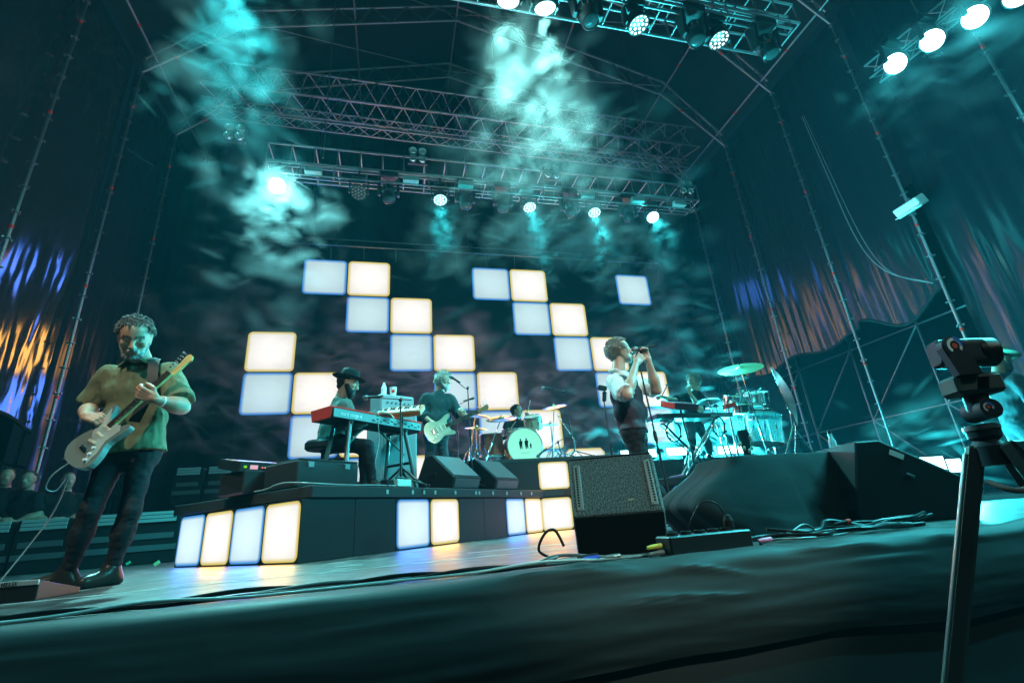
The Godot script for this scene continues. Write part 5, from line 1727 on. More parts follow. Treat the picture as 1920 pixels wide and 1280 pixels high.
	# singer's own stand
	o = mic_stand("tall black stand that the singer holds the microphone on", Vector3(2.27, 0.0, -3.82), Vector3(2.225, 1.44, -3.87), Vector3.ZERO, Vector3.ZERO)
	b = B.new()
	b.lathe([Vector2(0, 0.0), Vector2(0.14, 0.0), Vector2(0.145, 0.012), Vector2(0.12, 0.025), Vector2(0.02, 0.04), Vector2(0, 0.04)], Transform3D(Basis.IDENTITY, Vector3(2.27, 0.012, -3.82)), 24)
	put(b, "round_base", M.steel, o)
	b = B.new()
	b.tube(Vector3(2.268, 0.09, -3.82), Vector3(2.266, 0.15, -3.821), 0.0125)
	put(b, "red_tape", M.red_band, o)

func ring_logo(parent: Node, t: Transform3D, r: float) -> void:
	var b := B.new()
	for k in 30:
		if k >= 20 and k < 27:
			continue
		var a := TAU * k / 30
		var c := TAU * (k + 1) / 30
		b.quad(t * Vector3(cos(a) * r * 0.62, sin(a) * r * 0.62, 0), t * Vector3(cos(a) * r, sin(a) * r, 0), t * Vector3(cos(c) * r, sin(c) * r, 0), t * Vector3(cos(c) * r * 0.62, sin(c) * r * 0.62, 0))
	put(b, "ring_print", M.tape_white, parent)
	b = B.new()
	for ring in 3:
		for k in 7:
			var a := PI * 0.02 + PI * 0.5 * k / 7
			var c := PI * 0.02 + PI * 0.5 * (k + 1) / 7
			var r0 := r * (0.66 + 0.2 * ring)
			var r1 := r0 + r * 0.12
			b.quad(t * Vector3(cos(a) * r0, sin(a) * r0, 0.0005), t * Vector3(cos(a) * r1, sin(a) * r1, 0.0005), t * Vector3(cos(c) * r1, sin(c) * r1, 0.0005), t * Vector3(cos(c) * r0, sin(c) * r0, 0.0005))
	put(b, "arc_print", mat("print_blue", lin(0.04, 0.16, 0.6), 0.4), parent)
	b = B.new()
	b.lathe([Vector2(r * 0.36, 0), Vector2(0, 0.0005)], Transform3D(t.basis * Basis(Vector3.RIGHT, PI / 2), t.origin), 16)
	put(b, "red_dot_print", mat("print_red", lin(0.55, 0.08, 0.04), 0.4), parent)

func ptz_camera() -> void:
	var z := -0.75
	var o := thing("remote_camera", "black remote-controlled camera head with round ring emblems near the picture edge", "video camera", Vector3(1.205, 0.272, z), "", Basis(Vector3.UP, -0.42) * Basis(Vector3.BACK, -0.13) * Basis.from_scale(Vector3.ONE * 0.92))
	var shell := mat("camera_shell", lin(0.028, 0.036, 0.045), 0.38)
	var b := B.new()
	# barrel lying along x, seen from its side
	var face := rounded(0.055, 0.066, 0.016, 4)
	b.prism(face, 0.095, Transform3D(Basis(Vector3.BACK, Vector3.UP, Vector3.LEFT).rotated(Vector3.BACK, 0.05), Vector3(0.022, 0.204, 0)), 0.006)
	put(b, "barrel", shell, o)
	b = B.new()
	b.lathe([Vector2(0, 0), Vector2(0.031, 0), Vector2(0.0345, 0.01), Vector2(0.0345, 0.036), Vector2(0.026, 0.042), Vector2(0, 0.042)], Transform3D(Basis(Vector3.BACK, -PI / 2 + 0.05), Vector3(0.012, 0.2035, 0)), 20)
	put(b, "lens_hood", M.black_metal, o)
	# the yoke arm in front with the emblem
	b = B.new()
	var arm_line := PackedVector2Array([Vector2(-0.062, 0.135), Vector2(-0.015, 0.14)])
	for k in 11:
		var a := -0.15 + PI * 1.1 * k / 10.0
		arm_line.append(Vector2(-0.06, 0.204) + Vector2(cos(a), sin(a)) * 0.024)
	b.prism(arm_line, 0.022, Transform3D(Basis.IDENTITY, Vector3(0, 0, 0.03)), 0.005)
	put(b, "yoke_arm", shell, o)
	ring_logo(o, Transform3D(Basis(Vector3.UP, 0.25), Vector3(-0.06, 0.204, 0.0565)), 0.0185)
	# base block
	b = B.new()
	b.box(Vector3(-0.012, 0.123, 0.0), Vector3(0.098, 0.046, 0.07), Basis(Vector3.BACK, 0.1), 0.008)
	put(b, "base_block", mat("camera_base", lin(0.075, 0.085, 0.085), 0.45), o)
	for k in 6:
		b = B.new()
		b.box(Vector3(-0.012 + 0.001 * k, 0.109 + 0.005 * k, 0.036), Vector3(0.022, 0.0024, 0.003), Basis(Vector3.BACK, 0.1))
		put(b, "vent_slot", M.dull_black, o)
	# fluid head below
	b = B.new()
	b.tube(Vector3(-0.01, 0.11, 0), Vector3(-0.008, 0.06, 0), 0.024, 0.022, 16)
	put(b, "neck", shell, o)
	b = B.new()
	b.tube(Vector3(-0.006, 0.064, -0.03), Vector3(-0.006, 0.064, 0.034), 0.024, 0.022, 20)
	put(b, "tilt_drum", shell, o)
	ring_logo(o, Transform3D(Basis(Vector3.BACK, 0.2), Vector3(-0.012, 0.066, 0.0355)), 0.0105)
	var p := thing("camera_tripod", "black aluminium tripod in the pit under the remote-controlled camera", "tripod", Vector3(1.19, 0.29, z))
	b = B.new()
	b.lathe([Vector2(0, 0.012), Vector2(0.026, 0.012), Vector2(0.029, 0.0), Vector2(0.028, -0.014), Vector2(0.022, -0.02), Vector2(0.03, -0.032), Vector2(0.034, -0.07), Vector2(0, -0.07)], Transform3D.IDENTITY, 18)
	put(b, "spider", shell, p)
	b = B.new()
	b.tube(Vector3(0, 0.001, 0), Vector3(0, 0.009, 0), 0.031, 0.031, 18)
	put(b, "bright_collar", M.aluminium, p)
	var feet := [Vector3(-0.42, -1.785, -0.55), Vector3(0.62, -1.785, 0.05), Vector3(-0.02, -1.785, 0.5)]
	for k in 3:
		var top := Vector3(feet[k].x, 0, feet[k].z).normalized() * (0.02 if k == 0 else 0.042) + Vector3(0, -0.03, 0)
		var f: Vector3 = feet[k]
		var dir := (f - top).normalized()
		var bas := frame_to(-dir, Vector3(feet[k].x, 0.0, feet[k].z))
		b = B.new()
		b.box(top.lerp(f, 0.17), Vector3(0.04, 0.34 * top.distance_to(f), 0.03), bas, 0.005)
		var lg := put(b, "leg", M.black_metal if k != 0 else mat("leg_grey", lin(0.1, 0.11, 0.11), 0.35, 0.6), p)
		for s in [-1, 1]:
			b = B.new()
			b.tube(top.lerp(f, 0.01) + bas.x * 0.0135 * s + bas.z * 0.012, top.lerp(f, 0.33) + bas.x * 0.0135 * s + bas.z * 0.012, 0.006)
			put(b, "leg_tube", M.aluminium if k == 0 else M.black_metal, lg)
		b = B.new()
		b.box(top.lerp(f, 0.345), Vector3(0.052, 0.03, 0.042), bas, 0.005)
		put(b, "leg_lock", M.black_metal, lg)
		b = B.new()
		b.box(top.lerp(f, 0.67), Vector3(0.028, 0.66 * top.distance_to(f), 0.02), bas, 0.003)
		put(b, "lower_leg", M.leg_grey if M.has("leg_grey") else M.black_metal, lg)
	b = B.new()
	b.sweep(curve([Vector3(0.02, -0.03, 0.05), Vector3(0.0, -0.09, 0.075), Vector3(-0.06, -0.12, 0.06), Vector3(-0.075, -0.1, 0.02)]), [0.006], 6)
	put(b, "pan_strap", mat("strap_grey", lin(0.2, 0.16, 0.16), 0.6), p)

func wings() -> void:
	# low dark racks with pale slatted fronts in the wing
	for k in 7:
		var near := k < 4
		var at := Vector3(-5.15 + 0.66 * k, 0.0, -8.2 + 0.04 * k) if near else Vector3(-3.85 + 0.55 * (k - 4), 0.95, -10.9)
		var o := thing("slatted_rack", "low rack with a pale slatted front, %s" % ["outermost of the near row", "second of the near row", "behind the guitarist's legs", "end of the near row", "first of the upper row near the lit riser", "middle of the upper row", "upper row, next to the riser case"][k], "rack", at, "slatted racks in the wing")
		var b := B.new()
		var w := 0.62 if near else 0.5
		b.box(Vector3(0, 0.33, -0.1), Vector3(w, 0.66, 0.3), Basis.IDENTITY, 0.01)
		put(b, "frame", M.case_black, o)
		for q in 3:
			b = B.new()
			b.box(Vector3(0, 0.645 - 0.048 * q, 0.06 + 0.004 * q), Vector3(w - 0.1, 0.042, 0.016), Basis.IDENTITY, 0.004)
			put(b, "slat", mat("slat_pale", lin(0.22, 0.3, 0.3), 0.5), o)
		for q in 2:
			b = B.new()
			b.box(Vector3(0, 0.35 - 0.15 * q, 0.056), Vector3(w - 0.12 + 0.1 * q, 0.075, 0.012), Basis.IDENTITY, 0.004)
			put(b, "lower_slat", mat("slat_dim", lin(0.07, 0.08, 0.085), 0.5), o)
		if not near:
			bar(o, "post", Vector3(0, 0.0, -0.1), Vector3(0, -0.93, -0.1), 0.03, M.black_metal)
	for k in 2:
		var b := B.new()
		b.box(Vector3.ZERO, Vector3(0.05, 0.03, 0.004), Basis(Vector3.BACK, 0.6))
		tag(put(b, "tape_flag", glow("green_tape", Color(0.1, 0.8, 0.5), 0.0), null, [Vector3(-3.05, 0.05, -7.2), Vector3(-2.1, 0.06, -5.5)][k]), ["small green tape flag by the racks behind the guitarist", "small green tape flag at the end of the lit riser"][k], "tape flag")
	M["green_tape"].albedo_color = lin(0.05, 0.5, 0.25)
	M["green_tape"].emission_enabled = false
	cable("long cable swagging down the sheet on the drum rack side", [Vector3(10.3, 9.5, -7.6), Vector3(10.28, 7.6, -7.5), Vector3(10.25, 5.6, -7.35), Vector3(10.25, 4.6, -7.0), Vector3(10.3, 4.0, -6.35)], 0.012, M.cable_grey, "cables hanging at the sides")
	cable("second cable beside the swagging one on the drum rack side", [Vector3(10.3, 9.5, -7.55), Vector3(10.28, 7.6, -7.42), Vector3(10.25, 5.5, -7.22), Vector3(10.25, 4.5, -6.9), Vector3(10.3, 3.95, -6.3)], 0.008, M.cable_grey, "cables hanging at the sides")
	cable("thin cable hanging beside the LED screen", [Vector3(8.9, 8.4, -13.2), Vector3(9.0, 5.0, -12.9), Vector3(9.3, 2.6, -12.2), Vector3(9.6, 1.0, -11.5)], 0.012, M.cable_black, "cables hanging at the sides")
# ---------------------------------------------------------------- bodies: capsules joined by a smooth minimum, meshed as surface nets
class Blob:
	var lo: Vector3
	var cell: float
	var k: float
	var nx: int
	var ny: int
	var nz: int
	var f := PackedFloat32Array()
	func _init(a: Vector3, b: Vector3, cell_: float, k_: float) -> void:
		lo = a
		cell = cell_
		k = k_
		nx = int((b.x - a.x) / cell) + 2
		ny = int((b.y - a.y) / cell) + 2
		nz = int((b.z - a.z) / cell) + 2
		f.resize(nx * ny * nz)
	# a tapered capsule from a to b; squash > 1 thins it along `thin`; cut ends are flat
	func cap(a: Vector3, b: Vector3, ra: float, rb := -1.0, thin := Vector3.ZERO, squash := 1.0, cut := 0) -> void:
		if rb < 0:
			rb = ra
		var r := maxf(ra, rb) + cell * 2.5 + 3.0 / k
		var p0 := (a.min(b) - Vector3.ONE * r - lo) / cell
		var p1 := (a.max(b) + Vector3.ONE * r - lo) / cell
		var x0 := maxi(0, int(p0.x))
		var y0 := maxi(0, int(p0.y))
		var z0 := maxi(0, int(p0.z))
		var x1 := mini(nx - 1, int(p1.x) + 1)
		var y1 := mini(ny - 1, int(p1.y) + 1)
		var z1 := mini(nz - 1, int(p1.z) + 1)
		var ab := b - a
		var l2 := maxf(ab.length_squared(), 1e-8)
		var ln := sqrt(l2)
		var th := thin.normalized()
		var sq := squash - 1.0
		for z in range(z0, z1 + 1):
			for y in range(y0, y1 + 1):
				var at := (z * ny + y) * nx
				for x in range(x0, x1 + 1):
					var p := lo + Vector3(x, y, z) * cell - a
					var h := p.dot(ab) / l2
					var t := clampf(h, 0.0, 1.0)
					var q := p - ab * t
					if sq != 0.0:
						q += th * (q.dot(th) * sq)
					var d := q.length() - lerpf(ra, rb, t)
					if cut & 1:
						d = maxf(d, -h * ln)
					if cut & 2:
						d = maxf(d, (h - 1.0) * ln)
					if d < 0.1:
						f[at + x] += exp(-k * d)
	func ball(a: Vector3, r: float, thin := Vector3.ZERO, squash := 1.0) -> void:
		cap(a, a + Vector3(0, 1e-4, 0), r, r, thin, squash)
	func carve(a: Vector3, r: float) -> void:
		var n := int(r / cell) + 2
		var c := Vector3i((a - lo) / cell)
		for z in range(maxi(0, c.z - n), mini(nz, c.z + n + 1)):
			for y in range(maxi(0, c.y - n), mini(ny, c.y + n + 1)):
				for x in range(maxi(0, c.x - n), mini(nx, c.x + n + 1)):
					var d := (lo + Vector3(x, y, z) * cell).distance_to(a) - r
					var i := (z * ny + y) * nx + x
					f[i] = minf(f[i], exp(k * d))
	func slice(p: Vector3, n: Vector3) -> void:     # takes away what lies on n's side of p
		for z in nz:
			for y in ny:
				for x in nx:
					var i := (z * ny + y) * nx + x
					if f[i] > 1e-4:
						f[i] = minf(f[i], exp(-k * (lo + Vector3(x, y, z) * cell - p).dot(n)))
	func ripple(noise: FastNoiseLite, amp: float, scale: Vector3) -> void:
		for z in nz:
			for y in ny:
				for x in nx:
					var i := (z * ny + y) * nx + x
					if f[i] > 0.02 and f[i] < 50.0:
						f[i] *= exp(k * amp * noise.get_noise_3dv((lo + Vector3(x, y, z) * cell) * scale))
	func emit(b: B, tints := []) -> void:
		var s := PackedByteArray()
		s.resize(f.size())
		for i in f.size():
			s[i] = 1 if f[i] > 1.0 else 0
		var id := PackedInt32Array()
		id.resize(f.size())
		id.fill(-1)
		var off := [0, 1, nx, nx + 1, nx * ny, nx * ny + 1, nx * ny + nx, nx * ny + nx + 1]
		var edges := [[0, 1], [2, 3], [4, 5], [6, 7], [0, 2], [1, 3], [4, 6], [5, 7], [0, 4], [1, 5], [2, 6], [3, 7]]
		var corner := [Vector3(0, 0, 0), Vector3(1, 0, 0), Vector3(0, 1, 0), Vector3(1, 1, 0), Vector3(0, 0, 1), Vector3(1, 0, 1), Vector3(0, 1, 1), Vector3(1, 1, 1)]
		var o3: int = off[3]
		var o4: int = off[4]
		var o5: int = off[5]
		var o6: int = off[6]
		var o7: int = off[7]
		var base := b.col
		for z in nz - 1:
			for y in ny - 1:
				var row := (z * ny + y) * nx
				for x in nx - 1:
					var i := row + x
					var sum := s[i] + s[i + 1] + s[i + nx] + s[i + o3] + s[i + o4] + s[i + o5] + s[i + o6] + s[i + o7]
					if sum == 0 or sum == 8:
						continue
					var dv := []
					var g := Vector3.ZERO
					for c in 8:
						var v := -log(maxf(f[i + off[c]], 1e-9)) / k
						v = clampf(v, -cell * 2, cell * 2)
						dv.append(v)
						g += (corner[c] * 2.0 - Vector3.ONE) * v
					var p := Vector3.ZERO
					var n := 0
					for e in edges:
						var va: float = dv[e[0]]
						var vb: float = dv[e[1]]
						if (va < 0) != (vb < 0):
							p += (corner[e[0]] as Vector3).lerp(corner[e[1]], va / (va - vb))
							n += 1
					if n == 0:
						p = Vector3.ONE * 0.5
						n = 1
					var w := lo + (Vector3(x, y, z) + p / n) * cell
					b.col = base
					for t in tints:
						var dd := (w - (t[0] as Vector3)).length()
						if dd < t[1]:
							b.col = b.col.lerp(t[2], smoothstep(t[1], t[1] * t[3], dd))
					id[i] = b.p(w, g.normalized())
		b.col = base
		for z in range(1, nz - 1):
			for y in range(1, ny - 1):
				for x in range(1, nx - 1):
					var i := (z * ny + y) * nx + x
					var a := s[i]
					if a != s[i + 1]:
						face(b, id[i], id[i - nx], id[i - nx - nx * ny], id[i - nx * ny], a == 1)
					if a != s[i + nx]:
						face(b, id[i], id[i - nx * ny], id[i - nx * ny - 1], id[i - 1], a == 1)
					if a != s[i + nx * ny]:
						face(b, id[i], id[i - 1], id[i - 1 - nx], id[i - nx], a == 1)
	func face(b: B, p: int, q: int, r: int, t: int, turned: bool) -> void:
		if p < 0 or q < 0 or r < 0 or t < 0:
			return
		if turned:
			b.i.append_array([p, t, r, p, r, q])
		else:
			b.i.append_array([p, q, r, p, r, t])

func box_of(pts: Array, grow: float) -> Array:
	var a: Vector3 = pts[0]
	var b: Vector3 = pts[0]
	for p in pts:
		a = a.min(p)
		b = b.max(p)
	return [a - Vector3.ONE * grow, b + Vector3.ONE * grow]

# head with face; returns its tints
func head_shape(c: Vector3, F: Vector3, U: Vector3, s: float, b: Blob, neck: Vector3) -> void:
	var R := F.cross(U).normalized()
	b.cap(c + (U * 0.036 + F * 0.022) * s, c + (U * 0.03 - F * 0.035) * s, 0.074 * s, 0.076 * s, R, 1.04)
	b.cap(c + (F * 0.028 + U * 0.01) * s, c + (F * 0.044 - U * 0.082) * s, 0.058 * s, 0.036 * s, R, 1.0)
	b.cap(c + (F * 0.062 - U * 0.106) * s, c + (F * 0.055 - U * 0.1) * s, 0.021 * s)
	for k in [-1.0, 1.0]:
		b.cap(c + (R * 0.046 * k - U * 0.03 + F * 0.005) * s, c + (R * 0.024 * k + F * 0.055 - U * 0.094) * s, 0.022 * s, 0.02 * s)
		b.cap(c + (R * 0.03 * k + F * 0.015) * s, c + (R * 0.018 * k + F * 0.042 - U * 0.07) * s, 0.046 * s, 0.036 * s)
		b.ball(c + (R * 0.043 * k + F * 0.063 - U * 0.02) * s, 0.02 * s)
		b.cap(c + (R * 0.012 * k + F * 0.087 + U * 0.022) * s, c + (R * 0.045 * k + F * 0.069 + U * 0.021) * s, 0.0115 * s, 0.011 * s)
	b.cap(c - (U * 0.05 + F * 0.025) * s, neck, 0.054 * s, 0.064 * s)
	for k in [-1.0, 1.0]:
		b.carve(c + (R * 0.032 * k + F * 0.097 + U * 0.004) * s, 0.0165 * s)
	for k in [-1.0, 1.0]:
		b.ball(c + (R * 0.031 * k + F * 0.0725 + U * 0.004) * s, 0.0125 * s)
		b.cap(c + (R * 0.079 * k - F * 0.008 + U * 0.014) * s, c + (R * 0.075 * k - F * 0.002 - U * 0.028) * s, 0.017 * s, 0.011 * s, R, 2.4)
		b.ball(c + (R * 0.012 * k + F * 0.098 - U * 0.036) * s, 0.0095 * s)
	b.cap(c + (F * 0.088 + U * 0.014) * s, c + (F * 0.111 - U * 0.03) * s, 0.0085 * s, 0.0135 * s)
	b.cap(c + (R * 0.02 + F * 0.084 - U * 0.061) * s, c + (R * -0.02 + F * 0.084 - U * 0.061) * s, 0.0085 * s)
	b.cap(c + (R * 0.016 + F * 0.083 - U * 0.072) * s, c + (R * -0.016 + F * 0.083 - U * 0.072) * s, 0.009 * s)

func face_tints(c: Vector3, F: Vector3, U: Vector3, s: float, beard: Color, beard_amount: float, brow: Color) -> Array:
	var R := F.cross(U).normalized()
	var o := []
	if beard_amount > 0:
		for q in [[0.0, 0.07, -0.1, 0.045], [0.035, 0.05, -0.088, 0.042], [-0.035, 0.05, -0.088, 0.042], [0.055, 0.02, -0.055, 0.034], [-0.055, 0.02, -0.055, 0.034], [0.0, 0.092, -0.052, 0.02], [0.018, 0.086, -0.055, 0.018], [-0.018, 0.086, -0.055, 0.018]]:
			o.append([c + (R * q[0] + F * q[1] + U * q[2]) * s, q[3] * s, beard, 1.0 - 0.7 * beard_amount])
	o.append([c + (F * 0.094 - U * 0.066) * s, 0.02 * s, lin(0.3, 0.11, 0.09), 0.5])
	for k in [-1.0, 1.0]:
		for j in 4:
			o.append([c + (R * (0.014 + 0.011 * j) * k + F * (0.096 - 0.005 * j) + U * (0.026 + 0.002 * sin(j * 1.0))) * s, 0.011 * s, brow, 0.4])
		o.append([c + (R * 0.031 * k + F * 0.084 + U * 0.004) * s, 0.0115 * s, lin(0.5, 0.48, 0.45), 0.6])
		o.append([c + (R * 0.031 * k + F * 0.0865 + U * 0.004) * s, 0.0065 * s, lin(0.02, 0.015, 0.01), 0.5])
	return o

# a hand of palm, four unequal fingers and a thumb; N points out of the palm, T towards the thumb
func hand_shape(b: Blob, wrist: Vector3, dir: Vector3, N: Vector3, T: Vector3, curl: float, s: float, thumb_in := 0.5) -> void:
	dir = dir.normalized()
	N = (N - dir * N.dot(dir)).normalized()
	T = (T - dir * T.dot(dir) - N * T.dot(N)).normalized()
	var lens := [0.072, 0.081, 0.075, 0.059]
	for j in 4:
		var across := (0.031 - 0.0205 * j)
		var knuckle := wrist + (dir * (0.096 - 0.004 * absf(j - 1.0)) + T * across - N * 0.004) * s
		b.cap(wrist + (dir * 0.012 + T * across * 0.62) * s, knuckle, 0.0165 * s, 0.0115 * s)
		var d := dir
		var n := N
		var p := knuckle
		for q in 3:
			var bend: float = curl * [0.75, 1.0, 0.6][q] * (1.0 + 0.07 * j)
			var turned := d * cos(bend) + n * sin(bend)
			n = n * cos(bend) - d * sin(bend)
			d = turned
			var e: Vector3 = p + d * (lens[j] * [0.45, 0.32, 0.23][q]) * s
			b.cap(p, e, (0.0098 - 0.0008 * q) * s, (0.0092 - 0.0009 * q) * s)
			p = e
	var base := wrist + (dir * 0.022 + T * 0.024 + N * 0.008) * s
	var d1_ := (dir * 0.7 + T * 0.75 + N * 0.35 * thumb_in).normalized()
	var m := base + d1_ * 0.042 * s
	var d2_ := (dir * 0.95 + T * (0.25 - 0.5 * thumb_in) + N * 0.7 * thumb_in).normalized()
	b.cap(base, m, 0.015 * s, 0.0115 * s)
	b.cap(m, m + d2_ * 0.034 * s, 0.0112 * s, 0.01 * s)
	b.cap(m + d2_ * 0.034 * s, m + (d2_ * 0.034 + (d2_ + N * 0.3 * thumb_in).normalized() * 0.026) * s, 0.01 * s, 0.008 * s)

func torso(b: Blob, J: Dictionary, g: float, belly := 0.0) -> void:
	var F: Vector3 = J.front
	var side: Vector3 = (J.sl - J.sr).normalized()
	var mid: Vector3 = (J.sl + J.sr) / 2
	var down: Vector3 = (J.pelvis - mid).normalized()
	var chest := mid + down * 0.13
	var waist: Vector3 = chest.lerp(J.pelvis, 0.5)
	b.cap(J.sr - side * -0.02 + down * 0.015, J.sl - side * 0.02 + down * 0.015, 0.056 + g, 0.056 + g, F, 1.0)
	b.cap(mid - down * 0.02, chest, 0.075 + g, 0.1 + g, F, 1.05)
	b.cap(chest - side * 0.085, chest + side * 0.085, 0.104 + g, 0.104 + g, F, 1.12)
	b.cap(waist - side * 0.06 + F * belly * 0.5, waist + side * 0.06 + F * belly * 0.5, 0.108 + g + belly * 0.5, 0.108 + g + belly * 0.5, F, 1.08)
	b.cap(chest, J.pelvis, 0.105 + g, 0.105 + g, F, 1.05)
	b.cap(J.hr, J.hl, 0.1 + g, 0.1 + g, F, 1.02)

func arm(b: Blob, s: Vector3, e: Vector3, w: Vector3, g: float, upto := 2.0, loose := 0.0) -> void:
	if upto <= 1.0:
		b.cap(s, s.lerp(e, upto), 0.056 + g, 0.05 + g + loose, Vector3.ZERO, 1.0, 2)
		return
	b.cap(s, e, 0.054 + g, 0.041 + g)
	b.cap(e, e.lerp(w, 0.35), 0.04 + g, 0.044 + g)
	var t := minf(upto - 1.0, 1.0)
	b.cap(e.lerp(w, 0.3), e.lerp(w, t), 0.044 + g, lerpf(0.044, 0.028, t) + g + loose, Vector3.ZERO, 1.0, 2 if t < 1.0 or loose > 0 else 0)

func leg(b: Blob, h: Vector3, k: Vector3, a: Vector3, g: float, cut := 0) -> void:
	b.cap(h, k, 0.082 + g, 0.056 + g)
	b.cap(k, k.lerp(a, 0.4), 0.053 + g, 0.056 + g)
	b.cap(k.lerp(a, 0.3), a, 0.056 + g, 0.04 + g, Vector3.ZERO, 1.0, cut)

func strands(b: B, c: Vector3, F: Vector3, U: Vector3, s: float, n: int, long: float, out: float, curl: float, top_only: bool) -> void:
	var R := F.cross(U).normalized()
	for k in n:
		var d := Vector3(rng.randfn(), rng.randfn(), rng.randfn()).normalized()
		if d.dot(U) < (0.15 if top_only else -0.25) - 0.5 * maxf(0, -d.dot(F)):
			continue
		if d.dot(F) > 0.45 and d.dot(U) < 0.72:
			continue
		var root := c + (R * d.dot(R) * 0.079 + F * (d.dot(F) * 0.098 - 0.008) + U * (d.dot(U) * 0.085 + 0.034)) * s
		var lay := (R * rng.randfn() * 0.6 + F * (0.55 + 0.5 * rng.randfn()) + U * rng.randfn() * 0.4 - U * (0.8 if d.dot(U) < 0.5 else 0.0)).normalized()
		lay = (lay - d * lay.dot(d)).normalized()
		var l := long * rng.randf_range(0.5, 1.2)
		var pts := [root - d * 0.004]
		for q in 3:
			var u := (q + 1) / 3.0
			pts.append(root + lay * l * u + d * (out * sin(u * 2.2) * l + 0.004) + Vector3(rng.randfn(), rng.randfn(), rng.randfn()) * curl * l)
		b.sweep(pts, [0.0032 * s, 0.0034 * s, 0.0026 * s, 0.0006], 4, false)

var cloth_noise: FastNoiseLite

# builds a person from joints; returns the node
func person(label: String, at_group: String, J: Dictionary, o: Dictionary) -> Node3D:
	if cloth_noise == null:
		cloth_noise = FastNoiseLite.new()
		cloth_noise.seed = 4
		cloth_noise.frequency = 1.0
		cloth_noise.fractal_octaves = 2
	var base: Vector3 = Vector3(J.pelvis.x, minf(J.ar.y, J.al.y) - 0.06, J.pelvis.z)
	for key in J:
		if not key in ["front", "F", "U", "hdr", "hdl", "hnr", "hnl", "htr", "htl", "tr", "tl"]:
			J[key] -= base
	var p := thing("person", label, "person", base, at_group)
	var cell: float = o.get("cell", 0.016)
	var s: float = o.get("head", 1.0)
	var kk := 0.9 / cell
	var all := [J.sr, J.sl, J.er, J.el, J.wr, J.wl, J.pelvis, J.hr, J.hl, J.kr, J.kl, J.ar, J.al, J.head]
	var bb := box_of(all, 0.2)
	var b := Blob.new(bb[0], bb[1], cell, kk)
	torso(b, J, -0.016)
	arm(b, J.sr, J.er, J.wr, 0.0)
	arm(b, J.sl, J.el, J.wl, 0.0)
	leg(b, J.hr, J.kr, J.ar, -0.03)
	leg(b, J.hl, J.kl, J.al, -0.03)
	b.cap(J.neck - Vector3(0, 0.05, 0), J.neck + Vector3(0, 0.03, 0), 0.07, 0.06)
	var g := B.new()
	g.tinted = true
	g.col = o.get("skin", lin(0.36, 0.22, 0.16)).srgb_to_linear()
	b.emit(g)
	var hc: float = o.get("head_cell", cell * 0.45)
	b = Blob.new(J.head - Vector3.ONE * 0.2 * s, J.head + Vector3.ONE * 0.19 * s, hc, 1.15 / hc)
	head_shape(J.head, J.F, J.U, s, b, J.neck)
	var tints := face_tints(J.head, J.F, J.U, s, o.get("beard", Color.BLACK), o.get("beard_amount", 0.0), o.get("brow", lin(0.06, 0.05, 0.04)))
	for t in tints:
		t[2] = (t[2] as Color).srgb_to_linear()
	b.emit(g, tints)
	for side in ["r", "l"]:
		if J.has("hd" + side):
			var w: Vector3 = J["w" + side]
			var fc: float = o.get("hand_cell", cell * 0.33)
			b = Blob.new(w - Vector3.ONE * 0.2, w + Vector3.ONE * 0.2, fc, 1.3 / fc)
			b.cap(w - (w - (J["e" + side] as Vector3)).normalized() * 0.03, w + (J["hd" + side] as Vector3).normalized() * 0.02, 0.028, 0.026)
			hand_shape(b, w, J["hd" + side], J["hn" + side], J["ht" + side], o.get("curl_" + side, 0.6), o.get("hand", 1.0), o.get("thumb", 0.5))
			b.emit(g)
	var sm := mat("skin", Color.WHITE, 0.5, 0.0, "grit", 0.03, 8.0)
	sm.vertex_color_use_as_albedo = true
	sm.subsurf_scatter_enabled = true
	sm.subsurf_scatter_strength = 0.06
	put(g, "body", sm, p)
	# shirt
	b = Blob.new(bb[0], bb[1], cell, kk)
	var belly: float = o.get("belly", 0.0)
	var ease: float = o.get("ease", 0.012)
	torso(b, J, ease, belly)
	var sleeve: float = o.get("sleeve", 0.75)
	if sleeve > 0:
		arm(b, J.sr, J.er, J.wr, ease + 0.004, sleeve, o.get("loose", 0.02))
		arm(b, J.sl, J.el, J.wl, ease + 0.004, sleeve, o.get("loose", 0.02))
	var down: Vector3 = (J.pelvis - (J.sl + J.sr) / 2).normalized()
	var hem: Vector3 = J.pelvis + down * o.get("hem", 0.02)
	b.cap(J.neck - Vector3(0, 0.06, 0), J.neck + Vector3(0, 0.005, 0), 0.085, 0.074, Vector3.ZERO, 1.0, 2)
	if o.get("flare", 0.0) > 0:
		b.cap(J.pelvis.lerp((J.sl + J.sr) / 2, 0.3) - (J.sl - J.sr).normalized() * 0.07, hem - (J.sl - J.sr).normalized() * 0.09 + down * 0.06, 0.11 + ease, 0.115 + ease + o.flare, J.front, 1.0)
		b.cap(J.pelvis.lerp((J.sl + J.sr) / 2, 0.3) + (J.sl - J.sr).normalized() * 0.07, hem + (J.sl - J.sr).normalized() * 0.09 + down * 0.06, 0.11 + ease, 0.115 + ease + o.flare, J.front, 1.0)
	b.slice(hem, down)
	b.ripple(cloth_noise, o.get("crease", 0.011), Vector3(9, 5, 9))
	b.ripple(cloth_noise, o.get("crease", 0.011) * 0.5, Vector3(22, 12, 22))
	g = B.new()
	b.emit(g)
	put(g, o.get("top", "shirt"), mat("cloth_%s" % (o.shirt as Color).to_html(false), o.shirt, 0.8, 0.0, "fine", 0.03, 22.0), p)
	# trousers
	var lb := box_of([J.pelvis, J.hr, J.hl, J.kr, J.kl, J.ar, J.al], 0.17)
	b = Blob.new(lb[0], lb[1], cell, kk)
	var hips: float = 0.106 + minf(0.0, o.get("leg_ease", 0.006))
	b.cap(J.hr, J.hl, hips, hips, J.front, 1.0)
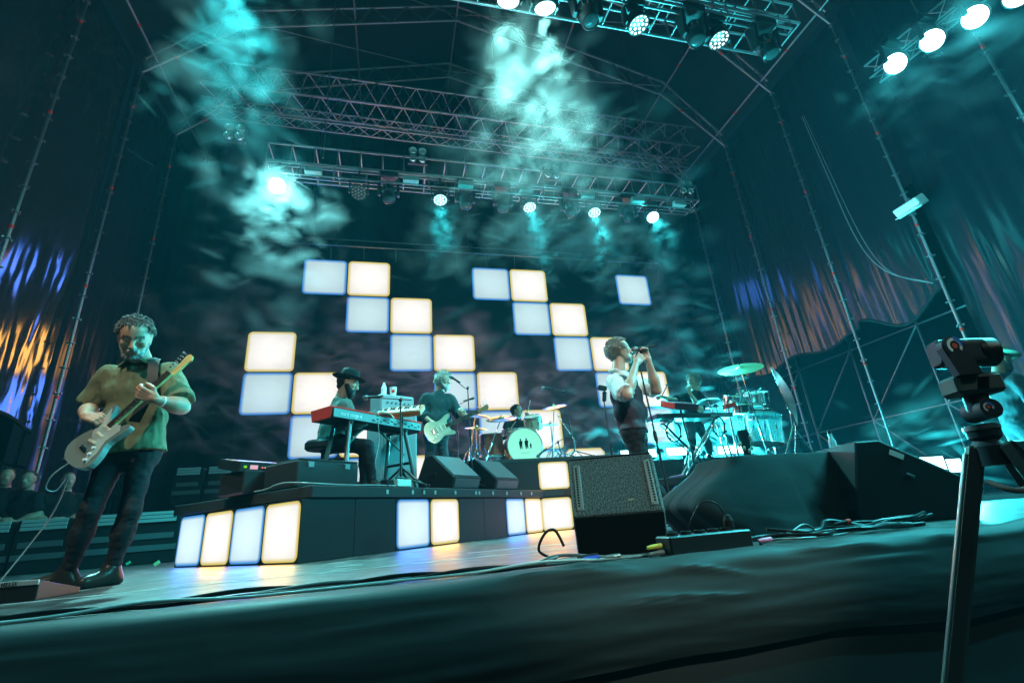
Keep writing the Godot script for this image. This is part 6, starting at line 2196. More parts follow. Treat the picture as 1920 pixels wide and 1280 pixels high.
	b.cap(J.pelvis, J.pelvis - down * 0.1, hips, hips - 0.002, J.front, 1.02)
	leg(b, J.hr, J.kr, J.ar, o.get("leg_ease", 0.006), 2)
	leg(b, J.hl, J.kl, J.al, o.get("leg_ease", 0.006), 2)
	b.ripple(cloth_noise, 0.006, Vector3(10, 16, 10))
	b.ripple(cloth_noise, 0.005, Vector3(25, 40, 25))
	g = B.new()
	b.emit(g)
	put(g, "trousers", mat("cloth_%s" % (o.trousers as Color).to_html(false), o.trousers, 0.8, 0.0, "fine", 0.03, 22.0), p)
	# shoes
	for side in ["r", "l"]:
		var a: Vector3 = J["a" + side]
		var t: Vector3 = J["t" + side].normalized()
		var sb := box_of([a, a + t * 0.24], 0.12)
		b = Blob.new(sb[0], sb[1], minf(cell, 0.011), 90.0)
		var f := Vector3(a.x, minf(a.y, J.ar.y if side == "r" else J.al.y) - 0.045, a.z)
		b.cap(a + Vector3(0, 0.02, 0), f - t * 0.02, 0.05, 0.05)
		b.cap(f - t * 0.035, f + t * 0.15, 0.042, 0.036)
		b.cap(f + t * 0.02 + Vector3(0, 0.03, 0), f + t * 0.16, 0.046, 0.034)
		b.slice(f - Vector3(0, 0.03, 0), Vector3.DOWN)
		g = B.new()
		b.emit(g)
		put(g, "shoe", mat("shoe_leather", lin(0.012, 0.011, 0.01), 0.3), p)
	# hair
	if o.get("hair_n", 0) > 0:
		b = Blob.new(J.head - Vector3.ONE * 0.16 * s, J.head + Vector3.ONE * 0.2 * s, hc * 1.3, 1.2 / hc)
		var F: Vector3 = J.F
		var U: Vector3 = J.U
		var R := F.cross(U).normalized()
		var e: float = o.get("hair_thick", 0.01)
		b.cap(J.head + (U * 0.045 + F * 0.012) * s, J.head + (U * 0.034 - F * 0.036) * s, 0.073 * s + e, 0.078 * s + e, R, 1.04)
		b.cap(J.head + (U * 0.02 - F * 0.045) * s, J.head + (-U * 0.035 - F * 0.045) * s, 0.07 * s + e * 0.6, 0.055 * s + e * 0.5, R, 1.0)
		b.ripple(cloth_noise, 0.012, Vector3(35, 35, 35))
		b.slice(J.head + (F * 0.035 + U * 0.075) * s, (F * 0.9 - U * 0.55).normalized())
		b.slice(J.head + (F * 0.022 + U * 0.0) * s, (F * 1.0 - U * 0.35).normalized())
		b.slice(J.head - U * o.get("hair_low", 0.075) * s, -U)
		g = B.new()
		b.emit(g)
		strands(g, J.head, F, U, s, o.hair_n, o.get("hair_long", 0.05), o.get("hair_out", 0.35), o.get("hair_curl", 0.06), o.get("hair_top", false))
		put(g, "hair", mat("hair_%s" % (o.hair as Color).to_html(false), o.hair, 0.75), p)
	if o.get("beard_n", 0) > 0:
		g = B.new()
		var F: Vector3 = J.F
		var U: Vector3 = J.U
		var R := F.cross(U).normalized()
		var bl: float = o.get("beard_long", 0.02)
		b = Blob.new(J.head - Vector3.ONE * 0.2 * s, J.head + Vector3.ONE * 0.14 * s, hc, 1.6 / hc)
		for k in [-1.0, 1.0]:
			b.cap(J.head + (R * 0.06 * k - U * 0.035 + F * 0.012) * s, J.head + (R * 0.03 * k + F * 0.058 - U * 0.1) * s, 0.014 * s + bl * 0.3, 0.02 * s + bl * 0.4)
			b.cap(J.head + (R * 0.004 * k + F * 0.092 - U * 0.05) * s, J.head + (R * 0.03 * k + F * 0.078 - U * 0.075) * s, 0.006 * s + bl * 0.12)
		b.cap(J.head + (F * 0.066 - U * 0.102) * s, J.head + (F * 0.06 - U * (0.11 + bl * 1.5)) * s, 0.026 * s + bl * 0.3, 0.016 * s)
		b.ripple(cloth_noise, 0.006, Vector3(50, 50, 50))
		b.emit(g)
		put(g, "beard", mat("hair_%s" % (o.beard as Color).to_html(false), o.beard, 0.6), p)
	return p

func hat(p: Node3D, c: Vector3, F: Vector3, U: Vector3, s: float, m: Material, brim: float, tall: float) -> void:
	var R := F.cross(U).normalized()
	var t := Transform3D(Basis(R, U, -F).orthonormalized() * Basis.from_scale(Vector3(0.92, 1, 1.1)), c + U * 0.05 * s - F * 0.005)
	var b := B.new()
	b.lathe([Vector2(brim, 0.012), Vector2(brim * 0.8, -0.004), Vector2(0.092 * s, 0.0)], t, 28, false)
	b.lathe([Vector2(0.092 * s, 0.004), Vector2(brim * 0.8, 0.0), Vector2(brim, 0.016)], t, 28, false)
	put(b, "hat_brim", m, p)
	b = B.new()
	b.lathe([Vector2(0.093 * s, 0.0), Vector2(0.09 * s, tall * 0.6), Vector2(0.078 * s, tall * 0.95), Vector2(0.06 * s, tall), Vector2(0.03 * s, tall * 0.88), Vector2(0, tall * 0.85)], t, 28, false)
	put(b, "hat_crown", m, p)
	b = B.new()
	b.lathe([Vector2(0.0945 * s, 0.002), Vector2(0.0935 * s, 0.026)], t, 28)
	put(b, "hat_band", M.dull_black, p)
func people() -> void:
	rng.seed = 31
	guitarist()
	singer()
	keyboard_player()
	bass_player()
	drummer()
	percussionist()
	hat_guitarist()
	stage_hands()

func guitarist() -> void:
	var J := {"head": Vector3(-1.705, 1.535, -3.53), "neck": Vector3(-1.7, 1.385, -3.67), "sr": Vector3(-1.9, 1.32, -3.71), "sl": Vector3(-1.515, 1.325, -3.65)}
	J.merge({"er": Vector3(-1.99, 1.1, -3.76), "wr": Vector3(-1.85, 0.985, -3.46), "el": Vector3(-1.35, 1.045, -3.52), "wl": Vector3(-1.445, 1.06, -3.375)})
	J.merge({"pelvis": Vector3(-1.685, 0.83, -3.7), "hr": Vector3(-1.765, 0.79, -3.7), "hl": Vector3(-1.6, 0.785, -3.7), "kr": Vector3(-1.79, 0.425, -3.62)})
	J.merge({"ar": Vector3(-1.89, 0.075, -3.72), "kl": Vector3(-1.58, 0.42, -3.63), "al": Vector3(-1.65, 0.075, -3.69)})
	J.merge({"tr": Vector3(-0.9, 0, 0.25), "tl": Vector3(-0.35, 0, 0.9), "front": Vector3(0.1, 0, 1), "F": Vector3(0.3, -0.58, 0.76).normalized(), "U": Vector3(0.12, 0.85, 0.5).normalized()})
	J.U = (J.U - J.F * J.U.dot(J.F)).normalized()
	J.merge({"hdr": Vector3(0.85, -0.25, 0.2), "hnr": Vector3(0.1, -0.6, -0.7), "htr": Vector3(0.4, 0.75, 0.1), "hdl": Vector3(-0.85, 0.42, 0.2), "hnl": Vector3(0.15, 0.35, -0.9), "htl": Vector3(0.35, 0.85, -0.2)})
	var p := person("grey-haired guitarist in an olive short-sleeved shirt looking down at his guitar", "", J, {"cell": 0.013, "head": 1.14, "head_cell": 0.0055, "hand_cell": 0.0042, "skin": lin(0.34, 0.2, 0.14), "shirt": lin(0.1, 0.105, 0.06), "trousers": lin(0.012, 0.013, 0.016), "sleeve": 0.86, "loose": 0.024, "ease": 0.011, "leg_ease": -0.002, "hem": 0.045, "flare": 0.004, "belly": 0.012, "hair": lin(0.085, 0.09, 0.088), "hair_n": 1700, "hair_long": 0.045, "hair_out": 0.25, "hair_curl": 0.025, "hair_thick": 0.005, "hair_top": true, "hair_low": -0.012, "beard": lin(0.17, 0.17, 0.16), "beard_amount": 0.8, "beard_n": 1, "beard_long": 0.008, "brow": lin(0.03, 0.028, 0.025), "curl_r": 0.85, "curl_l": 0.75, "crease": 0.012})
	# collar, placket, wristband
	var b := B.new()
	var n: Vector3 = J.neck
	for s in [-1, 1]:
		b.hexa(Transform3D(Basis(Vector3.UP, 0.25 * s) * Basis(Vector3.BACK, -0.75 * s) * Basis(Vector3.RIGHT, 0.35), n + Vector3(0.062 * s, -0.005, 0.075)), Vector3(0.05, 0.007, 0.03), Vector3(0.042, 0.007, 0.022), 0.004)
		b.sweep([n + Vector3(-0.01 * s, 0.035, -0.075), n + Vector3(0.07 * s, 0.035, -0.03), n + Vector3(0.075 * s, 0.015, 0.045)], [0.018, 0.02, 0.014], 6)
	put(b, "collar", M["cloth_%s" % lin(0.1, 0.105, 0.06).to_html(false)], p)
	b = B.new()
	var w: Vector3 = J.wl
	var d: Vector3 = (J.el - J.wl).normalized()
	b.tube(w + d * 0.035, w + d * 0.053, 0.0345, 0.0355, 14)
	put(b, "wristband", M.white_plastic, p)
	var g := electric_guitar("electric_guitar", "pale mint electric guitar held by the guitarist in the olive shirt", "guitar", Vector3(-1.84, 0.69, -3.4), Vector3(0.516, 0.686, -0.03), Vector3(-0.25, 0.4, 0.85), 0.87, lin(0.1, 0.13, 0.125), lin(0.26, 0.31, 0.3), lin(0.45, 0.32, 0.12), 6)
	tag(g, "pale mint electric guitar with maple neck, held by the olive-shirted guitarist", "guitar")
	b = B.new()
	var st := curve([Vector3(-1.58, 0.94, -3.47), Vector3(-1.54, 1.16, -3.5), Vector3(-1.575, 1.36, -3.56), Vector3(-1.6, 1.415, -3.66), Vector3(-1.66, 1.3, -3.84), Vector3(-1.83, 0.95, -3.82), Vector3(-1.88, 0.72, -3.46)])
	var ra := []
	var rb := []
	for q in st:
		ra.append(q + Vector3(-0.032, 0.006, 0.008))
		rb.append(q + Vector3(0.032, -0.006, 0.008))
	b.sheet([ra, rb])
	put(b, "strap", mat("strap_black", lin(0.012, 0.013, 0.014), 0.45), p, -p.position)
	cable("grey lead looping out of the mint guitar's jack", [Vector3(-1.83, 0.69, -3.38), Vector3(-1.88, 0.62, -3.35), Vector3(-1.9, 0.55, -3.36), Vector3(-1.87, 0.54, -3.4), Vector3(-1.84, 0.62, -3.42), Vector3(-1.98, 0.4, -3.6), Vector3(-2.12, 0.01, -3.5)], 0.004, M.cable_grey)

func singer() -> void:
	var J := {"head": Vector3(2.135, 1.645, -4.05), "neck": Vector3(2.1, 1.43, -4.07), "sr": Vector3(1.975, 1.31, -3.93), "sl": Vector3(2.31, 1.36, -4.18)}
	J.merge({"er": Vector3(1.97, 1.13, -3.72), "wr": Vector3(2.165, 1.455, -3.82), "el": Vector3(2.42, 1.24, -3.98), "wl": Vector3(2.33, 1.5, -3.88)})
	J.merge({"pelvis": Vector3(2.14, 0.88, -4.05), "hr": Vector3(2.1, 0.84, -3.97), "hl": Vector3(2.2, 0.84, -4.12), "kr": Vector3(2.12, 0.45, -3.95), "kl": Vector3(2.24, 0.45, -4.1)})
	J.merge({"ar": Vector3(2.14, 0.075, -4.0), "al": Vector3(2.4, 0.075, -4.02), "tr": Vector3(0.9, 0, 0.4), "tl": Vector3(0.95, 0, 0.2)})
	J.merge({"front": Vector3(0.72, 0, 0.7), "F": Vector3(0.93, 0.22, 0.32).normalized(), "U": Vector3(-0.22, 0.95, 0.05).normalized()})
	J.U = (J.U - J.F * J.U.dot(J.F)).normalized()
	J.merge({"hdr": Vector3(0.72, 0.7, -0.1), "hnr": Vector3(0.2, 0.1, -0.9), "htr": Vector3(-0.55, 0.6, 0.0), "hdl": Vector3(-0.35, 0.9, 0.1), "hnl": Vector3(-0.4, 0.1, 0.85), "htl": Vector3(-0.9, -0.3, 0.1)})
	var p := person("grey-haired singer in a plum waistcoat and rolled white sleeves gripping a microphone", "", J, {"cell": 0.013, "head": 1.06, "head_cell": 0.0055, "hand_cell": 0.0042, "skin": lin(0.36, 0.23, 0.17), "shirt": lin(0.5, 0.53, 0.53), "trousers": lin(0.012, 0.013, 0.016), "sleeve": 0.88, "loose": 0.016, "hem": 0.0, "belly": 0.02, "hair": lin(0.2, 0.19, 0.165), "hair_n": 1300, "hair_long": 0.05, "hair_out": 0.35, "hair_curl": 0.05, "hair_thick": 0.003, "beard": lin(0.26, 0.22, 0.18), "beard_amount": 0.45, "brow": lin(0.06, 0.05, 0.04), "curl_r": 0.75, "curl_l": 0.75, "crease": 0.011})
	var b := Blob.new(box_of([J.sr, J.sl, J.pelvis], 0.2)[0], box_of([J.sr, J.sl, J.pelvis], 0.2)[1], 0.013, 70.0)
	torso(b, J, 0.024, 0.02)
	b.slice(J.pelvis + Vector3(0, -0.015, 0), Vector3.DOWN)
	for key in ["sr", "sl"]:
		var out: Vector3 = (J[key] - (J.sr + J.sl) / 2).normalized()
		b.slice(J[key] - out * 0.035, (out + Vector3(0, 0.25, 0)).normalized())
	b.slice((J.sr + J.sl) / 2 + Vector3(0, 0.05, 0), Vector3.UP)
	b.carve(J.neck + Vector3(0.06, 0.0, 0.06), 0.085)
	b.carve(J.neck + Vector3(0.1, -0.09, 0.1), 0.065)
	b.ripple(cloth_noise, 0.009, Vector3(9, 6, 9))
	var g := B.new()
	b.emit(g)
	put(g, "waistcoat", mat("plum_cloth", lin(0.03, 0.02, 0.028), 0.65, 0.0, "fine", 0.06, 5.0), p)
	g = B.new()
	for s in [-1, 1]:
		var side: Vector3 = Vector3(0.7, 0, -0.72) * s
		g.sweep([J.neck + Vector3(-0.06, 0.035, -0.05) + side * 0.02, J.neck + Vector3(0, 0.02, 0) + side * 0.075, J.neck + Vector3(0.06, -0.03, 0.055) + side * 0.03], [0.018, 0.022, 0.012], 6)
	put(g, "collar", M["cloth_%s" % lin(0.5, 0.53, 0.53).to_html(false)], p)
	var m := thing("vocal_microphone", "black handheld microphone at the singer's mouth, above the tall stand", "microphone", Vector3(2.255, 1.612, -3.86))
	microphone(m, Vector3(-0.03, -0.004, 0.0), Vector3(-1, -0.13, -0.25))
	b = null
	g = B.new()
	g.tube(Vector3(0.0, 0.0, 0.0), Vector3(-0.03, -0.17, -0.01), 0.013, 0.017, 10)
	put(g, "clip", M.rubber, m)

func keyboard_player() -> void:
	var J := {"head": Vector3(-0.5, 1.775, -5.55), "neck": Vector3(-0.575, 1.61, -5.6), "sr": Vector3(-0.5, 1.5, -5.42), "sl": Vector3(-0.7, 1.5, -5.78)}
	J.merge({"er": Vector3(-0.38, 1.28, -5.35), "wr": Vector3(-0.15, 1.4, -5.42), "el": Vector3(-0.5, 1.28, -5.85), "wl": Vector3(-0.2, 1.4, -5.7)})
	J.merge({"pelvis": Vector3(-0.68, 1.13, -5.58), "hr": Vector3(-0.62, 1.12, -5.5), "hl": Vector3(-0.7, 1.12, -5.68), "kr": Vector3(-0.26, 1.04, -5.38), "kl": Vector3(-0.28, 1.06, -5.62)})
	J.merge({"ar": Vector3(-0.2, 0.65, -5.42), "al": Vector3(-0.3, 0.65, -5.66), "tr": Vector3(0.9, 0, 0.1), "tl": Vector3(0.9, 0, 0.1)})
	J.merge({"front": Vector3(0.86, 0, -0.5), "F": Vector3(0.97, -0.24, 0.1).normalized(), "U": Vector3(0.24, 0.97, 0).normalized()})
	J.U = (J.U - J.F * J.U.dot(J.F)).normalized()
	J.merge({"hdr": Vector3(0.9, -0.1, -0.2), "hnr": Vector3(0, -1, 0), "htr": Vector3(0, 0, -1), "hdl": Vector3(0.9, -0.1, 0), "hnl": Vector3(0, -1, 0), "htl": Vector3(0, 0, 1)})
	var p := person("bearded keyboard player in a black hat and glasses seated at the red keyboard", "", J, {"cell": 0.017, "head": 1.06, "head_cell": 0.0075, "hand_cell": 0.0065, "skin": lin(0.33, 0.21, 0.15), "shirt": lin(0.09, 0.1, 0.09), "trousers": lin(0.012, 0.013, 0.016), "sleeve": 1.9, "loose": 0.01, "hem": 0.04, "hair": lin(0.015, 0.012, 0.01), "hair_n": 10, "beard": lin(0.012, 0.01, 0.009), "beard_amount": 1.0, "beard_n": 1, "beard_long": 0.045, "brow": lin(0.02, 0.015, 0.01), "curl_r": 0.3, "curl_l": 0.3})
	hat(p, J.head, J.F, J.U, 1.06, mat("hat_black", lin(0.012, 0.012, 0.013), 0.8), 0.175, 0.12)
	glasses(p, J, 1.06)

func glasses(p: Node3D, J: Dictionary, s: float) -> void:
	var F: Vector3 = J.F
	var U: Vector3 = J.U
	var R := F.cross(U).normalized()
	var b := B.new()
	for k in [-1.0, 1.0]:
		var ring := []
		for q in 14:
			var a := TAU * q / 14
			ring.append(J.head + (F * 0.104 + R * (0.034 * k + 0.025 * cos(a)) + U * (0.002 + 0.021 * sin(a))) * s)
		b.sweep(ring, [0.0026], 5, false, true)
		b.tube(J.head + (F * 0.102 + R * 0.06 * k + U * 0.008) * s, J.head + (R * 0.08 * k + U * 0.01) * s, 0.0022)
	b.tube(J.head + (F * 0.106 + R * 0.009 + U * 0.006) * s, J.head + (F * 0.106 - R * 0.009 + U * 0.006) * s, 0.0024)
	put(b, "glasses", M.brass, p)

func bass_player() -> void:
	var J := {"head": Vector3(0.72, 2.22, -6.98), "neck": Vector3(0.66, 2.04, -7.03), "sr": Vector3(0.47, 1.94, -6.93), "sl": Vector3(0.83, 1.97, -7.1)}
	J.merge({"er": Vector3(0.37, 1.7, -6.92), "wr": Vector3(0.52, 1.56, -6.74), "el": Vector3(0.95, 1.7, -6.98), "wl": Vector3(1.0, 1.62, -6.76)})
	J.merge({"pelvis": Vector3(0.6, 1.42, -7.02), "hr": Vector3(0.53, 1.39, -6.98), "hl": Vector3(0.68, 1.39, -7.06), "kr": Vector3(0.5, 1.02, -6.95), "kl": Vector3(0.72, 1.02, -7.0)})
	J.merge({"ar": Vector3(0.46, 0.66, -7.0), "al": Vector3(0.74, 0.66, -7.05), "tr": Vector3(0.3, 0, 0.9), "tl": Vector3(0.6, 0, 0.8)})
	J.merge({"front": Vector3(0.45, 0, 0.9), "F": Vector3(0.8, -0.12, 0.55).normalized(), "U": Vector3(0.1, 0.98, 0.1).normalized()})
	J.U = (J.U - J.F * J.U.dot(J.F)).normalized()
	J.merge({"hdr": Vector3(0.5, -0.75, 0.3), "hnr": Vector3(-0.1, -0.2, -0.9), "htr": Vector3(0.8, 0.3, 0.2), "hdl": Vector3(-0.4, 0.8, 0.3), "hnl": Vector3(-0.2, 0.3, -0.9), "htl": Vector3(-0.8, -0.2, 0.2)})
	person("long-grey-haired bearded bass player in a dark shirt singing at a stand", "", J, {"cell": 0.017, "head": 1.05, "head_cell": 0.0075, "hand_cell": 0.0065, "skin": lin(0.34, 0.22, 0.16), "shirt": lin(0.012, 0.03, 0.034), "trousers": lin(0.03, 0.034, 0.04), "sleeve": 1.55, "loose": 0.014, "ease": 0.022, "belly": 0.05, "hem": 0.04, "hair": lin(0.25, 0.25, 0.22), "hair_n": 500, "hair_long": 0.11, "hair_out": 0.12, "hair_thick": 0.014, "beard": lin(0.27, 0.27, 0.25), "beard_amount": 1.0, "beard_n": 1, "beard_long": 0.03, "brow": lin(0.2, 0.2, 0.18), "curl_r": 0.5, "curl_l": 0.7})
	var g := electric_guitar("bass_guitar", "pale sea-green bass guitar of the bearded bass player", "bass guitar", Vector3(0.44, 1.36, -6.68), Vector3(0.93, 0.4, 0.02), Vector3(-0.1, 0.15, 1), 0.98, lin(0.17, 0.25, 0.17), lin(0.22, 0.27, 0.2), lin(0.16, 0.09, 0.04), 4)
	tag(g, "pale sea-green bass guitar of the bearded bass player", "bass guitar")

func drummer() -> void:
	var J := {"head": Vector3(2.34, 2.17, -8.95), "neck": Vector3(2.31, 2.0, -8.98), "sr": Vector3(2.13, 1.91, -8.95), "sl": Vector3(2.49, 1.92, -8.97)}
	J.merge({"er": Vector3(2.02, 1.68, -8.88), "wr": Vector3(2.05, 1.7, -8.62), "el": Vector3(2.6, 1.75, -8.85), "wl": Vector3(2.5, 1.96, -8.7)})
	J.merge({"pelvis": Vector3(2.3, 1.55, -9.05), "hr": Vector3(2.22, 1.53, -9.02), "hl": Vector3(2.38, 1.53, -9.02), "kr": Vector3(2.1, 1.56, -8.68), "kl": Vector3(2.52, 1.56, -8.7)})
	J.merge({"ar": Vector3(2.12, 1.13, -8.62), "al": Vector3(2.6, 1.13, -8.62), "tr": Vector3(0, 0, 1), "tl": Vector3(0, 0, 1)})
	J.merge({"front": Vector3(0.1, 0, 1), "F": Vector3(0.8, 0.05, 0.6).normalized(), "U": Vector3(-0.1, 0.98, 0.05).normalized()})
	J.U = (J.U - J.F * J.U.dot(J.F)).normalized()
	J.merge({"hdr": Vector3(0.3, 0.1, 0.9), "hnr": Vector3(0, -1, 0), "htr": Vector3(1, 0, 0), "hdl": Vector3(-0.2, 0.8, 0.5), "hnl": Vector3(-0.9, 0.1, 0), "htl": Vector3(0, 0.4, -0.8)})
	person("dark-haired drummer in a dark shirt raising one stick behind the drum kit", "", J, {"cell": 0.018, "head": 1.04, "head_cell": 0.0085, "hand_cell": 0.0075, "skin": lin(0.34, 0.22, 0.16), "shirt": lin(0.02, 0.026, 0.028), "trousers": lin(0.012, 0.013, 0.016), "sleeve": 1.3, "loose": 0.012, "hem": 0.05, "hair": lin(0.03, 0.022, 0.016), "hair_n": 260, "hair_long": 0.035, "hair_out": 0.3, "beard_amount": 0.0, "curl_r": 0.9, "curl_l": 0.9})
	var o := bar(null, "drum_stick", Vector3(2.45, 2.0, -8.66), Vector3(2.53, 2.3, -8.6), 0.0075, mat("stick_wood", lin(0.45, 0.36, 0.22), 0.5))
	tag(o, "pale drum stick raised upright in the drummer's hand", "drum stick", "drum sticks")
	var o2 := bar(null, "drum_stick", Vector3(2.08, 1.73, -8.62), Vector3(2.12, 1.83, -8.25), 0.0075, M.stick_wood)
	tag(o2, "pale drum stick held low over the snare", "drum stick", "drum sticks")
	var seat := thing("drum_throne", "round black drum stool under the drummer", "stool", Vector3(2.3, 1.062, -9.05))
	var b := B.new()
	b.lathe([Vector2(0, 0.32), Vector2(0.16, 0.32), Vector2(0.175, 0.35), Vector2(0.16, 0.39), Vector2(0, 0.395)], Transform3D.IDENTITY, 18)
	put(b, "seat", M.vinyl_black, seat)
	bar(seat, "column", Vector3(0, 0.1, 0), Vector3(0, 0.33, 0), 0.018, M.chrome)
	stand_legs(seat, Vector3.ZERO, 0.22, 0.18, 3, 0.01)

func percussionist() -> void:
	# stands on a low platform behind the long keyboard
	var o := thing("platform", "low black platform under the curly-haired percussionist", "riser")
	var b := B.new()
	b.box(Vector3(5.2, 0.46, -8.2), Vector3(2.7, 0.92, 2.2), Basis.IDENTITY, 0.01)
	put(b, "deck", M.deck_black, o)
	var J := {"head": Vector3(5.27, 2.28, -7.4), "neck": Vector3(5.27, 2.1, -7.38), "sr": Vector3(4.99, 2.0, -7.3), "sl": Vector3(5.36, 2.0, -7.42)}
	J.merge({"er": Vector3(4.66, 1.9, -7.2), "wr": Vector3(4.42, 1.94, -7.1), "el": Vector3(5.08, 1.72, -7.1), "wl": Vector3(4.95, 2.02, -7.12)})
	J.merge({"pelvis": Vector3(5.12, 1.55, -7.42), "hr": Vector3(5.03, 1.52, -7.38), "hl": Vector3(5.2, 1.52, -7.45), "kr": Vector3(4.9, 1.22, -7.25), "kl": Vector3(5.28, 1.22, -7.4)})
	J.merge({"ar": Vector3(4.87, 1.0, -7.35), "al": Vector3(5.33, 1.0, -7.45), "tr": Vector3(-0.9, 0, 0.4), "tl": Vector3(-0.7, 0, 0.7)})
	J.merge({"front": Vector3(-0.75, 0, 0.66), "F": Vector3(-0.96, -0.02, 0.25).normalized(), "U": Vector3(0.02, 0.99, 0.02).normalized()})
	J.U = (J.U - J.F * J.U.dot(J.F)).normalized()
	J.merge({"hdr": Vector3(-0.8, 0.15, 0.2), "hnr": Vector3(0.1, -0.9, -0.2), "htr": Vector3(0.1, 0.3, -0.9), "hdl": Vector3(0.05, 0.95, 0.1), "hnl": Vector3(-0.2, 0.1, -0.9), "htl": Vector3(0.9, 0.2, 0.2)})
	person("curly-haired percussionist in a black T-shirt holding a mallet and one hand at his mouth", "", J, {"cell": 0.017, "head": 1.08, "head_cell": 0.0075, "hand_cell": 0.0065, "skin": lin(0.34, 0.22, 0.16), "shirt": lin(0.012, 0.014, 0.016), "trousers": lin(0.02, 0.026, 0.03), "sleeve": 0.8, "loose": 0.02, "hem": 0.03, "hair": lin(0.18, 0.17, 0.13), "hair_n": 900, "hair_long": 0.05, "hair_out": 0.7, "hair_curl": 0.22, "hair_thick": 0.018, "curl_r": 0.95, "curl_l": 0.95})
	var m := bar(null, "mallet", Vector3(4.36, 1.93, -7.08), Vector3(4.47, 2.12, -7.0), 0.008, M.black_metal)
	tag(m, "black mallet swung up in the percussionist's outstretched hand", "mallet")
	b = B.new()
	b.tube(Vector3(4.45, 2.125, -7.0), Vector3(4.545, 2.13, -6.98), 0.015, 0.015)
	tag(put(b, "mallet_tip", M.rubber), "dark crosswise tip of the percussionist's mallet", "mallet tip")

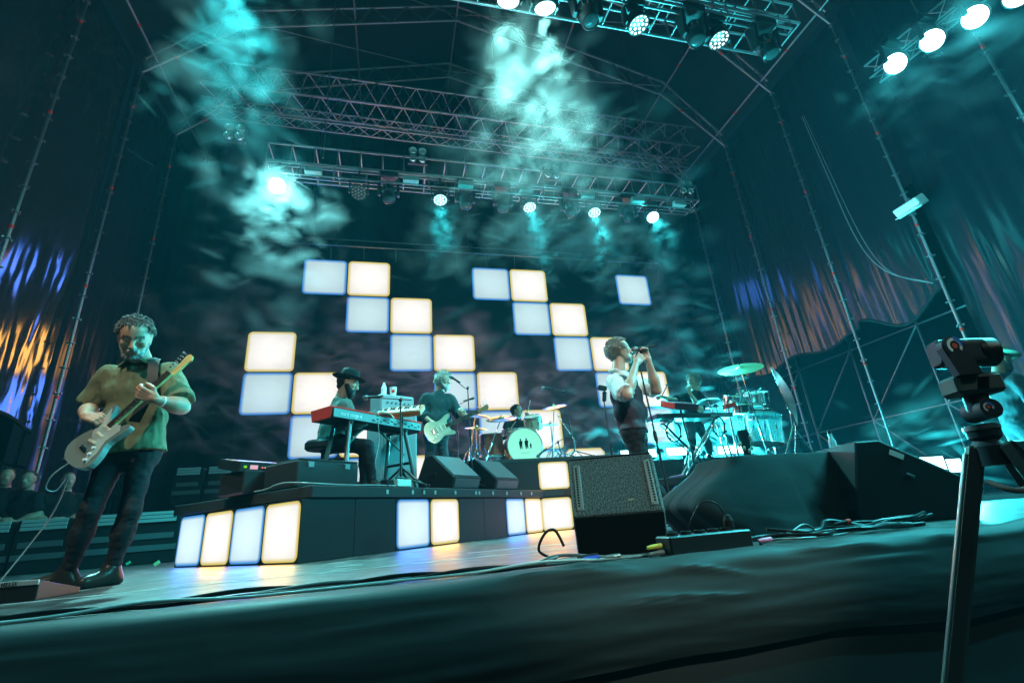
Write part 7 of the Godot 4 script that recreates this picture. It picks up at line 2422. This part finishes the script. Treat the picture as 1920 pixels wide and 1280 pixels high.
func hat_guitarist() -> void:
	var J := {"head": Vector3(7.1, 1.565, -4.0), "neck": Vector3(7.03, 1.39, -4.03), "sr": Vector3(6.95, 1.27, -3.85), "sl": Vector3(7.15, 1.28, -4.2)}
	J.merge({"er": Vector3(6.86, 1.03, -3.75), "wr": Vector3(6.98, 0.88, -3.6), "el": Vector3(7.4, 1.05, -4.05), "wl": Vector3(7.55, 1.1, -3.75)})
	J.merge({"pelvis": Vector3(6.98, 0.8, -4.05), "hr": Vector3(6.94, 0.78, -3.98), "hl": Vector3(7.04, 0.78, -4.12), "kr": Vector3(6.95, 0.43, -3.93), "kl": Vector3(7.1, 0.43, -4.12)})
	J.merge({"ar": Vector3(6.9, 0.075, -4.0), "al": Vector3(7.12, 0.075, -4.2), "tr": Vector3(0.8, 0, 0.5), "tl": Vector3(0.9, 0, 0.2)})
	J.merge({"front": Vector3(0.8, 0, 0.6), "F": Vector3(0.95, -0.28, 0.25).normalized(), "U": Vector3(0.26, 0.96, 0.05).normalized()})
	J.U = (J.U - J.F * J.U.dot(J.F)).normalized()
	J.merge({"hdr": Vector3(0.6, -0.6, 0.3), "hnr": Vector3(-0.1, -0.3, -0.9), "htr": Vector3(0.7, 0.4, 0.2), "hdl": Vector3(-0.4, 0.7, 0.4), "hnl": Vector3(-0.2, 0.3, -0.9), "htl": Vector3(-0.8, -0.2, 0.2)})
	var p := person("guitarist in a tan brimmed hat half hidden behind the remote-controlled camera", "", J, {"cell": 0.018, "head": 1.06, "head_cell": 0.008, "hand_cell": 0.0075, "skin": lin(0.3, 0.19, 0.13), "shirt": lin(0.02, 0.022, 0.025), "trousers": lin(0.012, 0.013, 0.016), "sleeve": 1.9, "loose": 0.01, "hem": 0.04, "hair": lin(0.05, 0.04, 0.03), "hair_n": 10, "beard": lin(0.08, 0.09, 0.09), "beard_amount": 1.0, "beard_n": 1, "beard_long": 0.04, "curl_r": 0.6, "curl_l": 0.7})
	hat(p, J.head, J.F, J.U, 1.06, mat("hat_tan", lin(0.2, 0.2, 0.13), 0.8), 0.19, 0.115)
	var g := electric_guitar("pale_guitar", "off-white electric guitar of the player in the tan hat", "guitar", Vector3(6.82, 0.72, -3.55), Vector3(0.75, 0.5, 0.12), Vector3(-0.2, 0.1, 1), 1.0, lin(0.3, 0.36, 0.38), lin(0.2, 0.18, 0.15), lin(0.3, 0.2, 0.1), 6)
	tag(g, "off-white electric guitar of the player in the tan hat", "guitar")
	mic_stand("thin stand with a green clip before the player in the tan hat", Vector3(6.5, 0.0, -3.3), Vector3(6.45, 1.22, -3.3), Vector3(6.45, 1.22, -3.3), Vector3(6.45, 1.22, -3.3))
	var b := B.new()
	b.box(Vector3.ZERO, Vector3(0.1, 0.09, 0.03), Basis(Vector3.BACK, 0.2), 0.006)
	tag(put(b, "clip_tuner", mat("clip_green", lin(0.03, 0.5, 0.15), 0.4), null, Vector3(6.46, 1.2, -3.27)), "bright green clip on the thin stand by the player in the tan hat", "clip")

func stage_hands() -> void:
	var spots := [[Vector3(-5.62, 1.36, -9.0), 0.2, "stage hand in long dark sleeves at the picture edge watching from the wing"], [Vector3(-5.3, 1.3, -8.95), -0.3, "stage hand in black with folded arms in the wing"], [Vector3(-4.86, 1.27, -9.05), 0.5, "stage hand in the wing nearest the guitarist's legs"]]
	for k in 3:
		var h: Vector3 = spots[k][0]
		var a: float = spots[k][1]
		var t := Basis(Vector3.UP, a)
		var J := {"head": h, "neck": h + Vector3(0, -0.18, -0.03)}
		for s in [["r", -1.0], ["l", 1.0]]:
			J["s" + s[0]] = h + t * Vector3(0.19 * s[1], -0.27, -0.03)
			J["e" + s[0]] = h + t * Vector3(0.25 * s[1], -0.53, -0.05)
			J["w" + s[0]] = h + t * Vector3(0.1 * s[1], -0.62, 0.15)
			J["h" + s[0]] = h + t * Vector3(0.09 * s[1], -0.76, -0.03)
			J["k" + s[0]] = h + t * Vector3(0.1 * s[1], -1.02, 0.0)
			J["a" + s[0]] = Vector3(h.x, 0.07, h.z) + t * Vector3(0.11 * s[1], 0, -0.02)
			J["t" + s[0]] = t * Vector3(0.1 * s[1], 0, 1)
			J["hd" + s[0]] = t * Vector3(-0.7 * s[1], 0.1, 0.5)
			J["hn" + s[0]] = t * Vector3(0, 0.1, -1)
			J["ht" + s[0]] = Vector3.UP
		J.merge({"pelvis": h + Vector3(0, -0.74, -0.03), "front": t * Vector3.BACK, "F": t * Vector3(0.3, -0.05, 0.95).normalized(), "U": Vector3.UP})
		J.U = (J.U - J.F * J.U.dot(J.F)).normalized()
		person(spots[k][2], "stage hands in the wing", J, {"cell": 0.024, "head_cell": 0.012, "hand_cell": 0.011, "skin": lin(0.26, 0.17, 0.12), "shirt": lin(0.012, 0.012, 0.014), "trousers": lin(0.012, 0.012, 0.014), "sleeve": 0.8 if k else 1.9, "hair": lin(0.05, 0.04, 0.03), "hair_n": 120, "hair_long": 0.03, "hem": 0.05})
